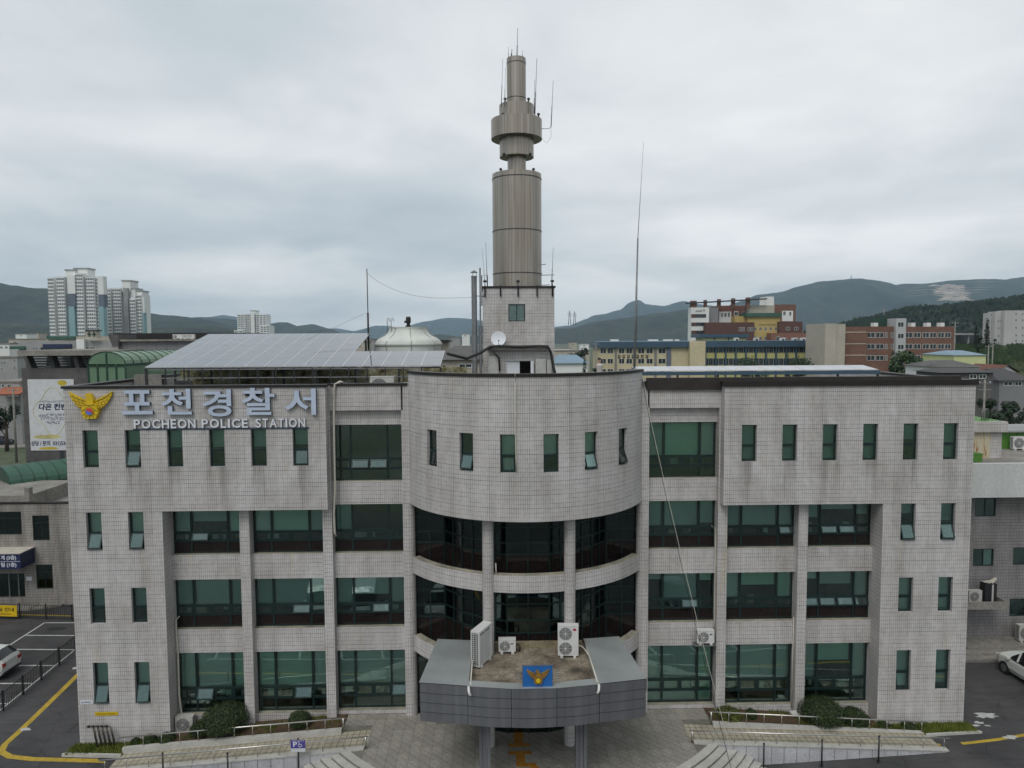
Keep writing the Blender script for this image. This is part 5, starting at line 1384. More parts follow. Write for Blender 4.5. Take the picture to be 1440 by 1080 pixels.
shrub('medium round bush beside the largest one in the right hand bed', 16.35, 0.05, 0.0, 0.72, 0.86)
shrub('small dark bush under the right hand handrail by the tiled block', 17.7, -0.25, -0.05, 0.30, 0.36)
shrub('smallest dark bush near the low end of the right hand bed', 18.95, -0.25, -0.05, 0.33, 0.30)
shrub('yellow green loose bush under the rope in the right hand bed', 10.0, -0.05, 0.42, 0.62, 1.06, 'leaf_light')
shrub('narrow dark bush next to the yellow green one', 11.15, 0.0, 0.40, 0.28, 0.98)

# ---------------------------------------------------------------- yard on the left: markings, fence, sign, small things
paint('yellow_line', [(-26.3, 12), (-26.1, 6.9), (-25.76, 1.3), (-25.72, 0.3), (-25.45, -0.35), (-24.8, -0.75), (-23.6, -1.0), (-22.5, -1.08), (-19.9, -1.28)], 0.30, M['yellow'])
paint('yellow_line', [(19.5, -1.72), (21.0, -1.66), (22.6, -1.42), (24.3, -1.05), (27, -0.2), (33, 2)], 0.20, M['yellow'])
paint('yellow_line', [(-45, 16.9), (-36.9, 16.35), (-30.5, 15.7)], 0.15, M['yellow'])
for a, b_ in (((-32.7, 5.0), (-32.75, 14.7)), ((-32.75, 14.66), (-28.0, 14.5)), ((-32.65, 12.58), (-28.1, 12.38)), ((-32.65, 10.5), (-28.1, 10.3)), ((-32.65, 8.4), (-28.1, 8.25)), ((-32.65, 6.3), (-28.1, 6.2)), ((-32.65, 4.2), (-28.1, 4.1)), ((-28.1, 2.0), (-28.12, 10.3))):
    paint('parking_line', [a, b_], 0.12, M['white_paint'])
def blot(x, y, r, seed):
    rg = random.Random(seed); mb = MB(); pts = []
    for i in range(18):
        a = 2 * math.pi * i / 18; k = r * rg.uniform(0.45, 1.0); px_, py_ = x + k * 1.3 * math.cos(a), y + k * 0.7 * math.sin(a)
        pts.append((px_, py_, gz(px_, py_) + 0.007))
    mb.face(pts); struct(mb.build('paint_patch', M['white_paint']))
blot(23.55, 0.75, 0.55, 1); blot(22.75, 0.1, 0.22, 2); blot(22.45, -0.15, 0.2, 3); blot(23.0, -0.2, 0.14, 4); blot(23.4, -1.26, 0.32, 5); blot(-26.6, 7.9, 0.3, 6); blot(-25.6, 1.6, 0.32, 7)
M['tar'] = plain('dark_patch', (0.018, 0.018, 0.018), 0.9, var=0.2)
for x, y, r in ((-31.3, 13.6, 0.5), (-31.6, 9.5, 0.3), (-19.9, -1.1, 0.4)):
    mb = MB(); mb.face([(x + r * math.cos(a) * 1.3, y + r * math.sin(a) * 0.6, gz(x, y) + 0.006) for a in [2 * math.pi * i / 14 for i in range(14)]]); struct(mb.build('tar_patch', M['tar']))
def fence(label, pts, h, cell):
    t = thing('fence', label, 'fence')
    bars = MB()
    for a, b_ in zip(pts[:-1], pts[1:]):
        a, b_ = Vector(a), Vector(b_)
        for z in (0.10, h - 0.04):
            MB().tube([a + Vector((0, 0, z)), b_ + Vector((0, 0, z))], 0.022, 5).build('rail', M['black'], t)
        n = int((b_ - a).length / cell)
        for i in range(1, n): 
            p = a.lerp(b_, i / n); MB().box(-0.010, 0.010, -0.010, 0.010, 0.1, h - 0.04).build('bar', M['black'], t, p) if False else bars.box(p.x - 0.010, p.x + 0.010, p.y - 0.010, p.y + 0.010, p.z + 0.1, p.z + h - 0.04)
    b_ = bars.build('bars', M['black'], t); b_['kind'] = 'stuff'
    for p in pts: MB().box(p[0] - 0.035, p[0] + 0.035, p[1] - 0.035, p[1] + 0.035, p[2] - 0.05, p[2] + h + 0.08).build('post', M['black'], t)
fence('black bar fence running beside the parking bays toward the camera', [(-27.9, y, gz(-27.9, y)) for y in (10.0, 8.3, 6.6, 5.0, 3.4, 1.8)], 1.05, 0.13)
fence('black bar fence in front of the tiled annex entrance', [(x, 15.6 - (x + 36.2) * 0.11, 0) for x in (-41.0, -39.0, -37.0, -34.95, -33.0, -31.1, -29.2)], 1.05, 0.13)
sg_ = thing('fence_banner', 'yellow banner with Korean lettering tied to the black fence', 'banner', (-36.3, 15.35, 0.25), R_(-6))
MB().box(-1.6, 1.35, -0.012, 0.012, 0, 0.78).build('cloth', M['sign_yellow'], sg_)
me = text_mesh('실 안내', 0.3, 0.004, 0.004, mats=[M['black']]); place_text(me, 'lettering', sg_, -0.05, 1.15, 0.36, 0.64, -0.013)
MB().box(-1.4, 0.9, -0.018, -0.013, 0.14, 0.19).build('underline', M['rust_roof'], sg_)
# fire hydrant pipe inlets and plates on the left block
hy = thing('standpipe_inlets', 'group of five steel standpipe inlets on the grass at the tiled corner', 'standpipe', (-20.6, -0.32, -0.22))
for k in range(5):
    x = -0.42 + 0.21 * k
    MB().tube([(x + 0.12, 0.05, 0), (x, 0, 1.0), (x - 0.08, -0.06, 1.12), (x - 0.14, -0.14, 1.14)], 0.05, 8).build('inlet_pipe', M['steel'], hy)
    MB().lathe([(0, 0), (0.085, 0), (0.085, 0.08), (0, 0.08)], (x - 0.15, -0.16, 1.10), 10).build('inlet_cap', M['dark_steel'], hy)
    MB().lathe([(0, 0.005), (0.05, 0.005), (0.05, 0.02), (0, 0.02)], (x - 0.15, -0.20, 1.12), 10).build('cap_face', M['sign_white'], hy)
yp = thing('yellow_notice_plate', 'narrow yellow notice plate above the standpipe inlets', 'sign', (-20.55, -0.01, 1.22))
MB().box(-0.55, 0.55, -0.02, 0, 0, 0.17).build('plate', M['sign_yellow'], yp); marks(yp, -0.48, 0.48, 0.055, 0.12, -0.0205, 11, M['dark_steel'], 2)
wp = thing('white_notice_plate', 'small white lettered plate low on the tiled corner', 'sign', (-21.48, -0.01, 1.80))
MB().box(-0.30, 0.30, -0.02, 0, 0, 0.20).build('plate', M['sign_white'], wp); marks(wp, -0.24, 0.24, 0.05, 0.15, -0.0205, 5, M['navy'], 3)
# accessible parking sign
ps = thing('parking_sign', 'purple accessible parking sign on a post in front of the ramp', 'sign', (-10.55, -2.62, -0.5))
MB().tube([(0, 0, 0), (0, 0, 1.9)], 0.04, 6).build('post', M['dark_steel'], ps)
MB().box(-0.33, 0.33, -0.05, -0.03, 1.45, 1.83).build('board', M['sign_purple'], ps); MB().box(-0.33, 0.33, -0.05, -0.03, 1.28, 1.448).build('lower_board', M['board_white'], ps)
me = text_mesh('P', 0.3, 0.004, 0.006, mats=[M['sign_white']]); place_text(me, 'lettering', ps, -0.21, -0.03, 1.53, 1.76, -0.051)
wc = MB(); wc.tube([(0.05, -0.056, 1.74), (0.07, -0.056, 1.64), (0.16, -0.056, 1.64), (0.20, -0.056, 1.55)], 0.016, 5)
wc.tube([(0.10 + 0.075 * math.cos(a), -0.056, 1.59 + 0.075 * math.sin(a)) for a in [2.2 + 4.0 * i / 10 for i in range(11)]], 0.014, 5); wc.lathe([(0, -0.01), (0.022, -0.01), (0.022, 0.01), (0, 0.01)], (0.05, -0.056, 1.765), 8)
wc.build('wheelchair_symbol', M['sign_white'], ps)
marks(ps, -0.28, 0.28, 1.775, 1.815, -0.0505, 7, M['sign_white'], 4)
for k, x in enumerate((-16.6, -13.7, 10.75, 13.45, 16.1)):
    lb = ('farthest left along the left hand ramp wall', 'between the farthest left one and the parking sign', 'just right of the stone steps', 'in the middle of the right hand ramp wall', 'farthest right along the right hand ramp wall')[k]
    b0_ = thing('sign_post', 'thin dark bare post ' + lb, 'post', (x, -2.75, gz(x, -2.75)))
    MB().tube([(0, 0, 0), (0, 0, 1.25)], 0.04, 6).build('pole', M['dark_steel'], b0_); MB().lathe([(0.045, 1.25), (0.05, 1.25), (0.05, 1.29), (0, 1.3)], n=8).build('cap', M['dark_steel'], b0_); MB().lathe([(0.1, 0), (0.1, 0.02), (0.04, 0.03)], n=10).build('base_plate', M['dark_steel'], b0_)

# ---------------------------------------------------------------- cars
def car(label, loc, rz, paintm, kind='suv', group=None):
    t = thing('parked_car', label, 'car', loc, rz, group)
    if kind == 'van':
        S = [(-2.45, .45, .95, 1.25, .86, .74), (-2.38, .32, 1.05, 1.80, .90, .78), (-1.2, .28, 1.05, 1.95, .92, .80), (0.6, .28, 1.05, 1.95, .92, .80), (1.35, .28, 1.03, 1.78, .92, .76), (2.05, .28, .98, 1.12, .90, .76), (2.40, .36, .85, .92, .80, .62)]
        gl = (1, 2, 3, 4); L0, W2 = (-1.45, 1.55), .92
    else:
        S = [(-2.12, .48, .92, 1.00, .78, .66), (-2.02, .34, .98, 1.22, .86, .66), (-1.55, .26, 1.00, 1.56, .90, .64), (-0.4, .26, .98, 1.64, .91, .66), (0.35, .26, .97, 1.58, .91, .64), (1.05, .26, .96, 1.06, .91, .72), (1.75, .28, .88, .96, .87, .66), (2.14, .40, .72, .78, .72, .50)]
        gl = (1, 2, 3, 4); L0, W2 = (-1.33, 1.33), .91
    sec = []
    for x, zb, zs, zr, ws, wr in S:
        half = [(ws * 0.90, zb), (ws, zb + 0.22), (ws, zs - 0.12), (ws * 0.975, zs), (wr, zr), (wr * 0.55, zr + 0.035), (0, zr + 0.045)]
        sec.append([(x, -w, z) for w, z in half] + [(x, w, z) for w, z in half[-2::-1]])
    mb = MB()
    for i in range(len(sec) - 1):
        for k in range(len(sec[0]) - 1):
            mb.cur = 1 if (k in (3, 8) and i in gl) else 0
            if i in (gl[-1],) and k in (4, 5, 6, 7): mb.cur = 1          # windscreen
            if i == (0 if kind == 'van' else 1) and k in (4, 5, 6, 7): mb.cur = 1
            mb.face([sec[i][k], sec[i + 1][k], sec[i + 1][k + 1], sec[i][k + 1]], smooth=False)
    mb.cur = 0
    mb.face(sec[0]); mb.face(sec[-1][::-1])
    for s_ in (sec,):
        mb.face([s_[0][0], s_[-1][0], s_[-1][-1], s_[0][-1]])
    mb.build('body', [paintm, M['car_glass']], t)
    for sgn in (-1, 1):
        for x in (S[2][0] + 0.1, 0.45):       # pillars over the side glass
            MB().obox((x, sgn * 0.785, 1.30), (0.05, 0, 0), (0, 0.012, 0), (0, sgn * -0.11, 0.27)).build('pillar', paintm, t)
        MB().obox((0.98, sgn * 0.98, 1.02), (0.06, 0, 0), (0, 0.10, 0), (0, 0, 0.06)).build('mirror', paintm, t)
        MB().obox((-0.15, sgn * (W2 + 0.008), 0.86), (0.10, 0, 0), (0, 0.012, 0), (0, 0, 0.018)).build('door_handle', paintm, t)
        MB().obox((S[0][0] + 0.06, sgn * 0.62, 0.90), (0.07, 0, 0), (0, 0.14, 0), (0, 0, 0.11)).build('tail_light', M['tail_red'], t)
        MB().obox((S[-1][0] - 0.14, sgn * 0.60, 0.70), (0.12, 0, 0), (0, 0.15, 0), (0, 0, 0.07)).build('headlight', M['sign_white'], t)
        for x in L0:
            wv = MB(); wv.tube([(x, sgn * (W2 - 0.20), 0.33), (x, sgn * (W2 + 0.012), 0.33)], 0.33, 18); wl = wv.build('wheel', M['black'], t)
            MB().tube([(x, sgn * (W2 + 0.005), 0.33), (x, sgn * (W2 + 0.02), 0.33)], 0.20, 14).build('rim', M['galv'], wl)
    MB().box(S[0][0] - 0.02, S[0][0] + 0.05, -0.26, 0.26, 0.58, 0.70).build('number_plate', M['sign_white'], t)
    MB().box(S[0][0] - 0.03, S[0][0] + 0.10, -0.7, 0.7, 0.36, 0.46).build('bumper', M['black'], t)
    return t
car('white compact car parked by the concrete steps of the grey annex', (28.75, 3.75, 0.0), R_(92), M['car_white']).scale = (1.1, 1.1, 1.1)
car('white hatchback seen from behind in the bays beside the black fence', (-32.05, 7.25, gz(-32, 7)), R_(178), M['car_white'])

# ---------------------------------------------------------------- tiled annex on the left
AY = 18.0
XA = lambda px, py: U(px, py, AY)
AN = thing('tiled_annex', 'low cream tiled annex with dark windows left of the station', 'building')
w1a, w1b = XA(45, 725), XA(70, 760); w2a, w2b = XA(50, 794), XA(75, 828); w3a, w3b = XA(-20, 720), XA(31, 752); dra, drb = XA(-14, 806), XA(36, 840)
ztop = XA(100, 708).z; holes = [(w1a.x, w1b.x, w1b.z, w1a.z), (w2a.x, w2b.x, w2b.z, w2a.z), (w3a.x, w3b.x, w3b.z, w3a.z), (dra.x, drb.x, drb.z, dra.z)]
mb = MB(); wall_holes(mb, lambda u, z, d: (u, AY + d, z), -60, -21.0, -0.3, ztop, holes, 0.25)
mb.face([(-60, AY + .25, ztop - 0.5), (-21, AY + .25, ztop - 0.5), (-21, AY + 14, ztop - 0.5), (-60, AY + 14, ztop - 0.5)])
mb.build('annex_wall', M['tile_annex'], AN)
MB().box(-60, -21, AY - 0.05, AY + 0.3, ztop, ztop + 0.1).build('coping', M['coping'], AN)
xl = XA(37, 700).x
mb = MB(); mb.box(-60, xl, AY + 0.31, AY + 6, ztop - 0.6, ztop + 0.55); mb.build('upper_roof', M['concrete'], AN)
MB().box(xl - 0.35, xl, AY + 0.33, AY + 0.75, ztop + 0.55, ztop + 1.1).build('roof_stub', M['concrete'], AN)
for k, (a, b_, c, d) in enumerate(holes[:3]):
    mb = MB(); f = 0.06
    mb.box(a, b_, AY + 0.1, AY + 0.16, c, c + f); mb.box(a, b_, AY + 0.1, AY + 0.16, d - f, d); mb.box(a, a + f, AY + 0.1, AY + 0.16, c + f, d - f); mb.box(b_ - f, b_, AY + 0.1, AY + 0.16, c + f, d - f)
    xm = (a + b_) / 2; zm = c + (d - c) * 0.7
    mb.box(xm - 0.03, xm + 0.03, AY + 0.102, AY + 0.158, c + f, zm); mb.box(a + f, b_ - f, AY + 0.104, AY + 0.156, zm - 0.03, zm + 0.03)
    w = mb.build('window', M['frame'], AN)
    for (p, q, r_, s_) in ((a + f, xm - 0.03, c + f, zm - .03), (xm + 0.03, b_ - f, c + f, zm - .03), (a + f, b_ - f, zm + .03, d - f)):
        MB().box(p, q, AY + 0.12, AY + 0.132, r_, s_).build('pane', M['glass_dark'], w)
    MB().face if False else None
MB().box(-60, -22, AY + 2.0, AY + 2.2, -0.2, ztop - 0.6).build('annex_interior', M['interior'], AN)
a, b_, c, d = holes[3]
mb = MB(); 
for x in (a + 0.1, (a + b_) / 2, b_ - 0.55, b_ - 0.06): mb.box(x - 0.04, x + 0.04, AY + 0.14, AY + 0.2, c, d)
mb.box(a, b_, AY + 0.141, AY + 0.199, d - 0.1, d); dw = mb.build('door_frame', M['galv'], AN)
MB().box(a + .15, b_ - .1, AY + 0.165, AY + 0.177, c, d - 0.1).build('pane', M['glass_dark'], dw)
aw = thing('blue_awning', 'navy boxed awning with white Korean lettering over the annex entrance', 'awning', (0, 0, 0))
q1, q2 = U(-30, 785, AY - 1.6), U(29, 800, AY - 1.6)
q0 = U(20, 779, AY - 1.6)
mb = MB(); mb.box(q1.x - 3, q2.x, AY - 1.6, AY - 0.02, q2.z, q0.z); mb.build('box', M['navy'], aw)
MB().box(q1.x - 3.05, q2.x + 0.05, AY - 1.65, AY - 0.02, q0.z, q0.z + 0.06).build('top', M['pvc'], aw)
zm = (q0.z + q2.z) / 2
me = text_mesh('계 (3층)', 0.4, 0.004, 0.008, mats=[M['sign_white']]); place_text(me, 'lettering', aw, q2.x - 1.35, q2.x - 0.28, zm + 0.07, q0.z - 0.10, AY - 1.601)
me = text_mesh('팀 (1층)', 0.4, 0.004, 0.008, mats=[M['sign_white']]); place_text(me, 'lettering', aw, q2.x - 1.35, q2.x - 0.28, q2.z + 0.10, zm - 0.07, AY - 1.601)
MB().box(q1.x - 3, q2.x, AY - 1.606, AY - 1.601, zm - 0.012, zm + 0.012).build('rule', M['sign_white'], aw)
np_ = XA(36, 811); MB().box(np_.x + 0.05, np_.x + 0.45, AY - 0.02, AY - 0.002, np_.z - 0.3, np_.z).build('name_plate', M['sign_white'], AN)
mb = MB(); mb.box(-50, -35.2, 16.9, AY - 0.01, -0.1, 0.16); mb.prism([(-35.2, 16.95), (-33.4, 17.6), (-33.4, AY - 0.01), (-35.2, AY - 0.01)], -0.1, 0.12); struct(mb.build('entrance_landing', M['concrete']))
# green vaulted canopies
def vault(label, loc, rz, L_, W, H, rise, m, gable, walls=True, n=10):
    t = thing('vaulted_canopy', label, 'canopy', loc, rz)
    arc = [(-W / 2 * math.cos(math.pi * i / n), H + rise * math.sin(math.pi * i / n)) for i in range(n + 1)]
    mb = MB()
    for (x0, z0), (x1, z1) in zip(arc[:-1], arc[1:]): mb.face([(x0, 0, z0), (x1, 0, z1), (x1, L_, z1), (x0, L_, z0)])
    mb.build('vault', m, t)
    for yy in (0.02, L_ - 0.02):
        mb = MB(); mb.face([(x, yy, z) for x, z in arc]); mb.build('gable', gable, t)
    k_ = max(3, int(L_ / 0.8))
    for k in range(k_ + 1):
        MB().tube([(x * 1.005, L_ * k / k_, z + 0.01) for x, z in arc], 0.03, 4).build('rib', M['green_dark'], t)
    for s_ in (-1, 1):
        MB().box(s_ * W / 2 - 0.05, s_ * W / 2 + 0.05, 0, L_, H - 0.12, H + 0.03).build('eave', M['green_dark'], t)
    if walls:
        for s_ in (-1, 1):
            MB().box(s_ * W / 2 - 0.02, s_ * W / 2 + 0.02, 0.05, L_, 0, H - 0.12).build('side_sheet', M['green_sheet'], t)
        MB().box(-W / 2, W / 2, 0.03, 0.07, 0, H - 0.1).build('front_sheet', M['green_sheet'], t)
        for x in [-W / 2, -W / 4, 0, W / 4, W / 2]: MB().box(x - 0.05, x + 0.05, -0.02, 0.03, 0, H + (rise * 0.9 if x == 0 else 0)).build('stud', M['green_dark'], t)
        for z in (H - 0.12, H * 0.45): MB().box(-W / 2, W / 2, -0.024, 0.026, z - 0.04, z + 0.04).build('transom', M['green_dark'], t)
    return t
g1 = U(151, 540, 11.5)
vault('pale green vaulted glasshouse canopy on the roof behind the eagle emblem', (g1.x, 11.5, 15.2), R_(-8), 7.5, 2.55, 2.75, 0.78, M['green_sheet'], M['green_sheet'])
g2 = U(30, 690, 24)
tv = vault('dark green vaulted roof over the annex stair hut', (g2.x - 1.6, 24.0, 7.0), R_(-42), 6.0, 5.0, 1.0, 1.25, M['teal_roof'], M['green_dark'], False)
MB().box(-1.9, 1.9, 0.3, 5.0, -1.5, 0.85).build('hut_wall', M['concrete'], tv)
MB().box(1.91, 1.93, 2.6, 4.4, -1.4, 0.5).build('opening', M['win_far'], tv)

# ---------------------------------------------------------------- grey annex on the right
BYR = 9.0
M['band_white'] = plain('stained_white_band', (0.50, 0.51, 0.50), 0.8, var=0.12, scale=0.5, stretch=(1.5, 1.5, 0.3), var2=0.12)
RA = thing('grey_annex', 'grey tiled annex with white roof band at the right edge', 'building')
XR = lambda px, py, y=BYR: U(px, py, y)
hl = []
for (pa, pb, ya, yb) in ((1372, 1400, 700, 726), (1369, 1397, 772, 796), (1425, 1470, 770, 794), (1420, 1475, 842, 866)):
    p, q = XR(pa, ya), XR(pb, yb); hl.append((p.x, q.x, q.z, p.z))
mb = MB(); wall_holes(mb, lambda u, z, d: (u, BYR + d, z), 22.0, 46, -0.3, 9.5, hl, 0.2); mb.build('annex_wall', M['tile_grey'], RA)
p = XR(1374, 652, 8.0); zb_ = XR(1374, 700, 8.0).z; zt_ = XR(1400, 652, 8.0).z
mb = MB(); mb.box(22.3, 46, 8.0, 8.3, zb_, zt_); mb.box(22.3, 46, 8.3, 9.0, zb_, zb_ + 0.2); mb.build('roof_band', M['band_white'], RA)
mb = MB(); mb.face([(22.3, 8.3, zt_ - 0.1), (46, 8.3, zt_ - 0.1), (46, 26, zt_ - 0.1), (22.3, 26, zt_ - 0.1)]); mb.build('roof_deck', M['concrete'], RA)
for (a, b_, c, d) in hl:
    mb = MB(); f = 0.06
    mb.box(a, b_, BYR + 0.05, BYR + 0.1, c, c + f); mb.box(a, b_, BYR + 0.05, BYR + 0.1, d - f, d); mb.box(a, a + f, BYR + 0.05, BYR + 0.1, c + f, d - f); mb.box(b_ - f, b_, BYR + 0.05, BYR + 0.1, c + f, d - f); xm = (a + b_) / 2; mb.box(xm - 0.03, xm + 0.03, BYR + 0.052, BYR + 0.098, c + f, d - f)
    w = mb.build('window', M['frame'], RA)
    for p_, q_ in ((a + f, xm - .03), (xm + .03, b_ - f)): MB().box(p_, q_, BYR + 0.07, BYR + 0.082, c + f, d - f).build('pane', M['glass'], w)
MB().box(xm - 8, xm + 3, BYR + 1.5, BYR + 1.6, 0, 9).build('annex_interior', M['interior'], RA)
a, b_, c, d = hl[1]; MB().box((a + b_) / 2 + .04, b_ - .07, BYR + 0.15, BYR + 0.17, c, d).build('blind', M['blind'], RA)
# balcony slab with units
bs0, bs1 = XR(1371, 842, 7.6), XR(1415, 855, 7.6)
MB().box(bs0.x - 0.6, bs1.x, 7.4, BYR, bs1.z, bs1.z + 0.16).build('balcony_slab', M['concrete'], RA)
mb = MB(); mb.box(bs0.x - 0.6, bs1.x, 7.4, 7.5, bs1.z + 0.16, bs1.z + 0.45); mb.box(bs1.x - 0.1, bs1.x, 7.5, BYR, bs1.z + 0.16, bs1.z + 0.45); mb.build('balcony_parapet', M['concrete'], RA)
ac_unit('weathered air conditioner on the annex balcony slab', (bs0.x + 0.32, 8.0, bs1.z + 0.16), 0, 0.8, 0.66, 0.32, 1, M['white_dirty'])
wd = thing('dark_cabinet', 'black cabinet with scraps on top standing on the annex balcony', 'cabinet', (bs1.x - 0.62, 8.1, bs1.z + 0.16))
MB().box(-0.36, 0.36, 0, 0.5, 0, 1.15).build('case', M['black'], wd); MB().box(0.05, 0.16, -0.012, 0, 0.0, 1.12).build('post_strip', M['white_dirty'], wd)
for k in range(4): MB().obox((-0.2 + 0.16 * k, 0.2, 1.22 + 0.03 * k), (0.22, 0.04 * k, 0.05 * (k - 1)), (0, 0.12, 0), (0, 0, 0.025)).build('scrap', M['pvc'], wd)
ac_unit('tall air conditioner standing at the foot of the grey annex', (31.3, 8.2, 0.46), 0, 0.9, 0.95, 0.35, 1, M['white_dirty'])
for k, (y0, z) in enumerate(((7.6, 0.46), (7.1, 0.31), (6.6, 0.16))):
    struct(MB().box(27.2 - 0.4 * k, 46, y0, 8.995, -0.2 - 0.002 * k, z).build('concrete_step', M['concrete']))
bd_ = XR(1372, 905); MB().box(22.9, 24.6, BYR - 0.02, BYR - 0.001, 0.46, 3.0).build('service_door', M['grey_far2'], RA)
# roof hut with rusty door and green boxes
hp0, hp1 = XR(1376, 596, 10.5), XR(1408, 640, 10.5)
hut = thing('roof_hut', 'small tiled hut with rust streaked door on the annex roof', 'hut', (0, 0, 0))
MB().box(22.5, hp1.x, 10.5, 13.5, zt_ - 0.1, hp0.z - 0.5).build('hut_wall', M['tile'], hut)
MB().box(22.3, hp1.x + 0.15, 10.2, 13.8, hp0.z - 0.5, hp0.z + 0.15).build('hut_parapet', M['tile'], hut)
d0, d1 = XR(1376, 603, 10.48), XR(1392, 638, 10.48)
MB().box(d0.x - 0.9, d1.x, 10.46, 10.498, zt_ - 0.1, d0.z - 0.2).build('hut_door', M['rust_door'], hut)
MB().box(22.6, hp1.x, 10.5, 13.4, hp0.z + 0.152, hp0.z + 0.17).build('hut_roof_paint', M['green_box'], hut)
for k in range(3):
    x = hp1.x - 1.1 + 0.25 * k; MB().tube([(x, 10.9 + .2 * k, hp0.z + 0.1), (x, 10.9 + .2 * k, hp0.z + 0.75), (x + 0.12, 10.9 + .2 * k, hp0.z + 0.9), (x + 0.25, 10.9 + .2 * k, hp0.z + 0.75), (x + 0.25, 10.9 + .2 * k, hp0.z + 0.1)], 0.03, 5).build('vent_hoop', M['galv'], hut)
gb = XR(1384, 650, 8.9)
t = thing('green_roof_box', 'small bright green box at the corner of the annex roof', 'box', (gb.x - 0.5, 9.0, zt_ - 0.1)); MB().box(-0.8, 0.45, 0, 0.7, 0, 0.5).build('case', M['green_box'], t); MB().box(-0.83, 0.48, -0.03, 0.73, 0.5, 0.55).build('lid', M['green_box'], t)
gs = XR(1409, 628, 14); t = thing('green_shed', 'bright green shed with grey roof on the annex roof', 'shed', (gs.x, 14.0, zt_ - 0.1)); MB().box(0, 6, 0, 3, 0, 1.2).build('shed_wall', M['green_box'], t); MB().box(-0.2, 6.2, -0.3, 3.2, 1.2, 1.32).build('shed_roof', M['grey_far'], t); MB().box(1.0, 1.04, -0.02, 0, 0.1, 1.1).build('batten', M['green_dark'], t)
ac_unit('white air conditioner against the green shed on the annex roof', (XR(1434, 620, 13.4).x, 13.4, zt_ - 0.1), 0, 0.85, 0.8, 0.33, 1)

# ---------------------------------------------------------------- background buildings
_wm = {}
def far_window(parent, x, y, z, w, h, m='win_far', frame='white_far', proud=0.05, name='window'):
    """a framed window set on a wall facing -y; x,z = lower left corner"""
    k = (round(w, 2), round(h, 2), m, frame)
    if k not in _wm:
        mb = MB(); f = min(0.08, w * 0.08)
        mb.box(0, w, -proud, 0.06, 0, f); mb.box(0, w, -proud, 0.06, h - f, h); mb.box(0, f, -proud, 0.06, f, h - f); mb.box(w - f, w, -proud, 0.06, f, h - f)
        mb.box(w / 2 - f / 2, w / 2 + f / 2, -proud * 0.9, 0.06, f, h - f)
        mb.cur = 1; mb.box(f, w - f, -0.012, 0.03, f, h - f)
        _wm[k] = mb.mesh('window', [M[frame], M[m]])
    return link(name, _wm[k], parent, (x, y, z))
def prect(y, a, b_, c, d):
    p, q = U(a, c, y), U(b_, d, y)
    return p.x, q.x, q.z, p.z           # x0,x1,z0,z1
def vol(parent, name, y, depth, a, b_, c, d, m, ground=False, zlow=None):
    x0, x1, z0, z1 = prect(y, a, b_, c, d)
    if ground: z0 = -1.0
    if zlow is not None: z0 = zlow
    return MB().box(x0, x1, y, y + depth, z0, z1).build(name, M[m], parent)
def wins(parent, y, cols, rowsp, m='win_far', frame='white_far'):
    for c0, c1 in cols:
        for r0, r1 in rowsp:
            x0, x1, z0, z1 = prect(y, c0, c1, r0, r1)
            far_window(parent, x0, y - 0.01, z0, x1 - x0, z1 - z0, m, frame)

# grey concrete hall with a banner
EY = 36.0
HB = thing('concrete_hall', 'dark concrete building with open roof storey behind the eagle emblem', 'building')
vol(HB, 'hall_wall', EY, 30, 30, 330, 518, 600, 'concrete_dark', True)
vol(HB, 'roof_slab', EY - 1.0, 32, 24, 172, 493, 499.5, 'concrete')
vol(HB, 'loft_back', EY + 6, 20, 36, 330, 497, 520, 'win_far')
for k in range(4):
    for j, (yy) in enumerate((503, 506.5, 510, 513.5)):
        x0, x1, z0, z1 = prect(EY + 5.8, 40 + 34 * k, 66 + 34 * k, yy - 0.5, yy + 0.4); MB().box(x0, x1, EY + 5.7, EY + 5.8, z0, z1).build('louvre', M['grey_far'], HB)
for a, b_ in ((33, 44), (68, 77), (103, 111), (137, 145)):
    p0, p1, q0, q1 = U(a, 499.6, EY + 0.4), U(a + 5, 499.6, EY + 0.4), U(b_ - 4, 518, EY + 0.4), U(b_ + 2, 518, EY + 0.4)
    mb = MB(); mb.prism([(q0.x, q0.z), (q1.x, q1.z), (p1.x, p1.z), (p0.x, p0.z)], EY + 0.3, EY + 1.2, 'y'); mb.build('slanted_pier', M['concrete_dark'], HB)
vol(HB, 'upper_storey', EY + 3, 25, 166, 330, 479, 500, 'grey_far2')
for k in range(8): vol(HB, 'panel_joint', EY + 2.98, 0.05, 178 + 14 * k, 178.5 + 14 * k, 480, 497, 'concrete_dark')
vol(HB, 'parapet', EY + 2.6, 25, 164, 330, 477.5, 479.2, 'concrete')
vol(HB, 'roof_plant', EY + 8, 10, 158, 330, 468.8, 479, 'coping')
p0, p1, q0, q1 = U(152, 470.5, EY + 2.5), U(167, 470.5, EY + 2.5), U(159, 487, EY + 2.5), U(167, 487, EY + 2.5)
mb = MB(); mb.prism([(q0.x, q0.z), (q1.x, q1.z), (p1.x, p1.z), (p0.x, p0.z)], EY + 2.4, EY + 6, 'y'); mb.build('slanted_end', M['concrete_dark'], HB)
x0, x1, z0, z1 = prect(EY, 84, 91, 633, 655); MB().box(x0, x1, EY - 0.02, EY + 0.01, z0, z1).build('dark_opening', M['win_far'], HB)
ac_unit('boxy white air conditioner on the concrete hall roof', (U(250, 477, EY + 4).x, EY + 4, U(250, 477.5, EY + 4).z), 0, 1.0, 0.42, 0.4, 1)
ac_unit('pair box air conditioner beside the boxy one on the hall roof', (U(265, 477, EY + 4).x, EY + 4, U(265, 477.5, EY + 4).z), 0, 1.1, 0.42, 0.4, 0)
bx0, bx1, bz0, bz1 = prect(EY - 0.05, 38.5, 108, 533.5, 633)
BN = thing('wall_banner', 'large white and yellow advertising banner on the concrete hall', 'banner')
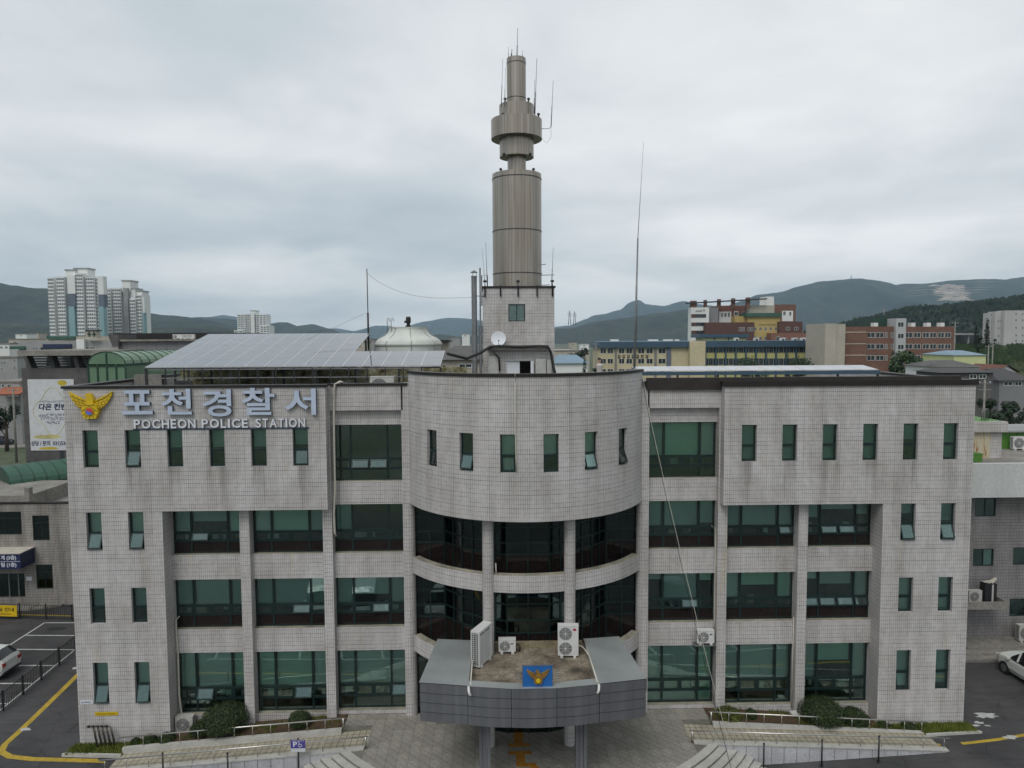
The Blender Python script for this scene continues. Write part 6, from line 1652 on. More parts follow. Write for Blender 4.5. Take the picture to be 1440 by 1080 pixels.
MB().box(bx0, bx1, EY - 0.06, EY - 0.02, bz0, bz1).build('cloth', M['board_white'], BN)
def bt(s, a, b_, c, d, m='navy', off=0.006, shear=0.0):
    x0, x1, z0, z1 = prect(EY - 0.06, a, b_, c, d)
    me = text_mesh(s, 0.8, 0.004, off, mats=[M[m]], shear=shear); place_text(me, 'lettering', BN, x0, x1, z0, z1, EY - 0.061)
bt('다온 컨벤션', 54, 104, 567.5, 576.5, off=0.028, shear=0.15)
for k, (a_, b2_, c_, d_, n_) in enumerate(((55, 100, 563.5, 565.7, 16), (54, 104, 582, 585.5, 13), (57, 103, 587, 590.5, 11), (65, 84, 592.5, 596, 5))):
    x0, x1, z0, z1 = prect(EY - 0.06, a_, b2_, c_, d_); marks(BN, x0, x1, z0, z1, EY - 0.0605, n_, M['navy'], 20 + k)
bt('상담 / 문의  031)536-1', 43.5, 99, 620, 627.5, off=0.02)
M['pale_yellow'] = plain('pale_yellow_print', (0.52, 0.47, 0.20), 0.7, var=0.25, scale=0.6)
M['banner_yellow'] = plain('strong_yellow_print', (0.48, 0.36, 0.03), 0.7, var=0.25, scale=0.8)
def patch(a, b_, c, d, m, n=10, k=0):
    rg = random.Random(a); x0, x1, z0, z1 = prect(EY - 0.06, a, b_, c, d); cx_, cz_ = (x0 + x1) / 2, (z0 + z1) / 2
    MB().prism([(cx_ + (x1 - x0) / 2 * rg.uniform(.8, 1) * math.cos(2 * math.pi * i / n), cz_ + (z1 - z0) / 2 * rg.uniform(.8, 1) * math.sin(2 * math.pi * i / n)) for i in range(n)], EY - 0.0625 - 0.001 * k, EY - 0.0605, 'y').build('print', M[m], BN)
patch(80, 95, 534.2, 543, 'banner_yellow'); patch(111, 114, 534.2, 541, 'banner_yellow') if False else None
patch(53, 84, 628.5, 632.5, 'banner_yellow', 12, 1); patch(46, 88, 611, 617.5, 'pale_yellow', 14, 2)
x0, x1, z0, z1 = prect(EY - 0.06, 45, 105, 545, 612); cx_, cz_, rw, rh = (x0 + x1) / 2, (z0 + z1) / 2, (x1 - x0) / 2, (z1 - z0) / 2
MB().tube([(cx_ + rw * (0.88 + 0.12 * math.cos(4 * a)) * math.cos(a), EY - 0.062, cz_ + rh * (0.88 + 0.12 * math.cos(4 * a)) * math.sin(a)) for a in [2 * math.pi * i / 48 for i in range(48)]], 0.025, 4, closed=True).build('ornate_outline', M['pale_yellow'], BN)

# apartment towers
def apartment(label, y, depth, cols, base_py, teal=(), caps=()):
    """cols: (px0, px1, pytop, windows per storey, set-back)"""
    t = thing('apartment_tower', label, 'apartment block')
    stuff = MB()
    for (a, b_, c, nw, sb) in cols:
        x0, x1, z0, z1 = prect(y + sb, a, b_, c, base_py)
        MB().box(x0, x1, y + sb, y + depth, -1, z1).build('wing', M['white_far'], t)
        n = int((z1 - 1) / 2.9)
        for k in range(n):
            zz = z1 - 1.2 - 2.9 * k
            if zz < 8: break
            for j in range(nw):
                ww = (x1 - x0) / nw
                stuff.box(x0 + ww * j + ww * 0.14, x0 + ww * (j + 1) - ww * 0.14, y + sb - 0.12, y + sb + 0.05, zz - 1.55, zz)
                if j % 2: stuff.box(x0 + ww * j + ww * 0.05, x0 + ww * (j + 1) - ww * 0.05, y + sb - 0.5, y + sb - 0.1, zz - 1.9, zz - 1.62) if False else None
    so = stuff.build('window_grid', M['win_apt'], t); so['kind'] = 'stuff'
    for (a, b_, c, d, m, sb) in teal:
        x0, x1, z0, z1 = prect(y - 1.5 + sb, a, b_, c, d); MB().box(x0, x1, y - 1.5 + sb, y + 4, z0 if d < base_py - 3 else -1, z1).build('end_panel', M[m], t)
    for (a, b_, c, d, sb) in caps:
        x0, x1, z0, z1 = prect(y + sb, a, b_, c, d); MB().box(x0, x1, y + sb, y + depth - 2, z0, z1).build('roof_crown', M['white_far'], t); MB().box(x0 - .5, x1 + .5, y + sb - .5, y + depth - 1.5, z1, z1 + 1.0).build('crown_cap', M['grey_far'], t)
    return t
M['win_apt'] = plain('apartment_glass', (0.12, 0.14, 0.15), 0.2, var=0.35, scale=0.3)
apartment('taller white apartment tower with teal end panels', 560, 18, [(66.5, 79, 390, 4, 3), (79, 94, 389, 4, 0), (105.5, 120, 384, 4, 0), (120, 136, 389, 4, 2), (136, 138, 390, 1, 4)], 478,
          [(94, 105.8, 387, 413, 'white_far', 0), (95.5, 106.3, 413, 431, 'slate_far', 0.2), (96, 106.5, 431, 478, 'teal_far', 0.1), (137, 146, 388.5, 414, 'white_far', 0), (138.5, 146.7, 414, 431, 'slate_far', 0.2), (139, 147.2, 431, 478, 'teal_far', 0.1)],
          [(92, 106, 380.5, 390, 3), (104, 123.5, 378.3, 388, 5)])
apartment('shorter white apartment tower beside the teal panelled one', 600, 18, [(147.5, 158, 405.5, 3, 0), (158, 172.5, 405, 4, 1.5), (182, 192, 420, 3, 0), (192, 201, 414, 2, 2)], 478,
          [(200, 203.5, 418, 440, 'white_far', 1), (200.5, 204, 440, 478, 'teal_far', 1.1), (173, 182, 405, 478, 'grey_far', 0.5)],
          [(171.5, 183.5, 395.5, 410, 2), (183, 190.5, 406.5, 418, 3), (191, 200, 410, 416, 4)])
apartment('small distant white apartment block above the solar array', 960, 20, [(333.5, 340, 442, 1, 2), (340, 347, 442, 2, 0), (347, 352, 441.5, 1, 1), (358, 360, 442, 1, 1), (360, 375, 442, 3, 0), (366, 379, 458, 3, -3), (329, 342, 464.5, 2, -3)], 478,
          [(352, 358.5, 439.5, 478, 'white_far', 0)], [(352.5, 359, 437.5, 442, 2)])

# hospital and low town behind the hall
t = thing('clinic_building', 'pale low clinic with blue sign band behind the concrete hall', 'building')
vol(t, 'clinic_wall', 150, 25, 26, 158, 479.5, 500, 'grey_far', True); vol(t, 'upper_floor', 153, 20, 65, 155, 473.5, 480, 'stone_far'); vol(t, 'green_roof', 152.5, 22, 65, 105, 473, 477, 'teal_roof'); vol(t, 'sign_band', 149.6, 0.4, 60, 100, 484, 488.5, 'navy'); vol(t, 'dark_soffit', 149.7, 0.4, 57, 100, 488.5, 492, 'win_far'); vol(t, 'stair_core', 149, 10, 107, 119, 477, 498, 'white_far'); vol(t, 'canopy_band', 149.4, 1, 13, 34, 487, 491, 'teal_roof')
wins(t, 152.9, [(77, 82), (83, 88), (126, 134)], [(478.5, 481.5)], 'win_far'); wins(t, 149.9, [(46, 48.5), (50, 53), (118, 134)], [(488, 492)], 'win_far')
t = thing('rooftop_cross_sign', 'pale rooftop box sign bearing two dark crosses', 'sign')
vol(t, 'sign_box', 148.5, 2, 120.5, 135.5, 465, 475.5, 'stone_far'); vol(t, 'sign_roof', 148.3, 2.4, 119.5, 136.5, 464, 465.4, 'dark_steel')
for c in (125.3, 132):
    vol(t, 'cross_bar', 148.4, 0.1, c - 2.6, c + 2.6, 468.8, 471.2, 'green_dark'); vol(t, 'cross_post', 148.39, 0.1, c - 1.0, c + 1.0, 466.6, 473.4, 'green_dark')
def house(label, y, depth, a, b_, eave, ridge, wallm, roofm, name='house', win=(), gable=False, over=0.5):
    t = thing(name, label, 'house')
    x0, x1, z0, z1 = prect(y, a, b_, eave, eave + 20); zr = U((a + b_) / 2, ridge, y).z
    MB().box(x0, x1, y, y + depth, -1, z1).build('house_wall', M[wallm], t)
    mb = MB()
    X0, X1, Y0, Y1, xm, ym = x0 - over, x1 + over, y - over, y + depth + over, (x0 + x1) / 2, y + depth / 2
    if gable:
        mb.face([(X0, Y0, z1), (xm, Y0, zr), (xm, Y1, zr), (X0, Y1, z1)]); mb.face([(xm, Y0, zr), (X1, Y0, z1), (X1, Y1, z1), (xm, Y1, zr)])
        MB().prism([(x0, z1), (x1, z1), (xm, zr - 0.15)], y + 0.02, y + 0.2, 'y').build('gable_wall', M[wallm], t)
    else:
        w = (x1 - x0) * 0.22
        A, B, C, D, E_, F_ = (X0, Y0, z1), (X1, Y0, z1), (X1, Y1, z1), (X0, Y1, z1), (x0 + w, ym, zr), (x1 - w, ym, zr)
        mb.face([A, B, F_, E_]); mb.face([C, D, E_, F_]); mb.face([B, C, F_]); mb.face([D, A, E_])
    mb.face([(X0, Y0, z1 - 0.02), (X1, Y0, z1 - 0.02), (X1, Y1, z1 - 0.02), (X0, Y1, z1 - 0.02)])
    mb.build('roof', M[roofm], t)
    for (p, q, r_, s_) in win:
        e0, e1, f0, f1 = prect(y, p, q, r_, s_); far_window(t, e0, y - 0.01, f0, e1 - e0, f1 - f0)
    return t
def flat_house(label, y, depth, a, b_, top, wallm, win=(), name='house', cap='concrete'):
    t = thing(name, label, 'building')
    x0, x1, z0, z1 = prect(y, a, b_, top, top + 20)
    MB().box(x0, x1, y, y + depth, -1, z1).build('house_wall', M[wallm], t); MB().box(x0 - .2, x1 + .2, y - .2, y + depth + .2, z1, z1 + 0.3).build('parapet', M[cap], t)
    for (p, q, r_, s_) in win:
        e0, e1, f0, f1 = prect(y, p, q, r_, s_); far_window(t, e0, y - 0.01, f0, e1 - e0, f1 - f0)
    return t
flat_house('plain grey flat roofed building at the far left edge', 120, 14, -10, 25, 503, 'grey_far', [(1, 4, 508, 512), (5, 8, 508, 512), (19, 22, 505, 509), (1, 4, 517, 521), (19, 22, 515, 521)])
flat_house('low white shop under the orange awning at the left edge', 100, 8, -10, 29, 538, 'grey_far', [(2, 7, 540, 545), (10, 16, 540, 545)])
t = thing('shop_awning', 'orange shop awning at the far left edge', 'awning'); x0, x1, z0, z1 = prect(97, -10, 27, 546, 554)
mb = MB(); mb.prism([(97.0, z0), (100.0, z0), (100.0, z1)], x0, x1, 'x'); mb.build('canopy', M['orange_roof'], t); MB().box(x0, x1, 96.95, 97.0, z0 - .3, z0).build('valance', M['rust_roof'], t)
flat_house('low grey block with pale roof left of the clinic', 170, 14, -8, 14, 484, 'white_far', [(0, 4, 487, 490), (7, 11, 487, 490)])
flat_house('wide low pale building behind the clinic, left side', 210, 18, 12, 66, 477.5, 'stone_far', [(18, 24, 480, 483), (30, 36, 480, 483), (46, 52, 480, 483)])
flat_house('long grey town building right of the clinic', 190, 18, 140, 168, 478, 'grey_far2', [(146, 152, 481, 484)])
rg = random.Random(11)
town = [('tiny white house among the far rooftops left of the dark mast', 500, 474, 330, 'white_far', 9), ('tiny grey house just left of the cooling tower', 516, 478, 260, 'grey_far', 10), ('tiny cream house beyond the solar array corner', 507, 481, 210, 'stone_far', 8),
        ('tiny pale house in the gap left of the roof tower', 655, 470, 420, 'white_far', 9), ('small far flat house in front of the hazy hills', 640, 475, 360, 'grey_far', 10), ('far white block right of the roof tower', 790, 490, 260, 'white_far', 12), ('low cream hall with flat roof right of the roof tower', 800, 494, 190, 'stone_far', 22),
        ('far pale village house left of the cream school', 822, 484, 420, 'white_far', 10), ('second pale village house left of the cream school', 806, 482, 460, 'stone_far', 10), ('white village house far left under the dark hill', 30, 470, 420, 'white_far', 14), ('cream village house far left under the dark hill', 48, 469, 440, 'stone_far', 12)]
for lb, px, py, y, m, w in town:
    flat_house(lb, y, 9, px - w * 450 / y / 0.9 / 2, px + w * 450 / y / 0.9 / 2, py, m, [(px - 2, px + 1, py + 1.5, py + 3)], 'village_house')
house('grey roofed hall with cream wall behind the flue', 46, 12, 619, 690, 506, 487, 'stone_far', 'concrete_dark', win=[(622, 627, 513, 517), (645, 664, 511.5, 517)])
t = thing('rooftop_kiosk', 'small dark roofed kiosk left of the grey roofed hall', 'kiosk'); vol(t, 'kiosk_wall', 60, 4, 616, 631, 481, 500, 'stone_far', True); vol(t, 'kiosk_roof', 59, 6, 614, 632, 478, 481, 'coping')
house('long blue roofed shed right of the roof tower', 120, 15, 780, 826, 511, 500, 'white_far', 'blue_roof_pale')

# cream school
SY = 206.0
S1 = thing('cream_school', 'cream school building with blue roof band and lettered front', 'school')
Vx = lambda v: v / 8.47 + 830
Vy = lambda v: v / 8.47 + 470
vol(S1, 'school_wall', SY, 14, 841.5, 970.5, 487, 540, 'cream', True); vol(S1, 'roof_band', SY - 1.2, 16, 839, 971, 481, 488.3, 'blue_roof'); vol(S1, 'roof_top', SY + 1, 12, 845, 969, 480, 481.5, 'blue_roof_pale'); vol(S1, 'stair_block', SY - 2.5, 14, 970.5, 991.5, 480, 540, 'cream', True)
wins(S1, SY, [(Vx(a), Vx(b_)) for a, b_ in ((120, 188), (205, 272), (340, 408), (428, 500), (568, 645), (668, 745), (812, 898))], [(Vy(165), Vy(230)), (Vy(290), Vy(352)), (Vy(412), Vy(474))])
for a, b_, m in ((295, 315, 'grey_far2'), (515, 540, 'grey_far2'), (768, 790, 'grey_far2'), (912, 960, 'slate_far')): vol(S1, 'pilaster', SY - 0.4, 0.5, Vx(a), Vx(b_), 488.3, 540, m, True)
for k in range(7):
    x0, x1, z0, z1 = prect(SY - 0.1, Vx(330 + 55 * k), Vx(362 + 55 * k), Vy(246), Vy(290))
    MB().box(x0, x1, SY - 0.06, SY - 0.001, z0, z1).build('letter_panel', M['bark'], S1)
    w_, h_ = x1 - x0, z1 - z0; marks(S1, x0 + w_ * .2, x1 - w_ * .1, z0 + h_ * .2, z1 - h_ * .2, SY - 0.061, 1, M['cream'], 40 + k, 'letter')
for a, b_ in ((246, 340), (700, 765), (765, 812), (880, 985), (1018, 1062)): vol(S1, 'roof_unit', SY + 2, 2, Vx(a), Vx(b_), Vy(62), Vy(95), 'white_far')
S2 = thing('school_gallery_wing', 'long school wing with dark blue roof and glazed galleries', 'school')
Wx = lambda v: v / 6.545 + 960
Wy = lambda v: v / 6.545 + 400
vol(S2, 'gallery_wall', SY + 4, 14, 991.5, 1162, 487, 540, 'lime_dim', True) if 'lime_dim' in M else vol(S2, 'gallery_wall', SY + 4, 14, 991.5, 1162, 487, 540, 'cream', True)
vol(S2, 'roof_band', SY + 2.6, 17, 991, 1163, 479.5, 487.3, 'blue_roof')
for k in range(12):
    a = Wx(212) + 14.15 * k
    for r0, r1 in ((Wy(573), Wy(628)), (Wy(680), Wy(742))):
        x0, x1, z0, z1 = prect(SY + 4, a + 0.9, a + 13.3, r0, r1); far_window(S2, x0, SY + 3.98, z0, x1 - x0, z1 - z0, 'win_far', 'slate_far')
        for q in (0.25, 0.75): MB().box(x0 + (x1 - x0) * q - .07, x0 + (x1 - x0) * q + .07, SY + 3.9, SY + 4, z0, z1).build('mullion', M['grey_far'], S2)
    vol(S2, 'pier', SY + 3.4, 0.7, a - 0.5, a + 0.6, 487.2, 540, 'blue_roof', True)
S3 = thing('lime_roof_block', 'pale lime block with blue roof above the school wing', 'building'); vol(S3, 'block_wall', SY + 22, 10, 989, 1049, 474, 500, 'lime_wall', True); vol(S3, 'block_roof', SY + 21, 12, 984, 1053, 470, 474.5, 'blue_roof')
for a in (1004, 1024): vol(S3, 'post', SY + 21.8, 0.3, a, a + 1.5, 474.5, 480, 'slate_far')
for a in (1034, 1062, 1099, 1116, 1128): 
    ac = thing('rooftop_unit', 'white rooftop ventilator, number %s from the left along the school wing roof' % {1034: 'first', 1062: 'second', 1099: 'third', 1116: 'fourth', 1128: 'last'}[a], 'ventilator'); vol(ac, 'housing', SY + 12, 2, a, a + 5, 475, 480.5, 'white_far'); vol(ac, 'intake', SY + 11.9, 0.2, a + 1, a + 4, 476.5, 480, 'win_far')
# brick and yellow complex
BY = 275.0
B1 = thing('brick_complex', 'stepped brick, white and mustard complex under a roof pergola', 'building')
def wv(name, dy, depth, a, b_, c, d, m, ground=True): return vol(B1, name, BY + dy, depth, Wx(a), Wx(b_), Wy(c), Wy(d), m, ground)
wv('white_tower', 4, 5, 78, 240, 212, 520, 'white_far'); wv('tower_link', 6, 18, 238, 325, 212, 520, 'grey_far2')
for r0, r1 in ((273, 303), (350, 380), (425, 455)): wv('window_band', 3.8, 0.4, 80, 215, r0, r1, 'win_far', False); wv('brown_band', 3.75, 0.3, 82, 125, r0, r1, 'brick_dark', False)
wv('upper_brick', 10, 20, 325, 605, 195, 520, 'brick_rose'); wv('white_core', 8, 20, 600, 840, 192, 520, 'stone_far'); wv('lift_tower', 9, 8, 770, 838, 112, 300, 'white_far', False); wv('brick_block', 10, 20, 838, 1035, 185, 520, 'brick'); wv('mustard_block', 2, 18, 600, 893, 290, 520, 'yellow_wall'); wv('mustard_side', 5, 15, 480, 605, 292, 520, 'yellow_wall')
wv('teal_roof', 1, 18, 590, 915, 263, 295, 'teal_roof', False); wv('dark_brick_block', 0, 16, 215, 657, 350, 520, 'brick_dark'); wv('dark_brick_wing', 0, 16, 888, 1100, 342, 520, 'brick_dark'); wv('rose_wing', -3, 16, 815, 1132, 447, 520, 'brick_rose')
wv('white_panel', 9.8, 0.3, 335, 447, 250, 350, 'white_far', False); wv('white_panel', 9.8, 0.3, 474, 512, 245, 290, 'white_far', False); wv('white_panel', 9.8, 0.3, 916, 1015, 243, 338, 'white_far', False)
def bwin(dy, L_): 
    for a, b_, c, d in L_:
        x0, x1, z0, z1 = prect(BY + dy, Wx(a), Wx(b_), Wy(c), Wy(d)); far_window(B1, x0, BY + dy - 0.01, z0, x1 - x0, z1 - z0)
bwin(9.78, [(355, 372, 262, 300), (383, 405, 262, 300), (416, 434, 258, 300), (478, 508, 252, 286), (925, 948, 248, 285), (980, 1000, 250, 288)]); bwin(10, [(545, 578, 250, 285)])
bwin(2, [(658 + 47 * k, 680 + 47 * k, 392, 425) for k in range(5)] + [(658 + 47 * k, 680 + 47 * k, 478, 512) for k in range(4)]); bwin(0, [(518, 540, 395, 430), (548, 570, 395, 430), (600, 622, 395, 430), (628, 648, 395, 430), (952, 985, 392, 420), (1030, 1062, 392, 420)]); bwin(-3, [(860, 895, 480, 515), (930, 960, 490, 515), (1040, 1065, 490, 515), (1095, 1128, 490, 515)])
for a, b_ in ((78, 130), (203, 224), (328, 352), (458, 484), (592, 620)):
    wv('pergola_post', 6, 2, a, b_, 118 + (605 - a) * 0.06, 216, 'brick', False)
p0, p1 = U(Wx(30), Wy(173), BY + 6), U(Wx(770), Wy(131), BY + 6)
MB().prism([(p0.x, p0.z - 0.35), (p1.x, p1.z - 0.35), (p1.x, p1.z + 0.2), (p0.x, p0.z + 0.2)], BY + 5, BY + 7, 'y').build('pergola_beam', M['dark_steel'], B1)
for n_, a, b_, c, d, dy in ((4, 118, 205, 232, 252, 3.9), (14, 700, 862, 366, 378, 1.9)):
    x0, x1, z0, z1 = prect(BY + dy, Wx(a), Wx(b_), Wy(c), Wy(d)); marks(B1, x0, x1, z0, z1, BY + dy - 0.02, n_, M['dark_steel'], 50 + n_)
# brick school
KY = 190.0
M['flats_grey'] = plain('pale_grey_render', (0.40, 0.40, 0.40), 0.85, var=0.1, scale=0.1)
K1 = thing('brick_school', 'long red brick school block with pale stone end and white stair strip', 'school')
Kx = lambda v: v / 7.2 + 1150
Ky = lambda v: v / 7.2 + 430
def kv(name, dy, depth, a, b_, c, d, m, ground=True): return vol(K1, name, KY + dy, depth, Kx(a), Kx(b_), Ky(c), Ky(d), m, ground)
kv('stone_end', -3, 14, 78, 178, 180, 700, 'stone_far'); kv('stone_return', -2.5, 13.5, 178, 268, 184, 700, 'stone_far'); kv('brick_end', 0, 14, 266, 492, 212, 700, 'brick'); kv('brick_middle', 0.6, 14, 490, 797, 210, 700, 'brick'); kv('stair_strip', -0.6, 10, 795, 880, 127, 700, 'flats_grey'); kv('brick_wall', 1, 14, 878, 1366, 212, 700, 'brick')
for y_ in (267, 385, 500): kv('stone_course', -0.12, 0.2, 268, 492, y_ - 4, y_ + 4, 'stone_far', False)
kv('green_plant_box', 5, 8, 555, 796, 128, 212, 'green_dark', False); kv('green_plant_side', 4.6, 0.3, 560, 790, 132, 205, 'green_dark', False)
def kwin(dy, L_):
    for a, b_ in L_:
        for c, d in ((270, 322), (387, 437), (503, 553)):
            x0, x1, z0, z1 = prect(KY + dy, Kx(a), Kx(b_), Ky(c), Ky(d)); far_window(K1, x0, KY + dy - 0.01, z0, x1 - x0, z1 - z0)
kwin(0.6, [(498, 576), (588, 668), (684, 706), (742, 764)]); kwin(1, [(885, 957), (972, 1040), (1062, 1126), (1134, 1198), (1216, 1278), (1286, 1346)])
for c, d in ((165, 215), (280, 330), (392, 442)):
    x0, x1, z0, z1 = prect(KY - 0.6, Kx(810), Kx(870), Ky(c), Ky(d)); far_window(K1, x0, KY - 0.61, z0, x1 - x0, z1 - z0)
for k, a in enumerate((570, 948, 1105, 1243)):
    kv('roof_vent', 2, 2, a, a + 40, 172, 212, 'white_far', False)
# white block of flats on the right
M['flats'] = plain('flats_render', (0.44, 0.43, 0.42), 0.85, var=0.1, scale=0.1)
W1 = thing('white_flats', 'pale flats with small square windows on the hillside at the right edge', 'apartment block')
Rx = lambda v: v / 6 + 1330
Ry = lambda v: v / 6 + 420
FY = 256.0
for a, b_, c, dy, m in ((378, 420, 120, 4, 'flats'), (418, 500, 108, 2, 'flats'), (498, 760, 100, 0, 'flats')): vol(W1, 'block', FY + dy, 4.5, Rx(a), Rx(b_), Ry(c), Ry(420), m, True)
for dy, L_, rr in ((4, [(380, 390), (402, 414)], (128, 182, 240)), (2, [(438, 450), (460, 473)], (178, 240, 305, 362)), (0, [(585, 600)], (118, 172, 235, 300, 345)), (0, [(640, 655)], (118, 172, 235, 300, 345))):
    for a, b_ in L_:
        for r0 in rr:
            x0, x1, z0, z1 = prect(FY + dy, Rx(a), Rx(b_), Ry(r0), Ry(r0 + 20)); far_window(W1, x0, FY + dy - .01, z0, x1 - x0, z1 - z0)
house('blue roofed shed with pale lime wall near the brick school', 125, 12, Rx(70), Rx(335), Ry(478), Ry(440), 'lime_wall', 'blue_roof_pale', over=0.3)
house('grey hipped roof house just behind the right roof edge', 88, 10, Rx(-60), Rx(275), Ry(578), Ry(525), 'white_far', 'concrete_dark')
house('long dark roofed house in front of the grey hipped one', 78, 7, Rx(-30), Rx(395), Ry(625), Ry(590), 'concrete_dark', 'tile_roof', win=[(Rx(200), Rx(260), Ry(640), Ry(675)), (Rx(280), Rx(340), Ry(640), Ry(675))])
house('small house with rust red tiled gable on the right', 96, 8, Rx(425), Rx(590), Ry(620), Ry(560), 'white_far', 'rust_roof', gable=True)
house('traditional dark tiled house at the right edge', 84, 10, Rx(455), Rx(720), Ry(690), Ry(600), 'grey_far2', 'tile_roof', win=[(Rx(490), Rx(560), Ry(700), Ry(735)), (Rx(580), Rx(640), Ry(700), Ry(735))])
t = thing('parking_canopy', 'low grey canopy over parked cars beyond the brick school', 'canopy'); vol(t, 'roof', 235, 10, Rx(60), Rx(270), Ry(292), Ry(305), 'grey_far'); 
for a in (75, 190, 255): vol(t, 'post', 236, 0.5, Rx(a), Rx(a + 6), Ry(305), Ry(400), 'grey_far', True)
vol(t, 'rear_wall', 244, 0.5, Rx(60), Rx(270), Ry(305), Ry(400), 'win_far', True)
# utility poles
def upole(label, px, pyb, pyt, y, arms=2):
    b_, t_ = U(px, pyb, y), U(px, pyt, y); t = thing('utility_pole', label, 'utility pole', (b_.x, y, 0))
    MB().tube([(0, 0, 0), (0, 0, t_.z)], [0.2, 0.12], 8).build('pole', M['concrete'], t)
    for k in range(arms): MB().box(-0.9, 0.9, -0.06, 0.06, t_.z - 0.5 - 0.9 * k, t_.z - 0.38 - 0.9 * k).build('cross_arm', M['galv'], t)
    for s_ in (-0.7, 0.7): MB().lathe([(0, 0), (0.06, 0), (0.06, 0.16), (0, 0.16)], (s_, 0, t_.z - 0.38), 6).build('insulator', M['white_far'], t)
upole('concrete utility pole behind the right end of the station roof', 1383, 590, 534, 60)
upole('utility pole by the road at the left edge', 24, 660, 545, 80)
upole('utility pole beside the brick school at its right end', 1341, 520, 452, 150)
upole('utility pole on the green slope under the white flats', 1395, 520, 478, 150)
upole('second utility pole on the green slope, left of the other', 1389, 520, 485, 140, 1)
upole('utility pole with transformer left of the cream school', 838, 520, 482, 170, 3)
# road with a passing car at the left edge
mb = MB(); r0 = U(-40, 650, 112); mb.face([(-130, 96, 0.0), (-40, 96, 0.0), (-30, 108, 0.0), (-130, 108, 0.0)]); struct(mb.build('road', M['concrete']))
mb = MB(); mb.face([(-130, 118, 0.01), (-45, 118, 0.01), (-45, 140, 0.01), (-130, 140, 0.01)]); struct(mb.build('field', M['field'])) if 'field' in M else struct(mb.build('field', M['grass']))
cp_ = U(6, 664, 100); car('dark blue car on the road at the left edge', (cp_.x, 100, 0.0), 0, M['car_dark'])
# parked vehicles in the forecourt, mirrored in the ground and second floor glass
for k, (x, y, rz, m, kd, lb) in enumerate(((-14.5, -15.2, 80, 'car_white', 'van', 'white van in the forecourt, mirrored in the left second floor glass'), (-11.2, -15.0, 84, 'car_silver', 'van', 'silver van in the forecourt next to the white one'), (-5.6, -14.6, 95, 'car_white', 'suv', 'white car in the forecourt mirrored beside the bowed glazing'), (11.8, -15.2, 92, 'car_dark', 'suv', 'dark car in the forecourt mirrored in the right hand glazing'))):
    car(lb, (x, y, gz(x, y)), R_(rz), M[m], kd)
for k in range(10):
    x = -19 + 2.6 * k if k < 5 else 6 + 2.6 * (k - 5)
    paint('parking_line', [(x, -7.0), (x - 1.2, -12.0)], 0.12, M['white_paint'])
for x0 in (-19.5, 5.5): paint('parking_line', [(x0, -7.0), (x0 + 12.5, -7.0)], 0.12, M['white_paint'])
paint('yellow_line', [(-30, -5.4), (-9, -5.0)], 0.15, M['yellow']); paint('yellow_line', [(9, -5.0), (30, -4.4)], 0.15, M['yellow'])

# ---------------------------------------------------------------- trees
def tree(label, x, y, z0, h, r, m='leaf_tree', n=1500, leaf=0.42, conifer=False, group=None, seed=0):
    t = thing('tree', label, 'tree', (x, y, z0), 0, group)
    rg = random.Random(int(x * 10 + y) + seed)
    tr = MB(); tr.tube([(0, 0, 0), (0.1, 0, h * 0.3), (0.05, 0.1, h * 0.8)], [0.035 * h, 0.025 * h, 0.008 * h], 7)
    mb = MB()
    if conifer:
        for k in range(n):
            f = rg.random() ** 0.7; zz = h * (1 - f * 0.9); rr = r * f * rg.uniform(0.35, 1.0) * (1 + 0.25 * math.sin(f * 40)); a = rg.uniform(0, 6.28)
            p = Vector((rr * math.cos(a), rr * math.sin(a), zz - rr * 0.25)); d = Vector((math.cos(a), math.sin(a), -0.4)); s_ = leaf * rg.uniform(.6, 1.3); q = Vector((-math.sin(a), math.cos(a), rg.uniform(-.4, .4))) * s_ * .4
            mb.face([p - q, p + d * s_, p + q])
    else:
        cl = []
        for k in range(9 + int(r)):
            a = rg.uniform(0, 6.28); rr = r * rg.uniform(0.1, 0.72); zz = h * rg.uniform(0.42, 0.86)
            c = Vector((rr * math.cos(a), rr * math.sin(a), zz)); cl.append((c, r * rg.uniform(0.28, 0.46)))
            tr.tube([(0.06, 0.03, h * rg.uniform(0.25, 0.5)), c], [0.012 * h, 0.004 * h], 5)
        for c, cr_ in cl: leaf_ball(mb, c, cr_, cr_, cr_ * 0.85, n // len(cl), leaf, rg, 0.35)
    tr.build('trunk', M['bark'], t); mb.build('crown', M[m], t)
def ptree(label, px, pyb, pyt, y, wpx, **k):
    p, q = U(px, pyb, y), U(px, pyt, y); w = wpx / 1000.0 * (y + 34)
    tree(label, p.x, y, 0, q.z, w / 2, **k)
ptree('dark spreading tree in front of the brick school', 1272, 520, 484, 105, 66, n=4200, leaf=0.55)
ptree('round tree in front of the glazed school wing, left one', 1058, 520, 497, 150, 48, n=2400)
ptree('round tree in front of the glazed school wing, right one', 1122, 520, 498, 150, 56, n=2600)
ptree('pointed dark tree between the two round ones at the school wing', 1108, 520, 495, 152, 14, n=700, conifer=True, m='leaf_pine')
ptree('dark pine left of the cream school', 818, 520, 478, 160, 26, n=1500, m='leaf_pine')
ptree('pointed conifer left of the cream school', 822, 530, 497, 100, 16, n=900, conifer=True, m='leaf_pine')
ptree('broad dark tree behind the long blue shed', 806, 520, 487, 135, 30, n=1500, m='leaf_pine')
for k, (px, pt, w) in enumerate(((1137, 455, 26), (1150, 457, 22), (1128, 460, 18))): ptree('dark tree in the clump right of the brick complex, %s' % ('tallest', 'nearest the stone end', 'nearest the rose wing')[k], px, 480, pt, 300 + 8 * k, w, n=1200, leaf=0.9, m='leaf_pine')
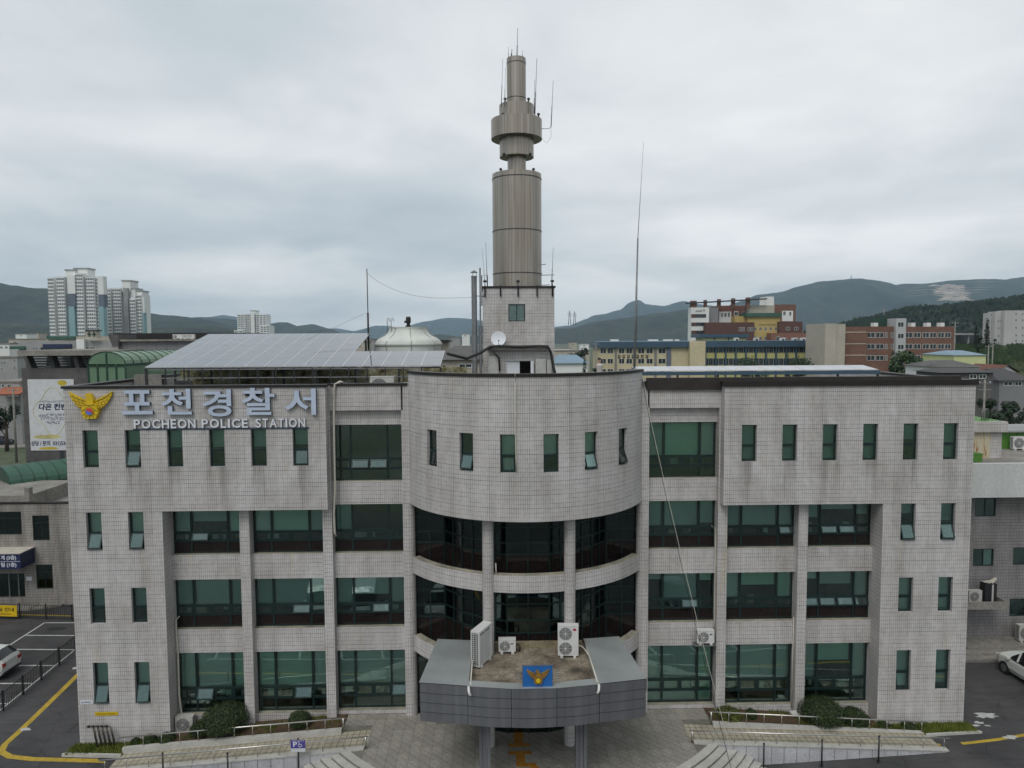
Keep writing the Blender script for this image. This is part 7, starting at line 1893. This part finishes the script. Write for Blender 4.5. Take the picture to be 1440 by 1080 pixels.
for k, (px, pt, w, c) in enumerate(((1387, 447, 20, True), (1372, 455, 14, True), (1378, 462, 16, False), (1396, 467, 12, False))): ptree('tree left of the white flats, %s' % ('tallest conifer', 'slim conifer', 'rounded', 'low and leafy')[k], px, 490, pt, 215 + 5 * k, w, n=1300, leaf=0.7, conifer=c, m='leaf_pine')
for k, (px, pt, w, y) in enumerate(((1392, 545, 40, 62), (1420, 548, 44, 64), (1445, 556, 44, 58), (1405, 560, 36, 54))): ptree('dark garden tree %s below the tiled houses' % ('by the utility pole', 'in the middle', 'at the picture edge', 'nearest the annex'), px, 600, pt, y, w, n=2200, leaf=0.3, m='leaf_pine')if False else ptree('dark garden tree below the tiled houses, %s' % ('by the utility pole', 'in the middle', 'at the picture edge', 'nearest the annex')[k], px, 600, pt, y, w, n=2200, leaf=0.3, m='leaf_pine')
for k, (px, pt, w, y) in enumerate(((8, 556, 34, 92), (2, 487, 16, 140), (6, 574, 20, 125))): ptree('dark tree at the left edge, %s' % ('under the orange awning', 'above the grey flat building', 'beyond the road')[k], px, 600, pt, y, w, n=1300, leaf=0.4, m='leaf_pine')
for k, (px, pt, y) in enumerate(((484, 479, 240), (498, 482, 200), (512, 483, 180), (796, 503, 130), (836, 505, 150))): ptree('small dark tree in the far town, %s' % ('left of the dark mast', 'below the mast wire', 'at the solar array corner', 'beside the long blue shed', 'by the transformer pole')[k], px, 500, pt, y, 14, n=600, leaf=0.5, m='leaf_pine')

# ---------------------------------------------------------------- hills
def ridge(name, y, depth, pts, rough, seed, m='forest', nx=260, ny=26, base=0.0, tree=1.0):
    """wooded ridge; pts = photograph skyline points of its crest"""
    P = [U(a, b_, y) for a, b_ in pts]
    def crest(x):
        if x <= P[0].x: return P[0].z
        for p, q in zip(P[:-1], P[1:]):
            if x <= q.x: return lerp(p.z, q.z, smooth01((x - p.x) / (q.x - p.x)) * 0.5 + 0.5 * (x - p.x) / (q.x - p.x))
        return P[-1].z
    xa, xb = P[0].x, P[-1].x
    mb = MB()
    for j in range(ny + 1):
        v = j / ny; yy = y - depth + 1.6 * depth * v
        prof = smooth01(v / 0.625) if v <= 0.625 else 1 - 0.6 * smooth01((v - 0.625) / 0.375)
        for i in range(nx + 1):
            x = lerp(xa, xb, i / nx)
            q = Vector((x / (depth * 0.5), yy / (depth * 0.5), seed * 1.7)); n1_ = noise.noise(q) + 0.5 * noise.noise(q * 2.3) + 0.25 * noise.noise(q * 5.1)
            n2_ = noise.noise(Vector((x / rough, yy / rough, seed)) * 1.0) + 0.6 * noise.noise(Vector((x / rough, yy / rough, seed)) * 2.7)
            c = crest(x)
            gul = abs(noise.noise(Vector((x / (depth * 0.22), yy / (depth * 0.7), seed * 2.3)))) + 0.5 * abs(noise.noise(Vector((x / (depth * 0.1), yy / (depth * 0.3), seed * 4.1))))
            z = base + (c - base) * prof * (1 + 0.22 * n1_ * (1 - prof) * 1.3 - 0.55 * gul * min(1.0, 2.2 * (1 - prof))) + n2_ * rough * 0.045 * tree * (0.3 + 0.7 * prof)
            mb.v.append((x, yy, z - (2.0 if j == 0 else 0)))
    W = nx + 1
    for j in range(ny):
        for i in range(nx):
            a = j * W + i; mb.f.append((a, a + 1, a + W + 1, a + W)); mb.uv.append(None); mb.mi.append(0); mb.sm.append(True)
    return struct(mb.build(name, M[m]))
ridge('hill', 2500, 900, [(-400, 400), (-200, 380), (-60, 388), (0, 398), (20, 402), (45, 405), (66, 405), (100, 416), (150, 430), (205, 440), (230, 443), (255, 445), (290, 450), (330, 462), (380, 476)], 60, 1)
ridge('hill', 1500, 420, [(-400, 436), (-100, 444), (0, 452), (70, 458), (205, 462), (290, 459), (340, 463), (400, 474), (440, 482)], 45, 2)
ridge('hill', 3600, 1000, [(200, 462), (232, 444), (262, 448), (285, 446), (318, 448), (345, 452), (386, 455), (400, 453), (416, 460), (440, 456), (462, 462), (480, 470), (520, 476)], 80, 3)
ridge('mountain', 7600, 1800, [(150, 470), (260, 455), (300, 446), (318, 443), (340, 446), (380, 458), (420, 470), (470, 462), (500, 466), (530, 458), (570, 460), (600, 452), (630, 447), (660, 448), (700, 455), (760, 462), (800, 458), (840, 452)], 160, 4)
ridge('hill', 2600, 700, [(560, 482), (590, 472), (620, 470), (650, 474), (700, 470), (760, 462), (800, 462), (840, 452), (880, 447), (930, 440), (960, 436), (1000, 446), (1060, 452), (1150, 458), (1250, 470)], 60, 5)
ridge('mountain', 6200, 1500, [(760, 470), (800, 458), (826, 448), (835, 443), (850, 441), (872, 436), (888, 424), (896, 422), (906, 428), (930, 430), (960, 424), (985, 428), (1040, 440), (1120, 450)], 130, 6)
rm_ = ridge('mountain', 4300, 1500, [(960, 462), (1000, 444), (1040, 424), (1065, 415), (1100, 410), (1130, 401), (1150, 396), (1175, 394), (1197, 392), (1222, 395), (1245, 402), (1275, 399), (1300, 399), (1340, 394), (1370, 393), (1400, 394), (1440, 390), (1520, 384), (1640, 400), (1800, 420)], 110, 7, nx=300, ny=24)
NEAR = ridge('hill', 800, 260, [(1180, 462), (1222, 452), (1240, 447), (1262, 441), (1290, 436), (1320, 437), (1350, 431), (1375, 428), (1400, 426), (1440, 421), (1520, 414), (1640, 420)], 16, 8, nx=420, ny=30, tree=2.2)
ridge('slope', 235, 60, [(1335, 492), (1360, 487), (1390, 485), (1440, 484), (1560, 482)], 3.0, 9, m='leaf_slope', nx=90, ny=12) if 'leaf_slope' in M else ridge('slope', 235, 60, [(1335, 492), (1360, 487), (1390, 485), (1440, 484), (1560, 482)], 3.0, 9, nx=90, ny=12)
ug = MB(); ru = random.Random(21)
for k in range(2600):
    u_ = ru.random(); px = 1338 + 130 * ru.random(); py = 487 + 26 * ru.random() ** 1.3
    if noise.noise(Vector((px * 0.06, py * 0.15, 2.0))) < -0.15: continue
    yy = 232 - (py - 486) * 2.6; p = U(px, py, yy); s_ = ru.uniform(0.5, 1.4)
    for j in range(3):
        q = p + Vector((ru.uniform(-1, 1), ru.uniform(-1, 1), ru.uniform(-.3, .8))); t1_ = Vector((ru.uniform(-1, 1), ru.uniform(-.5, .5), ru.uniform(-.4, .6))) * s_
        ug.face([q - t1_ * .5, q + Vector((0, 0, s_ * .8)), q + t1_ * .5])
uo = ug.build('undergrowth', M['leaf_tree']); uo['kind'] = 'stuff'; tag(uo, 'weedy green undergrowth on the slope below the white flats', 'undergrowth')
# quarry terraces cut into the right mountain
M['quarry_dim'] = two_tone('overgrown_quarry', [(0.35, (0.09, 0.095, 0.08)), (0.55, (0.20, 0.19, 0.17)), (0.75, (0.32, 0.30, 0.27))], 0.01, stretch=(1, 1, 5))
QY = 3560.0
QU = thing('quarry', 'pale terraced quarry scar high on the right mountain', 'quarry')
rq = random.Random(4)
def bench(a, b_, c, h, m, dy):
    n = max(6, int((b_ - a) / 3)); up = []; lo = []
    for k in range(n + 1):
        f = k / n; px = lerp(a, b_, f); env = math.sin(math.pi * min(1, max(0.0, f))) ** 0.5
        up.append(U(px, c(px) - h * env * rq.uniform(0.5, 1.1), QY + dy)); lo.append(U(px, c(px) + h * 0.35 * env * rq.uniform(0.3, 1.1), QY + dy))
    mb = MB()
    for k in range(n):
        mb.face([lo[k], lo[k + 1], up[k + 1], up[k]]); q0, q1 = up[k] + Vector((0, 25, 0)), up[k + 1] + Vector((0, 25, 0)); mb.face([up[k], up[k + 1], q1, q0])
    mb.build('bench', M[m], QU)
for k in range(8): bench(1310 + 1.2 * k + rq.uniform(-3, 3), 1362 + 1.0 * k + rq.uniform(-4, 4), lambda p, k=k: 402.5 + 2.8 * k + 0.6 * math.sin(p * 0.3 + k), 2.6, 'quarry', -12 * k)
for k in range(5): bench(1362 - k + rq.uniform(-3, 3), 1412 - 7 * k + rq.uniform(-4, 4), lambda p, k=k: 397.5 + 3.6 * k - (p - 1362) * 0.03, 1.3, 'quarry_dim', -12 * k)
for k in range(4): bench(1258 + 6 * k + rq.uniform(-4, 4), 1316 - 3 * k + rq.uniform(-3, 3), lambda p, k=k: 402.5 + 3.6 * k + (1316 - p) * 0.09, 1.2, 'quarry_dim', -12 * k)
# tree crowns of the near wooded ridge
wd_ = MB(); rw_ = random.Random(31); hv = NEAR.data.vertices
for k in range(9000):
    v = hv[rw_.randrange(len(hv))].co
    if v.z < 12: continue
    c = v + Vector((rw_.uniform(-2, 2), rw_.uniform(-2, 2), rw_.uniform(0.5, 2.5))); s_ = rw_.uniform(1.6, 3.4)
    for j in range(3):
        t1_ = Vector((rw_.uniform(-1, 1), rw_.uniform(-1, 1), rw_.uniform(-.3, .3))).normalized() * s_; o_ = Vector((rw_.uniform(-1, 1), rw_.uniform(-1, 1), rw_.uniform(-.5, 1))) * s_ * 0.5
        wd_.face([c + o_ - t1_, c + o_ + Vector((0, 0, s_ * 1.3)), c + o_ + t1_, c + o_ - Vector((0, 0, s_ * .5))])
wo = wd_.build('woodland', M['leaf_wood']); wo['kind'] = 'stuff'; tag(wo, 'dark tree crowns covering the near ridge behind the brick school', 'woodland')
for px, pb, pt, y, lb in ((801, 455, 437, 2300, 'left one of two far lattice pylons right of the mast'), (808, 455, 438, 2350, 'right one of two far lattice pylons beside the mast'), (1197, 394, 387, 4200, 'tiny relay mast on the mountain top'), (1243, 447, 432, 800, 'relay tower above the near wooded ridge')):
    b_, t_ = U(px, pb, y), U(px, pt, y); h = t_.z - b_.z; t = thing('pylon', lb, 'pylon', (b_.x, y, b_.z - 5)); w = h * 0.10
    for s_ in (-1, 1):
        for q in (-1, 1): MB().tube([(s_ * w, q * w, 0), (s_ * w * .15, q * w * .15, h + 5)], h * 0.018, 4).build('leg', M['galv'], t)
    for k in range(3): MB().tube([(-w * 1.6, 0, h * (0.72 + 0.1 * k)), (w * 1.6, 0, h * (0.72 + 0.1 * k))], h * 0.014, 4).build('cross_arm', M['galv'], t)

# ---------------------------------------------------------------- air
hz = MB().box(-9500, 9500, -1200, 9400, -3.5, 470)
hm = bpy.data.materials.new('haze_volume'); hm.use_nodes = True
ht = hm.node_tree; ht.nodes.clear()
ho = N(ht, 'ShaderNodeOutputMaterial'); pv = N(ht, 'ShaderNodeVolumePrincipled')
pv.inputs['Color'].default_value = (0.58, 0.80, 1.0, 1); pv.inputs['Density'].default_value = 0.000092; pv.inputs['Anisotropy'].default_value = 0.55
L(ht, pv.outputs[0], ho.inputs['Volume'])
hzo = hz.build('haze', hm); hzo['kind'] = 'stuff'; tag(hzo, 'pale even haze filling the valley air', 'haze')
